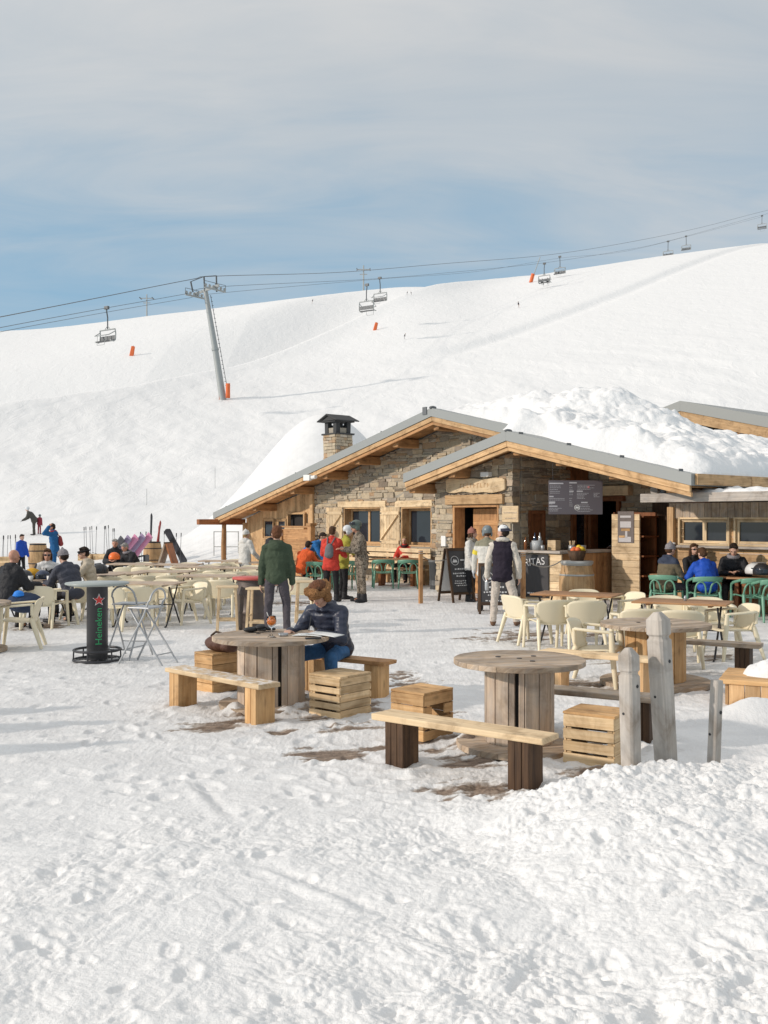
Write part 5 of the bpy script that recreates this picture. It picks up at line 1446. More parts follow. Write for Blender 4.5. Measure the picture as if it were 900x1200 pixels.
ski('ski','red ski leaning right in the oak barrel',skm[1],182,38,.45,1.35,.08,9)
ski('ski','short red ski next to the leaning one in the oak barrel',skm[1],185,38.1,.45,1.15,.08,3)
sb=thing('snowboard','dark snowboard with bindings leaning beside the A-shaped sign','snowboard',(XD(217,37.5),37.5,hz(XD(217,37.5),37.5)-.04),0)
mb=MB()
def brd(u,v):
    k=abs(2*u-1);return ((v-.5)*.28*(1-.18*math.sin(math.pi*u))*math.sqrt(max(.04,1-max(0,(k-.86)/.14)**2)),-.07*max(0,(k-.86)/.14)**2,u*1.5)
mb.shell(brd,26,4,.012);mb.build('deck',skm[4],sb)
for z in(.45,.98):
    mb=MB();mb.box((0,-.05,z),(.2,.08,.12));mb.tube([(-.1,-.06,z+.08),(-.06,-.2,z+.1),(.06,-.2,z+.1),(.1,-.06,z+.08)],.02,6);mb.build('binding',M['rubber'],sb)
sb.rotation_euler=(R(8),R(-27),0)
rk=thing('board_rack','low dark rack leaning behind the two people in black','rack',(XD(143,36.5),36.5,0),0)
mb=MB()
for s in(-1,1): mb.beam((-.9,s*.25,.1),(.9,s*.25,.5),.05,.05)
mb.box((-.9,0,.1),(.08,.6,.2));mb.box((.9,0,.25),(.08,.6,.5));mb.build('rails',M['black_metal'],rk)
for i,(px,mt,lab,cn) in enumerate(((127,4,'dark snowboard lying leftmost on the rack',1),(135,3,'violet snowboard second from the left on the rack',1),(143,2,'pink snowboard in the middle of the rack',1),(151,3,'violet snowboard right of the pink one on the rack',1),(159,2,'bright pink snowboard rightmost on the rack',1))):
    mb=MB();mb.shell(brd,26,4,.012);o=mb.build('snowboard',skm[mt]);o.location=(XD(px-4,36.3),36.3,.25+.03*i);o.rotation_euler=(R(20),R(48),R(-14));tag(o,lab,'snowboard','snowboards lying on the low rack')
for i,(px,d,lab) in enumerate(((36,17.4,'white cup on the left table between the helmets'),(58,17.35,'white cup on the left table right of the navy helmet'),(63,17.6,'white cup on the left table in front of the slate coat'),(90,18.6,'white cup on the table near the beige jacket'))):
    small('cup',lab,'cup',(XD(px,d),d,.742),[(0,0),(.04,0),(.048,.10),(.043,.10),(.036,.01),(0,.01)],M['white'],12)
# helmets and caps on tables and chairs
def helmet(label,mat,loc,rz,goggle=True,s=1):
    t=thing('ski_helmet',label,'helmet',loc,rz);t.scale=(s,s,s)
    mb=MB()
    def fn(u,v):
        a=2*math.pi*u;th=math.pi*.62*v
        return (.115*math.sin(th)*math.cos(a),.135*math.sin(th)*math.sin(a),.075+.11*math.cos(th))
    mb.shell(fn,18,9,.02);mb.build('shell',mat,t)
    if goggle:
        mb=MB();mb.shell(lambda u,v:(.105*math.sin((u-.5)*2.4),-.145*math.cos((u-.5)*2.4),.05+.075*v),10,4,.02);mb.build('goggles',M['glass_dark'],t)
    return t
hm_=[plain('helmet_black',(.03,.03,.033),.35),plain('helmet_white',(.7,.7,.68),.4),plain('helmet_navy',(.04,.055,.10),.4),plain('helmet_orange',(.85,.16,.02),.4),plain('cap_blue',(.02,.22,.72),.7),plain('helmet_grey',(.24,.25,.26),.4)]
TZ=.742
helmet('black helmet on the table in front of the white and black jacket',hm_[0],(XD(30,17.5),17.5,TZ),R(30))
helmet('navy helmet on the table right of the black helmet',hm_[2],(XD(50,17.5),17.5,TZ),R(-10))
helmet('white striped helmet on the table behind the black helmet',hm_[1],(XD(22,18.0),18.0,TZ+.02),R(60))
helmet('black helmet on the table under the beige jacket',hm_[0],(XD(117,19.2),19.2,TZ),R(-40),True,1.2)
helmet('orange helmet on the table in front of the older person in black',hm_[3],(XD(134,25.5),25.5,TZ+.02),R(0),False,1.15)
helmet('white and black helmet on the table at the right edge',hm_[1],(XD(884,18.65),18.65,TZ+.02),R(20),True,1.3)
helmet('dark helmet on the table below the brown round hat',hm_[0],(XD(893,18.35),18.35,TZ+.02),R(-10),True,1.35)
mb=MB();mb.ball((0,0,.08),(.15,.12,.10),16,10);mb.ball((.1,.02,.03),(.14,.1,.05));o=mb.build('yellow_hat',fabric('yellow_knit',(.62,.34,.04),.4,20));o.location=(XD(38,18.1),18.1,TZ+.02);tag(o,'yellow hat lying on the table between the helmets','hat')
mb=MB();mb.ball((0,0,.05),(.11,.10,.085),16,10);mb.tube([(.108*math.cos(a),.098*math.sin(a),.03) for a in np.linspace(0,6.283,20,endpoint=False)],.02,8,closed=True);o=mb.build('blue_cap',hm_[4]);o.scale=(.72,)*3;o.location=(XD(22,15.0),15.0,.66);tag(o,'bright blue cap on a dark jacket near the left edge','cap')
mb=MB();mb.ball((0,0,0),(.28,.2,.16),16,10);o=mb.build('folded_jacket',fabric('navy_cloth',(.035,.05,.09),.6,8));o.location=(XD(29,15.1),15.1,.56);tag(o,'dark jacket bundled on the drum table at the left edge','jacket')
# ================================================================ chairlift and things on the slope
def on_slope(px,py,d0=60,d1=330):
    """first point of the land met by the sight line of a photo pixel"""
    ds=np.linspace(d0,d1,3000);x=(px-450)/F*ds;z=terrain(x,ds,False);y=YH+(H-z)*F/ds
    i=np.argmax(y<=py) if (y<=py).any() else len(ds)-1
    return float(x[i]),float(ds[i]),float(z[i])
lm=plain('lift_grey',(.36,.37,.36),.55,.2,.1,1.5);ld=plain('lift_dark',(.10,.105,.11),.5,.2)
PYX=on_slope(262,468);pd=PYX[1]
LD=Vector((.62,.78,0)).normalized()
py=thing('lift_pylon','tall grey chairlift pylon leaning on the slope left of the hut','pylon',PYX,0)
k=pd/F                                  # metres per photo pixel at the pylon
top=Vector((XD(241,pd)-PYX[0],0,ZY(342,pd)-PYX[2]))
mb=MB();mb.tube([(0,0,-.6),tuple(top*.45),tuple(top)],[4.3*k,3.6*k,2.7*k],16);sh_=mb.build('mast',lm,py)
mb=MB();mb.tube([tuple(top*.455),tuple(top*.475)],4.3*k,16);mb.build('flange',lm,sh_)
L=top.length
lad=MB();off=Vector((4.6*k,0,0))
for t in np.linspace(.05,.95,24): lad.tube([tuple(top*t+off),tuple(top*t+off+Vector((2*k,0,0)))],.03,4)
lad.tube([tuple(top*.05+off+Vector((2*k,0,0))),tuple(top*.97+off*.9+Vector((1*k,0,0)))],.035,5);lad.build('ladder',ld,py)
arm=Vector((.93,-.3,.26)).normalized()
mb=MB();A0=top-arm*16*k+Vector((0,0,.2));A1=top+arm*18*k+Vector((0,0,.2))
mb.beam(A0,A1,.20,.28);mb.build('crossarm',lm,py)
for s in(-1,1):
    c=top+arm*(s*13*k)+Vector((0,0,-.15));mb=MB();mb.beam(c-LD*1.6,c+LD*1.6,.10,.2)
    for q in np.linspace(-1.45,1.45,6): mb.lathe([(0,-.05),(.17,-.05),(.17,.05),(0,.05)],12,(0,0,0),axis=Matrix.Translation(c+LD*q+Vector((0,0,.28)))@Matrix.Rotation(math.atan2(LD.y,LD.x),4,'Z')@Matrix.Rotation(R(90),4,'X'))
    mb.build('sheave_train',lm,py)
    mb=MB();c2=c+Vector((0,0,.5))
    for q in(-1.6,0,1.6): mb.tube([c+LD*q,c+LD*q+Vector((0,0,.75))],.03,4)
    mb.tube([c-LD*1.6+Vector((0,0,.75)),c+LD*1.6+Vector((0,0,.75))],.03,4);mb.build('walkway_rail',ld,py)
for (px_,py_,qx,qy) in((-15,8,-17.5,-12),(-1,4,-2,-18),(13,2,12.5,-19)):
    mb=MB();b0=top+Vector((px_*k,0,0));b1=top+Vector((qx*k,0,-qy*k));mb.tube([b0,b1],1.0*k,6);mb.build('horn',ld,py)
mb=MB();mb.tube([top+Vector((-17.5*k,0,12*k)),top+Vector((-2*k,0,18*k)),top+Vector((12.5*k,0,19*k))],.05,5);mb.build('horn_bar',ld,py)
mb=MB();mb.shell(lambda u,v:(4.3*k+.35*math.cos(R(200)*u-1.7),-.45+.1*math.sin(6*u),.1+17*k*v-0*u),8,4,.12);mb.build('crash_pad',M['orange_pad'],py)
mb=MB();mb.box((-4.4*k,0,6*k),(1.0*k,.5,13*k));mb.build('crash_pad',M['orange_pad'],py)
# other pylons far up the slope
def farpylon(px,pyb,pyt,label,d=None):
    x,dd,z=on_slope(px,pyb)
    if d: dd=d;x=XD(px,d);z=ZY(pyb,d)-3
    t=thing('lift_pylon',label,'pylon',(x,dd,z),0);zt=ZY(pyt,dd)-z;kk=dd/F
    mb=MB();mb.tube([(0,0,-1),(0,0,zt)],[.26,.18],8);mb.build('mast',lm,t)
    mb=MB();mb.box((0,0,zt-1.2),(3.6,.3,.22));mb.box((0,0,zt-2.6),(2.2,.25,.2));mb.build('crossarm',lm,t)
    mb=MB()
    for s in(-1,1): mb.box((s*1.9,0,zt-1.2),(.2,2.6,.25))
    mb.build('sheave_train',ld,t);return t
farpylon(172,372,345,'small distant pylon on the skyline above the orange marker',300)
farpylon(426,352,311,'distant pylon behind the pair of lift chairs in the middle',285)
# slanted snow lances with orange feet
def lance(px,py,tx,ty,label):
    x,d,z=on_slope(px,py);kk=d/F
    t=thing('snow_lance',label,'snow lance',(x,d,z),0)
    mb=MB();mb.tube([(0,0,-.2),((tx-px)*kk,0,(py-ty)*kk)],.10,6);mb.build('pipe',lm,t)
    mb=MB();mb.tube([(0,0,0),((tx-px)*kk*.25,0,(py-ty)*kk*.33)],.42,10);mb.build('pad',M['orange_pad'],t);return t
lance(622,331,633,301,'slanted snow lance with orange foot left of the middle lift chair');lance(750,301,757,280,'slanted snow lance with orange foot on the right skyline')
# orange padded markers
def marker(px,py,h,tilt,label):
    x,d,z=on_slope(px,py);kk=d/F;t=thing('slope_marker',label,'marker',(x,d,z-.1),0,'orange padded markers on the slope')
    mb=MB();mb.box((0,0,h*kk/2),(h*.42*kk,.4,h*kk),taper=.85);mb.build('pad',M['orange_pad'],t,bevel=.12)
    mb=MB();mb.tube([(0,.1,-.3),(0,.1,h*kk*1.05)],.07,6);mb.build('pole',ld,t);t.rotation_euler=(0,R(tilt),0);return t
marker(154,417,12,10,'orange padded marker below the leftmost lift chair');marker(439,387,10,14,'orange padded marker below the pair of lift chairs')
# chairs
def lift_chair():
    t=thing('lift_chair','four-seat lift chair hanging from the cable','lift chair')
    mb=MB();mb.tube([(0,0,0),(0,0,-.35),(.0,.12,-.9),(0,.12,-2.1)],.065,6);mb.build('hanger',ld,t)
    mb=MB();mb.box((0,0,.02),(.5,.24,.3));mb.build('grip',ld,t)
    mb=MB();mb.tube([(-1.05,.1,-2.1),(1.05,.1,-2.1)],.07,6)
    for s in(-1,1):
        mb.tube([(s*1.05,.1,-2.1),(s*1.08,.16,-2.5),(s*1.08,.12,-3.15),(s*1.06,-.05,-3.3),(s*1.06,-.5,-3.28)],.065,6)
        mb.tube([(s*.4,.1,-2.1),(0,.12,-1.7)],.035,5)
    mb.build('frame',lm,t)
    mb=MB()
    for kx in range(4): mb.box((-.8+.533*kx,.17,-2.92),(.5,.06,.48));
    mb.build('backrest',ld,t,bevel=.03)
    mb=MB()
    for kx in range(4): mb.box((-.8+.533*kx,-.2,-3.25),(.5,.5,.07))
    mb.build('seat',ld,t,bevel=.03)
    mb=MB();mb.tube([(-1.04,.05,-2.35),(-1.0,-.62,-2.75),(1.0,-.62,-2.75),(1.04,.05,-2.35)],.045,5);mb.tube([(-.6,-.62,-2.75),(-.5,-.75,-3.7),(.5,-.75,-3.7),(.6,-.62,-2.75)],.025,5);mb.build('safety_bar',lm,t)
    return t
lcp=Proto(lift_chair());CHAIRS=[]
GLC='chairlift chairs on the cable'
HD=math.atan2(LD.y,LD.x)-math.pi/2
for px,py_,d,fl,lab in((125,361,100,0,'lift chair hanging alone at the left'),(430,334,150,1,'left of the pair of lift chairs in the middle'),(445,326,165,0,'right of the pair of lift chairs in the middle'),(638,309,205,1,'lift chair with riders left of centre on the right cable'),(656,301,225,0,'empty lift chair next to the one with riders in the middle'),(783,283,255,1,'lift chair with riders on the right skyline'),(804,277,280,0,'lift chair right of the riders on the right skyline'),(893,253,300,1,'lift chair cut by the right edge of the sky')):
    o=lcp.place((XD(px,d),d,ZY(py_,d)),HD+(math.pi if fl else 0)+R(6),lab,GLC);o.scale=(1.05,)*3 if d<120 else (1.2,)*3;CHAIRS.append((o,px,d))
# cables: real lines in space
def cable(P,label,r):
    mb=MB();pts=[Vector((XD(a,d),d,ZY(b,d))) for a,b,d in P];out=[]
    n=len(pts)
    for i in range(n-1):
        p0=pts[max(i-1,0)];p1=pts[i];p2=pts[i+1];p3=pts[min(i+2,n-1)]
        for t in np.linspace(0,1,10,endpoint=False):
            out.append(.5*((2*p1)+(p2-p0)*t+(2*p0-5*p1+4*p2-p3)*t*t+(3*p1-p0-3*p2+p3)*t**3))
    out.append(pts[-1]);mb.tube(out,r,5);o=mb.build('lift_cable',ld);tag(o,label,'cable','cables of the chairlift');return o
cable([(-900,440,42),(-380,412,50),(-60,383,62),(0,371.5,78),(110,350,98),(224,327.5,pd-1),(256,323.5,pd+3),(400,319,155),(520,309,185),(640,299,215),(728,285.5,245),(815,268,275),(893,248,305),(960,232,330)],'thick upper chairlift cable',.038)
cable([(-900,462,48),(-380,430,56),(-60,398,70),(0,384,80),(124,361,100),(217,344.5,pd-1),(258,336,pd+3),(428,327.5,150),(520,320,180),(638,308,205),(730,293.5,235),(783,282.5,255),(893,252,300),(960,236,320)],'middle chairlift cable carrying the leftmost chair',.026)
cable([(-900,467,48),(-380,435,56),(-60,403,70),(0,389,80),(124,366,100),(217,350,pd),(262,343,pd+5),(445,327,165),(560,318,195),(656,302.5,225),(730,295,250),(804,277.5,280),(893,254,300)],'lowest and thinnest chairlift cable',.022)
# fine fence stakes low on the slope
def stake(px,py,h,lab='thin slope stake standing in the snow left of the hut'):
    x,d,z=on_slope(px,py,50,150);mb=MB();mb.tube([(0,0,-.3),(0,0,h)],.016,5);o=mb.build('slope_stake',lm);o.location=(x,d,z);tag(o,lab,'stake','thin slope stakes')
for px,py,h in((252,572,1.5),(172,592,1.1)): stake(px,py,h)
rl=thing('safety_rail','low thin metal rail behind the hut post','railing',(XD(265,38),38,hz(XD(265,38),38)-.1),R(-12))
mb=MB()
for x in(-.5,0,.5): mb.tube([(x,0,0),(x,0,1.0)],.02,5)
for z in(.4,.98): mb.tube([(-.5,0,z),(.5,0,z)],.018,5)
mb.build('rails',M['galv'],rl)
# ================================================================ people
def skinmat(name,c):
    m,nt,b=newmat(name);n=noise(nt,coord(nt,'Object'),25,3)
    nt.links.new(mix(nt,n,tuple(k*.9 for k in c),tuple(min(1,k*1.08) for k in c)),b.inputs['Base Color'])
    b.inputs['Roughness'].default_value=.5;b.inputs['Subsurface Weight'].default_value=.0;return m
SK=skinmat('skin',(.56,.33,.235));SKR=skinmat('skin_tanned',(.50,.25,.165))
def camo(nt):
    a=noise(nt,coord(nt,'Object'),13,3,.5,.6);b_=noise(nt,coord(nt,'Object',(1,1,1),(5,3,1)),21,3,.5,.5)
    c=ramp(nt,a,[(.40,(.10,.08,.06)),(.46,(.22,.18,.14)),(.58,(.29,.24,.19)),(.62,(.16,.135,.10))])
    return mix(nt,ramp(nt,b_,[(.56,(0,0,0)),(.60,(1,1,1))]),c,(.09,.075,.055))
def twotone(lo,hi,z,soft=.02):
    def f(nt):
        s=nd(nt,'ShaderNodeSeparateXYZ');nt.links.new(coord(nt,'Object'),s.inputs[0])
        return mix(nt,ramp(nt,mth(nt,'MULTIPLY',s.outputs[2],.5),[(z*.5-.005,(0,0,0)),(z*.5+.005,(1,1,1))]),lo,hi)
    return f
def patches(a,b,sc=6,th=.5):
    def f(nt):
        n=noise(nt,coord(nt,'Object'),sc,1)
        return mix(nt,ramp(nt,n,[(th,(0,0,0)),(th+.02,(1,1,1))]),a,b)
    return f
FB={}
def fb(name,col=None,**k):
    if name not in FB: FB[name]=fabric(name,col or (.1,.1,.1),**k)
    return FB[name]
HAIR={k:fabric('hair_'+k,c,.8,40,.6) for k,c in(('dark',(.035,.022,.015)),('brown',(.10,.05,.025)),('auburn',(.16,.065,.03)),('blonde',(.42,.28,.13)),('grey',(.33,.31,.29)))}
def remesh(o,vox,sm=3,disp=None):
    r=o.modifiers.new('skin_over','REMESH');r.mode='VOXEL';r.voxel_size=vox;r.use_smooth_shade=True
    if disp:
        d=o.modifiers.new('folds','DISPLACE');d.texture=disp[0];d.strength=disp[1];d.mid_level=.5;d.texture_coords='LOCAL'
    s=o.modifiers.new('soften','SMOOTH');s.factor=.5;s.iterations=sm
    return o
TXF=bpy.data.textures.new('fold_noise','CLOUDS');TXF.noise_scale=.11;TXF.noise_depth=2
TXH=bpy.data.textures.new('hair_noise','CLOUDS');TXH.noise_scale=.035;TXH.noise_depth=2
TXP=bpy.data.textures.new('puff_noise','CLOUDS');TXP.noise_scale=.08;TXP.noise_depth=1
def hand(mb,w,d,nrm,s,curl,thumb):
    """palm, four fingers of unequal length, a thumb from the side; nrm = palm normal, thumb = sideways direction"""
    d=d.normalized();nrm=(nrm-d*nrm.dot(d)).normalized();sd=d.cross(nrm)
    if sd.dot(thumb)<0: sd=-sd
    c=w+d*.048*s
    m=Matrix((sd,nrm,d)).transposed()
    mb.ball(c,(.042*s,.017*s,.052*s),10,8,rot=m);mb.cone(w-d*.02*s,.026*s,c,.022*s,8)
    for i,(o,L) in enumerate(((.030,.92),(.010,1.02),(-.010,.96),(-.030,.76))):
        k=w+d*.088*s+sd*o*s;a=R(curl*.55);q=k+(d*math.cos(a)+nrm*math.sin(a))*.040*L*s
        a2=R(curl*1.35);e=q+(d*math.cos(a2)+nrm*math.sin(a2))*.036*L*s
        mb.cone(k,.0098*s,q,.009*s,8);mb.cone(q,.009*s,e,.0078*s,8)
    b=w+d*.028*s+sd*.034*s;q=b+(sd*.62+d*.62+nrm*.35).normalized()*.042*s;e=q+(sd*.15+d*.85+nrm*.45).normalized()*.032*s
    mb.cone(b,.0135*s,q,.0115*s,8);mb.cone(q,.0115*s,e,.009*s,8)
def person(label,x,d,rz,Hh=1.72,z=0.0,lean=4,seat=None,side=0,headp=0,heady=0,armL=None,armR=None,legL=None,legR=None,
           jacket=None,pants=None,boots='boot_black',bulk=1.0,hair=None,hairlen=0,hat=None,hatm=None,skin=None,hood=None,collar=None,gloves=None,
           coat=.0,vox=.016,face=False,glasses=None,goggle=None,sleeves=None,eyes=False,puffy=False,backpack=None,group=None,curl=35,boot=1.0,mini=False):
    t=thing('person',label,'person',(x,d,z),rz,group)
    skin=skin or SK
    u=Hh
    V=Vector
    def loc(o,sd): return V((sd*o[0],-o[1],o[2])).normalized()
    zp=(.525*u) if seat is None else seat+.055*u
    P=V((0,0,zp))
    sp=V((math.sin(R(side)),-math.sin(R(lean)),math.cos(R(lean)))).normalized()
    sp2=V((math.sin(R(side*1.3)),-math.sin(R(lean*1.35)),math.cos(R(lean*1.35)))).normalized()
    waist=P+sp*.10*u;chest=waist+sp2*.105*u;sh=chest+sp2*.085*u;neck=sh+sp2*.025*u
    hp=R(lean*.55+headp);hd=V((math.sin(R(side)),-math.sin(hp),math.cos(hp))).normalized()
    hc=neck+hd*.095*u+V((0,-.012*u,0))
    right=V((1,0,0))
    J={}
    for s,arm,leg in((1,armL,legL),(-1,armR,legR)):
        S0=sh+right*s*.100*u-sp2*.020*u
        a,b=arm if arm else ((.16,.02,-1),(.06,.14,-1))
        E=S0+loc(a,s)*.170*u;W=E+loc(b,s)*.148*u
        hip=P+right*s*.052*u
        if leg is None: leg=((.07,.05,-1),(.03,-.06,-1)) if seat is None else ((.18,1,-.05),(.02,-.05,-1))
        K=hip+loc(leg[0],s)*.240*u;A=K+loc(leg[1],s)*.245*u
        J[s]=(S0,E,W,hip,K,A,loc(b,s))
    if seat is None:      # stand on the ground
        low=min(J[1][5].z,J[-1][5].z)-.040*u
        off=V((0,0,-low))
    else: off=V((0,0,0))
    P,waist,chest,sh,neck,hc=[q+off for q in(P,waist,chest,sh,neck,hc)]
    for s in J: J[s]=tuple(q+off for q in J[s][:6])+(J[s][6],)
    hq=V((0,-1,0)).rotation_difference(V((0,-1,0)))
    HR=Matrix.Rotation(R(heady),3,'Z')@Matrix.Rotation(hp,3,'X')
    def hl(v): return hc+HR@(V(v)*u)
    lr=Matrix.Rotation(R(lean),3,'X')
    bodyv=vox*.72
    # ---- body
    mb=MB()
    if True:
        mb.ball(hl((0,.006,.012)),(.0445*u,.054*u,.055*u),14,10,rot=HR)
        mb.ball(hl((0,-.012,-.026)),(.035*u,.040*u,.038*u),12,8,rot=HR)
        mb.ball(hl((0,-.040,-.048)),(.016*u,.012*u,.012*u),8,6,rot=HR)
        mb.cone(hl((0,-.050,.006)),.006*u,hl((0,-.063,-.014)),.0085*u,8)
        mb.ball(hl((0,-.047,-.030)),(.014*u,.008*u,.006*u),8,6,rot=HR)
        mb.cone(hl((-.022,-.044,.012)),.0075*u,hl((.022,-.044,.012)),.0075*u,6)
        for s in(-1,1): mb.ball(hl((s*.045,.008,-.008)),(.007*u,.013*u,.019*u),8,6,rot=HR)
        mb.cone(hc+V((0,.01*u,-.03*u)),.031*u,neck-V((0,0,.01*u)),.036*u,10)
    for (c,rx,ry,rzz) in((P,.075,.055,.07),(waist,.068,.046,.08),(chest,.08,.055,.08),(sh-sp2*.03*u,.088,.048,.05)):
        mb.ball(c,(rx*u,ry*u,rzz*u),12,8,rot=lr)
    for s in(1,-1):
        S0,E,W,hip,K,A,fd=J[s]
        mb.cone(S0,.032*u,E,.024*u,8);mb.cone(E,.024*u,W,.017*u,8)
        mb.cone(hip,.048*u,K,.032*u,8);mb.cone(K,.032*u,A,.022*u,8);mb.cone(A,.022*u,A+V((0,-.07*u,-.02*u)),.018*u,8)
        if gloves is None and not mini:
            nrm=(V((0,-1,0))*.2+V((-s,0,0))) if fd.z<-.7 else V((0,-.3,-1));hand(mb,W,fd,nrm,u/1.72*1.02,curl,V((0,-1,.0)) if fd.z<-.7 else V((-s,0,.3)))
    remesh(mb.build('body',skin,t),bodyv,2)
    # ---- jacket
    k=bulk;jm=jacket
    def torso(mb,g,top=True):
        mb.ball(P+V((0,0,.01*u)),(.094*u*g,.070*u*g,(.075)*u),14,10,rot=lr)
        if coat:
            if seat is None:
                for q in np.linspace(0,1,4)[1:]: mb.ball(P-V((0,0,coat*u*q)),(.093*u*g,.070*u*g,.05*u),14,8)
                z_=coat*u+.022*u;mb.cone(P-V((.055*u*g,.012*u,z_)),.040*u*g,P-V((-.055*u*g,.012*u,z_)),.040*u*g,10);mb.cone(P-V((.055*u*g,-.012*u,z_)),.040*u*g,P-V((-.055*u*g,-.012*u,z_)),.040*u*g,10)
        mb.ball((P+waist)/2,(.089*u*g,.064*u*g,.07*u),14,10,rot=lr);mb.ball(waist,(.088*u*g,.062*u*g,.08*u),14,10,rot=lr)
        mb.ball((waist+chest)/2,(.095*u*g,.066*u*g,.075*u),14,10,rot=lr);mb.ball(chest,(.101*u*g,.069*u*g,.08*u),14,10,rot=lr)
        mb.ball(sh-sp2*.030*u,(.104*u,.058*u*g,.046*u),14,10,rot=lr)
        mb.cone(sh-sp2*.01*u,.052*u,neck+sp2*.004*u,.043*u*(1.05 if not collar else 1.25),12)
        if collar: mb.cone(neck-sp2*.02*u,.05*u,neck+sp2*.022*u,.047*u,12)
        for s in(1,-1):
            S0=J[s][0];mb.cone(neck+V((s*.03*u,0,-.012*u)),.034*u*g,S0,.038*u*g,10)
    mb=MB();torso(mb,k)
    am=mb if sleeves is None else MB()
    for s in(1,-1):
        S0,E,W,hip,K,A,fd=J[s]
        am.cone(S0,.040*u*k,E,.034*u*k,10);am.cone(E,.036*u*k,W-fd*.006*u,.026*u*k+.003,10)
        am.cone(W-fd*.018*u,.027*u*k+.004,W-fd*.004*u,.026*u*k+.004,10)
    if hood: 
        mb.ball(neck+V((0,.052*u,-.022*u)),(.070*u,.044*u,.046*u),12,8);mb.cone(neck+V((-.045*u,.03*u,.018*u)),.022*u,neck+V((.045*u,.03*u,.018*u)),.022*u,10);mb.cone(neck+V((-.05*u,.0,.008*u)),.02*u,neck+V((-.02*u,-.045*u,-.02*u)),.018*u,8);mb.cone(neck+V((.05*u,.0,.008*u)),.02*u,neck+V((.02*u,-.045*u,-.02*u)),.018*u,8)
    remesh(mb.build('jacket',jm,t),vox,3,(TXF,.032 if not puffy else .018))
    if sleeves is not None: remesh(am.build('sleeves',sleeves,t),vox,3,(TXF,.026))
    # ---- trousers
    mb=MB()
    mb.ball(P-V((0,0,.005*u)),(.087*u,.067*u,.062*u),14,10,rot=lr)
    for s in(1,-1):
        S0,E,W,hip,K,A,fd=J[s]
        mb.cone(hip,.056*u,K,.043*u,10);mb.cone(K,.043*u,A+(K-A)*.06,.037*u,10)
    remesh(mb.build('trousers',pants,t),vox,3,(TXF,.03))
    # ---- boots
    for s in(1,-1):
        S0,E,W,hip,K,A,fd=J[s];mb=MB();b=boot
        ax=(A-K).normalized();yaw=V((K.x-hip.x,K.y-hip.y,0)) if seat is not None else V((s*.15,-1,0))
        f=V((s*.18,-1,0)).normalized()
        mb.cone(A-ax*.03*u*b,.034*u*b,A+V((0,0,-.005*u)),.034*u*b,10)
        zz=A.z-.022*u if seat is None else A.z-.022*u
        heel=V((A.x,A.y+.012*u,zz));mb.cone(heel,.026*u*b,heel+f*.095*u,.022*u*b,10);mb.cone(heel+f*.095*u,.024*u*b,heel+f*.115*u,.020*u*b,10)
        remesh(mb.build('boot',fb(boots) ,t),vox*.9,2)
    if gloves:
        for s in(1,-1):
            S0,E,W,hip,K,A,fd=J[s];mb=MB();hand(mb,W,fd,V((0,-.3,-1)) if fd.z>-.7 else V((-s,0,0)),u/1.72*1.22,curl,V((-s*.3,-1,.2)));mb.cone(W-fd*.03*u,.029*u,W+fd*.015*u,.028*u,10)
            remesh(mb.build('glove',gloves,t),vox*.8,2)
    # ---- hair and headgear
    if hair:
        mb=MB()
        mb.ball(hl((0,.014,.020)),(.0485*u,.056*u,.056*u),14,10,rot=HR);mb.ball(hl((0,.028,-.004)),(.046*u,.042*u,.045*u),12,8,rot=HR)
        mb.cone(hl((-.03,-.028,.054)),.014*u,hl((.03,-.028,.054)),.014*u,8)
        if hairlen:
            for q in(-1,0,1): mb.cone(hl((q*.026,.035,-.01)),.028*u,hl((q*.034,.045,-.04-hairlen)),.016*u,8)
            for q in(-1,1): mb.cone(hl((q*.045,.0,.0)),.014*u,hl((q*.047,.0,-.05-hairlen*.6)),.012*u,8)
        remesh(mb.build('hair',HAIR[hair],t),bodyv,1,(TXH,.018))
    if hat=='beanie':
        mb=MB();mb.ball(hl((0,.012,.026)),(.0535*u,.0625*u,.055*u),16,10,rot=HR);mb.cone(hl((0,.018,.072)),.024*u,hl((0,.024,.086)),.013*u,8)
        h=remesh(mb.build('beanie',hatm,t),bodyv,2,(TXH,.008))
        mb=MB();mb.tube([hl((.049*math.cos(a),.011+.058*math.sin(a),.012-.012*math.sin(a))) for a in np.linspace(0,2*math.pi,24,endpoint=False)],.0075*u,8,closed=True);mb.build('cuff',hatm,t)
    if hat=='helmet':
        mb=MB();mb.ball(hl((0,.010,.026)),(.061*u,.074*u,.062*u),18,12,rot=HR)
        for s in(-1,1): mb.ball(hl((s*.050,.010,-.016)),(.014*u,.034*u,.036*u),10,8,rot=HR)
        mb.cone(hl((-.03,-.060,.036)),.010*u,hl((.03,-.060,.036)),.010*u,8)
        remesh(mb.build('helmet',hatm,t),bodyv,2)
        if goggle:
            mb=MB();zq=.012 if goggle!='up' else .052
            mb.shell(lambda a,b:hl((.062*math.sin((a-.5)*2.5),-.070*math.cos((a-.5)*2.5)+.004,zq-.017+.036*b)),12,4,.012*u);mb.build('goggles',M['glass_dark'],t)
    if hat=='cap':
        mb=MB();mb.ball(hl((0,.008,.028)),(.050*u,.060*u,.048*u),16,10,rot=HR);remesh(mb.build('cap',hatm,t),bodyv,2)
        mb=MB();mb.shell(lambda a,b:hl((.042*math.sin((a-.5)*2.6),.058+.048*b*math.cos((a-.5)*2.6),.022-.016*b)),10,4,.006*u);mb.build('peak',M['navy_cap'],t)
        mb=MB();mb.shell(lambda a,b:hl((.0515*math.cos(math.pi*a),.012+.062*math.sin(math.pi*a),.004+.03*b)),12,3,.004*u);mb.build('back_panel',M['navy_cap'],t)
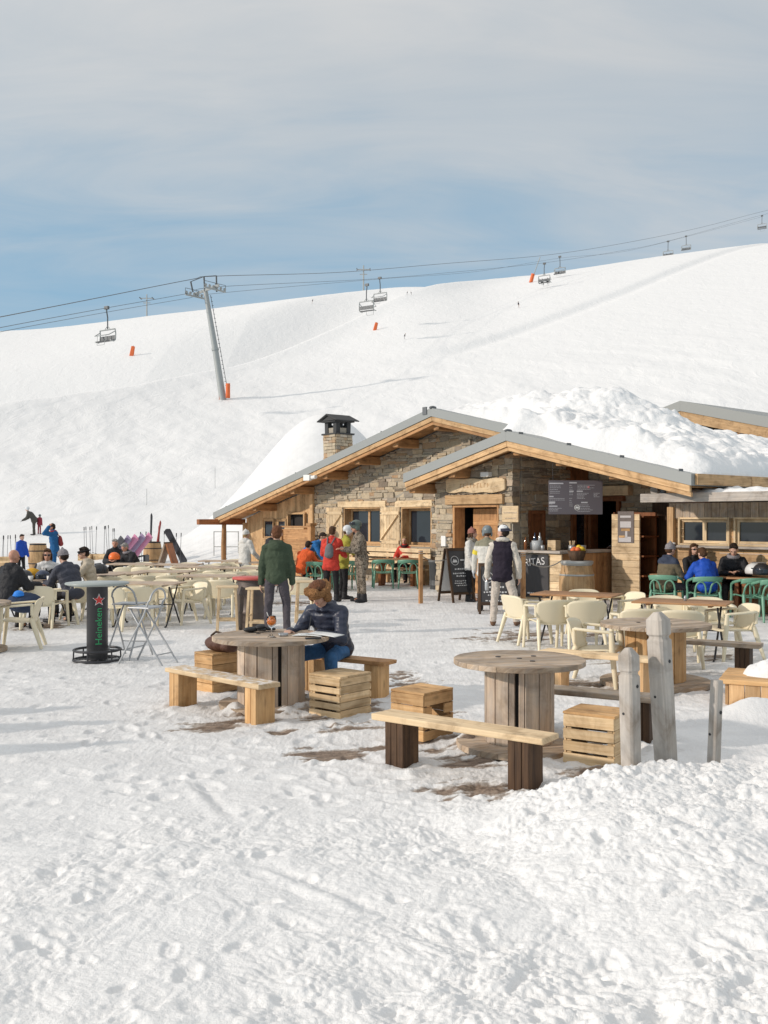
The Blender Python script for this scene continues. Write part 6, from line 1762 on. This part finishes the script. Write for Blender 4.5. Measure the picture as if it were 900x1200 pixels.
    if hat=='band':
        mb=MB();mb.tube([hl((.048*math.cos(a),.010+.058*math.sin(a),.022)) for a in np.linspace(0,2*math.pi,24,endpoint=False)],.020*u,8,closed=True,ell=.45);mb.build('headband',hatm,t)
    if hat=='fur':
        mb=MB();mb.ball(hl((0,.008,.034)),(.054*u,.062*u,.048*u),16,10,rot=HR);mb.build('hat_crown',HAIR['auburn'],t)
        mb=MB()
        for a in np.linspace(0,2*math.pi,20,endpoint=False): mb.ball(hl((.054*math.cos(a),.010+.062*math.sin(a),.024)),.025*u,8,6)
        for s in(-1,1): mb.ball(hl((s*.053,.004,-.018)),(.021*u,.034*u,.044*u),10,8,rot=HR)
        mb.ball(hl((.012,-.058,.048)),(.036*u,.026*u,.030*u),12,8,rot=HR);mb.ball(hl((-.03,-.052,.052)),(.03*u,.026*u,.03*u),12,8,rot=HR)
        remesh(mb.build('fur_trim',hatm,t),.009,1,(TXH,.03))
    if hat=='hoodup':
        mb=MB();mb.ball(hl((0,.016,.012)),(.060*u,.066*u,.066*u),14,10,rot=HR);mb.ball(hl((0,.03,-.05)),(.062*u,.05*u,.05*u),12,8,rot=HR);remesh(mb.build('hood',jm,t),bodyv,2)
    if glasses:
        mb=MB()
        for s in(-1,1): mb.ball(hl((s*.019,-.053,.006)),(.0165*u,.006*u,.012*u),10,6,rot=HR);mb.cone(hl((s*.034,-.045,.008)),.003*u,hl((s*.046,.0,.008)),.003*u,5)
        mb.build('sunglasses',M['glass_dark'],t)
    elif eyes:
        for s in(-1,1): mb=MB();mb.ball(hl((s*.018,-.0475,.002)),(.008*u,.004*u,.0045*u),8,6,rot=HR);mb.build('eye',M['rubber'],t)
        mb=MB();mb.ball(hl((0,-.0535,-.031)),(.013*u,.004*u,.0045*u),8,6,rot=HR);mb.build('lips',plain('lips_%d'%len(bpy.data.objects),(.38,.13,.11),.5),t)
    if collar not in(None,True):
        mb=MB();mb.tube([neck+V((.050*u*math.cos(a),.054*u*math.sin(a)-.008*u,.012*u-.012*u*math.sin(-a))) for a in np.linspace(0,2*math.pi,20,endpoint=False)],.024*u,8,closed=True);remesh(mb.build('scarf',collar,t),bodyv*1.2,1,(TXH,.012))
    if backpack:
        mb=MB();c=(chest+waist)/2+V((0,.085*u*k,0));mb.ball(c,(.062*u,.045*u,.105*u),12,10,rot=lr);mb.ball(c+V((0,.015*u,-.05*u)),(.066*u,.045*u,.05*u),12,10,rot=lr)
        remesh(mb.build('backpack',backpack,t),vox,3)
        mb=MB()
        for s in((1,-1) if True else (1,)): mb.tube([c+V((s*.03*u,-.01*u,.09*u)),sh+V((s*.05*u,.03*u,.035*u)),sh+V((s*.06*u,-.05*u,.01*u)),waist+V((s*.07*u,-.06*u,.03*u)),waist+V((s*.075*u,.03*u,0))],.010*u,6)
        mb.build('straps',backpack,t)
    t['_hands']=0
    del t['_hands']
    return t,J,hl
for nme,c,kw in(('boot_black',(.03,.03,.033),dict(rough=.5)),('boot_brown',(.16,.09,.055),dict(rough=.7)),('shoe_white',(.66,.65,.62),{}),('boot_red',(.45,.06,.03),dict(rough=.5)),
    ('hoodie_green',(.060,.082,.052),dict(fold=.8,fs=7)),('trouser_grey',(.085,.075,.085),dict(fold=.9)),('trouser_black',(.022,.021,.023),dict(fold=.8)),('jacket_red',(.62,.065,.045),dict(fold=.7)),
    ('jacket_orange',(.70,.12,.035),dict(fold=.8,puff=0)),('jacket_lime',(.36,.34,.06),{}),('jacket_white',(.66,.64,.60),dict(fold=.7)),('jacket_black',(.025,.025,.028),dict(fold=.8,rough=.6)),
    ('jacket_blue',(.02,.085,.46),dict(fold=.6,puff=0,rough=.55)),('jacket_teal',(.022,.11,.27),dict(fold=.8)),('jacket_sky',(.03,.16,.42),{}),('vest_navy',(.028,.022,.034),dict(fold=.5)),('shirt_cream',(.66,.60,.52),dict(fold=.9)),
    ('cargo_beige',(.58,.51,.44),dict(fold=.9,fs=8)),('puffer_navy',(.030,.036,.062),dict(fold=.4,puff=5.0,rough=.42,shine=.45)),('jeans_blue',(.055,.145,.30),dict(fold=.7)),('scarf_red',(.42,.04,.04),{}),('scarf_dark',(.07,.025,.03),{}),
    ('beanie_grey',(.27,.25,.26),dict(fold=.5,fs=30)),('beanie_pink',(.36,.16,.125),dict(fold=.6,fs=30)),('fur_brown',(.40,.20,.085),dict(fold=1,fs=60)),('fur_collar',(.36,.31,.25),dict(fold=1,fs=60)),('coat_slate',(.060,.064,.085),dict(fold=.7,rough=.6)),
    ('jacket_beige',(.52,.45,.35),dict(fold=.7)),('slope_olive',(.085,.08,.07),{}),('slope_red',(.27,.04,.06),{}),('pack_grey',(.16,.165,.175),dict(fs=20)),('pack_red',(.28,.05,.05),{}),('glove_white',(.62,.64,.68),{}),('glove_black',(.02,.02,.022),{}),
    ('skier_dark',(.05,.05,.06),{}),('jacket_pale_blue',(.42,.43,.44),{})): fb(nme,c,**kw)
FB['camo']=fabric('camo_suit',(.3,.25,.2),.8,9,.85,0,camo)
FB['olive_navy']=fabric('jacket_olive_navy',(.1,.1,.1),.7,9,.8,0,twotone((.15,.12,.075),(.045,.055,.085),.97))
FB['olive_white']=fabric('jacket_olive_white',(.1,.1,.1),.7,9,.8,0,twotone((.62,.60,.55),(.25,.235,.17),1.30))
FB['white_black']=fabric('jacket_white_black',(.1,.1,.1),.6,9,.8,0,patches((.03,.03,.035),(.68,.67,.66),5,.46))
M['navy_cap']=plain('cap_navy',(.035,.035,.06),.8)
hgrey=plain('helmet_slate',(.17,.20,.21),.35);hgreen=plain('helmet_green',(.10,.13,.11),.35);hwhite=plain('helmet_pale',(.66,.68,.69),.4)
DOWN=((.14,.02,-1),(.05,.16,-1))
def at(px,d): return XD(px,d),d
# reader at the left drum table
person('person in navy puffer jacket and fur hat writing at the left drum table',-.50,10.40,R(-26),1.74,0,24,seat=.375,headp=20,heady=0,
    armL=((.26,.45,-.9),(-.60,.9,.30)),armR=((.34,.50,-.85),(-.30,1,.26)),legL=((.16,1,-.06),(.05,.02,-1)),legR=((.42,1,-.08),(.1,-.25,-1)),
    jacket=FB['puffer_navy'],pants=FB['jeans_blue'],boots='shoe_white',bulk=1.22,hair='brown',hat='fur',hatm=FB['fur_brown'],hood=True,vox=.013,puffy=True,eyes=True,curl=55)
mb=MB();mb.tube([(0,0,0),(.02,.03,.14)],.0045,6);o=mb.build('pen',M['rubber']);o.location=(XD(362,9.78),9.78,.735);tag(o,'thin pen in the hand of the person in the fur hat','pen')
# green hoodie
x,d=at(324,15.5)
person('person in a green hoodie and grey trousers standing with their back to us',x,d,R(176),1.735,0,3,headp=-4,heady=6,armL=((.20,-.05,-1),(.10,.10,-1)),armR=((.22,-.02,-1),(.0,.28,-1)),
    legL=((.10,.02,-1),(.02,-.02,-1)),legR=((.14,.22,-1),(.06,-.30,-1)),jacket=FB['hoodie_green'],pants=FB['trouser_grey'],bulk=1.14,hair='auburn',hood=True,vox=.014)
x,d=at(388,22.0)
person('person in a bright red jacket wearing a grey backpack, back to us',x,d,R(166),1.68,0,6,headp=4,armL=((.24,.3,-1),(-.2,.9,-.3)),armR=((.3,.25,-1),(-.1,.9,-.2)),jacket=FB['jacket_red'],pants=FB['trouser_black'],bulk=1.25,hair='brown',coat=.05,backpack=FB['pack_grey'],boot=1.2)
x,d=at(402,22.7)
person('person in a lime jacket and white helmet half hidden behind the red jacket',x,d,R(110),1.68,0,6,headp=10,armL=((.2,.5,-1),(-.2,1,.0)),armR=((.2,.5,-1),(-.2,1,.0)),jacket=FB['jacket_lime'],pants=FB['trouser_black'],bulk=1.2,hair='brown',hat='helmet',hatm=hwhite,goggle='up',gloves=FB['glove_black'],coat=.05,boot=1.25)
x,d=at(424,21.9)
person('person in a camouflage ski suit and dark green helmet facing left',x,d,R(-72),1.80,0,7,headp=8,armL=((.2,.35,-1),(-.35,.95,.18)),armR=((.2,.35,-1),(-.35,.95,.15)),jacket=FB['camo'],pants=FB['camo'],bulk=1.24,hair='dark',hat='helmet',hatm=hgreen,goggle='up',coat=.06,boot=1.35,skin=SKR)
x,d=at(475,28.3)
person('person in a red jacket and dark scarf sitting on the wall bench',x,d,R(-24),1.68,0,4,seat=.44,headp=-4,heady=10,armL=((.2,.5,-.9),(-.5,.9,.1)),armR=((.25,.5,-.9),(-.4,.9,.05)),jacket=FB['jacket_red'],pants=FB['trouser_black'],bulk=1.25,hair='blonde',hairlen=.02,collar=FB['scarf_dark'],eyes=True,vox=.02)
x,d=at(353,25.2)
person('person in an orange jacket sitting at a table with their back to us',x,d,R(150),1.70,0,22,seat=.44,headp=14,armL=((.2,.6,-.8),(-.3,1,0)),armR=((.2,.6,-.8),(-.3,1,0)),jacket=FB['jacket_orange'],pants=FB['trouser_black'],boots='boot_red',bulk=1.3,hair='dark',hood=True,boot=1.3,vox=.02)
x,d=at(358,26.8)
person('person in a blue jacket leaning over the table behind the orange jacket',x,d,R(70),1.70,0,42,headp=6,armL=((.1,.55,-1),(-.1,.6,-.8)),armR=((.1,.55,-1),(-.1,.6,-.8)),jacket=FB['jacket_sky'],pants=FB['trouser_black'],bulk=1.2,hair='dark',gloves=FB['glove_white'],vox=.02)
x,d=at(287,25.0)
person('person in a white jacket and pale beanie standing by the left corner of the hut',x,d,R(140),1.56,0,3,armL=((.25,.1,-1),(.1,.2,-1)),armR=((.35,.2,-1),(.1,.7,-.6)),jacket=FB['jacket_white'],pants=FB['trouser_black'],bulk=1.28,hair='blonde',hat='beanie',hatm=FB['jacket_white'],hood=True,coat=.06,vox=.02)
x,d=at(311,24.6)
person('person in a black hooded jacket just left of the green hoodie',x,d,R(105),1.60,0,14,headp=12,armL=((.1,.5,-.9),(-.1,1,-.2)),armR=((.1,.4,-.9),(-.1,1,-.2)),jacket=FB['jacket_black'],pants=FB['trouser_black'],bulk=1.22,hair='dark',hood=True,vox=.02,skin=SKR)
x,d=at(551,22.0)
person('person in a white puffer and pink beanie standing at the chalkboard',x,d,R(62),1.63,0,3,headp=2,heady=12,armL=((.1,.35,-.9),(-.4,.9,.05)),armR=((.12,.1,-1),(-.1,.5,-1)),jacket=FB['jacket_white'],pants=FB['trouser_black'],bulk=1.22,hair='brown',hairlen=.03,hat='beanie',hatm=FB['beanie_pink'],collar=FB['fur_collar'],coat=.04,vox=.017,puffy=True,boot=1.15)
x,d=at(570,19.7)
th_,Jh,_=person('person in a grey helmet and olive and white jacket next to the navy vest',x,d,R(160),1.69,0,3,headp=0,heady=25,armL=((.3,.1,-1),(.12,.15,-1)),armR=((.2,.3,-1),(0,.8,-.4)),jacket=FB['olive_white'],pants=FB['trouser_black'],bulk=1.18,hair='brown',hat='helmet',hatm=hgrey,goggle='on',gloves=FB['glove_white'],coat=.06,vox=.016,boot=1.2)
mb=MB();a_=Jh[1][0].lerp(Jh[1][1],.45);b_=Jh[1][0].lerp(Jh[1][1],.75);mb.tube([a_,b_],[.082,.078],14,caps=False);mb.build('armband',plain('yellow_band',(.75,.60,.05),.7),th_)
x,d=at(589,17.0)
tv,Jv,_=person('person in a navy vest, cream shirt and beige cargo trousers, back to us',x,d,R(168),1.74,0,2,headp=2,heady=58,armL=((.26,.02,-1),(.12,.22,-1)),armR=((.30,.0,-1),(.06,.22,-1)),legL=((.12,.05,-1),(.06,-.03,-1)),legR=((.26,.0,-1),(.10,-.04,-1)),
    jacket=FB['vest_navy'],pants=FB['cargo_beige'],boots='boot_brown',bulk=1.14,sleeves=FB['shirt_cream'],hair='dark',hat='cap',hatm=plain('cap_white',(.70,.70,.70),.8),collar=FB['shirt_cream'],vox=.014,coat=.03)
mb=MB();mb.lathe([(0,0),(.032,0),(.034,.14),(.014,.18),(.012,.21),(0,.21)],14);o=mb.build('water_bottle',bcol[1])
Wl=Matrix.Translation((x,d,0))@Matrix.Rotation(R(168),4,'Z')@(Jv[1][2]+Jv[1][6]*.085);o.location=(Wl.x,Wl.y-.03,Wl.z-.16);tag(o,'clear bottle held in the left hand of the person in the navy vest','bottle')
# the four at the table under the windows
x,d=at(779,19.2)
person('person in a grey beanie and olive and navy jacket sitting on a green chair',x,d,R(118),1.76,0,9,seat=.44,headp=6,armL=((.1,.5,-.9),(-.2,1,-.02)),armR=((.15,.4,-.9),(-.1,1,.0)),jacket=FB['olive_navy'],pants=FB['trouser_grey'],bulk=1.25,hair='brown',hat='beanie',hatm=FB['beanie_grey'],hood=True,vox=.016)
x,d=at(811,20.1)
person('person in sunglasses and a dark jacket facing us behind the table',x,d,R(6),1.66,0,6,seat=.46,headp=2,armL=((.1,.5,-.9),(-.6,.9,.15)),armR=((.1,.5,-.9),(-.5,.9,.1)),jacket=FB['jacket_black'],pants=FB['trouser_black'],bulk=1.1,hair='brown',hairlen=.05,glasses=True,vox=.016)
x,d=at(829,18.7)
person('person in a bright blue jacket sitting with their back to us',x,d,R(186),1.66,0,16,seat=.44,side=0,headp=8,heady=10,armL=((.3,.5,-.8),(-.2,1,-.05)),armR=((.45,.5,-.8),(.15,1,-.1)),jacket=FB['jacket_blue'],pants=FB['trouser_black'],bulk=1.3,hair='brown',hood=True,vox=.016)
x,d=at(859,19.3)
person('person in a black jacket looking down at a phone behind the table',x,d,R(-16),1.76,0,9,seat=.46,headp=24,heady=-8,armL=((.3,.4,-.9),(-.7,.75,.25)),armR=((.3,.4,-.9),(-.6,.8,.2)),jacket=FB['jacket_black'],pants=FB['trouser_black'],bulk=1.28,hair='dark',hood=True,collar=FB['beanie_grey'],vox=.016,eyes=True)
px_,py_,_=loc_hut((serve[0]+serve[1])/2+.15,BY+.75,0)
person('bar worker in a pale top inside the dark serving hatch',px_,py_,R(-60),1.70,0.1,10,headp=8,armL=((.2,.4,-.9),(-.2,1,-.1)),armR=((.2,.4,-.9),(-.2,1,-.1)),jacket=FB['jacket_pale_blue'],pants=FB['trouser_black'],bulk=1.05,hair='dark',vox=.022)
# people on the left
x,d=at(7,16.35)
person('bald person in a black puffer sitting at the left edge with their back to us',x,d,R(150),1.74,0,10,seat=.42,headp=4,armL=((.3,.4,-.8),(-.1,1,0)),armR=((.3,.4,-.8),(-.1,1,0)),jacket=FB['jacket_black'],pants=FB['trouser_black'],bulk=1.42,hood=True,vox=.016,skin=SKR,puffy=True)
x,d=at(24.5,31)
person('child in a bright blue jacket left of the oak barrel',x,d,R(60),1.36,0,3,headp=4,jacket=FB['jacket_blue'],pants=FB['trouser_black'],bulk=1.25,hair='dark',vox=.022,armL=((.1,.2,-1),(0,.5,-1)))
x,d=at(64,31)
person('person in long blue jacket with red scarf holding a hand to the head',x,d,R(-70),1.70,0,4,headp=4,armL=((.3,.75,.15),(-.3,-.5,.75)),armR=((.3,.7,.1),(-.3,-.5,.8)),jacket=FB['jacket_teal'],pants=FB['jacket_teal'],bulk=1.3,hair='dark',hood=True,collar=FB['scarf_red'],coat=.07,vox=.022,backpack=FB['pack_red'],boot=1.2,skin=SKR)
x,d=at(56,18.6)
person('person in a white and black ski jacket with sunglasses facing us at the table',x,d,R(16),1.64,0,8,seat=.42,headp=4,armL=((.2,.5,-.9),(-.5,.9,.1)),armR=((.3,.5,-.9),(-.4,.9,.1)),jacket=FB['white_black'],pants=FB['trouser_black'],bulk=1.22,hair='brown',hairlen=.02,glasses=True,vox=.017,skin=SKR)
x,d=at(86,17.25)
person('person in a grey beanie and slate coat hunched over the table on the left',x,d,R(-128),1.74,0,20,seat=.43,headp=12,armL=((.2,.5,-.8),(-.2,1,0)),armR=((.15,.5,-.8),(-.2,1,.05)),jacket=FB['coat_slate'],pants=FB['trouser_black'],bulk=1.32,hair='dark',hat='beanie',hatm=FB['beanie_grey'],hood=True,vox=.016)
x,d=at(108,18.75)
person('person in a beige jacket and black headband with hands near the mouth',x,d,R(-72),1.68,0,10,seat=.43,headp=4,armL=((.2,.6,-.7),(-.4,.5,.75)),armR=((.2,.6,-.7),(-.4,.5,.75)),jacket=FB['jacket_beige'],pants=FB['trouser_black'],bulk=1.25,hair='dark',hat='band',hatm=FB['glove_black'],glasses=True,hood=True,vox=.016)
x,d=at(136,26.4)
person('older grey-haired person in black sitting behind the orange helmet',x,d,R(4),1.68,0,8,seat=.42,headp=6,jacket=FB['jacket_black'],pants=FB['trouser_black'],bulk=1.3,armL=((.3,.5,-.9),(-.6,.8,.1)),armR=((.3,.5,-.9),(-.6,.8,.1)),hair='grey',collar=True,vox=.02,eyes=True,skin=SKR)
x,d=at(160,26.2)
person('grey-haired person in black leaning forward beside the older one',x,d,R(-40),1.66,0,26,seat=.42,headp=14,jacket=FB['jacket_black'],pants=FB['trouser_black'],bulk=1.35,armL=((.2,.5,-.9),(-.5,.8,.1)),armR=((.2,.5,-.9),(-.5,.8,.1)),hair='grey',collar=FB['beanie_grey'],vox=.02,skin=SKR)
# on the slope
def slope_person(label,px,py,rz,Hh,lean,jk,pt,**k):
    x,d,z=on_slope(px,py,50,345);return person(label,x,d,rz,Hh,z-.03,lean,jacket=FB[jk],pants=FB[pt],**k)
x,d,z=on_slope(40,627,48,120);kk=d/F
person('skier in dark olive bending forward on the slope above the oak barrel',x,d,R(-80),33*kk*1.06,z,30,headp=-6,armL=((.1,.3,-1),(0,.8,-.5)),armR=((.1,.3,-1),(0,.9,-.5)),jacket=FB['slope_olive'],pants=FB['slope_olive'],bulk=1.5,coat=.06,hat='helmet',hatm=hwhite,vox=.028,gloves=FB['glove_black'])
x,d,z=on_slope(46,626,48,120);kk=d/F
person('child in a dark red ski suit next to the skier in olive',x,d,R(150),23*kk,z,4,jacket=FB['slope_red'],pants=FB['slope_red'],bulk=1.6,hat='helmet',hatm=hgrey,vox=.028,gloves=FB['glove_black'])
for px,py,hpx,lab,a in((474,398,8,'tiny dark skier alone in the middle of the slope',80),(608,361,8,'tiny dark skier below the middle lift chairs',-60),(366,356,6,'tiny dark skier on the skyline left of the paired lift chairs',90),(477,346,5,'tiny skier under the paired lift chairs, left of two',60),(482,346,5,'tiny skier under the paired lift chairs, right of two',-60)):
    x,d,z=on_slope(px,py);person(lab,x,d,R(a),hpx*d/F*1.0,z,16,jacket=FB['skier_dark'],pants=FB['skier_dark'],bulk=1.2,hair='dark',vox=.07,mini=True)
for (o,px,d) in CHAIRS:
    if px in(638,783):
        for i in(-1,1):
            p=o.matrix_basis@Vector((i*.5,-.12,-3.27-.0))
            person('small dark rider sitting on the lift chair %s, %s of two'%('left of centre' if px==638 else 'on the right skyline','left' if i<0 else 'right'),p.x,p.y,o.rotation_euler.z,1.7,p.z,6,seat=.05,jacket=FB['skier_dark'],pants=FB['skier_dark'],bulk=1.25,hair='dark',vox=.07,mini=True)
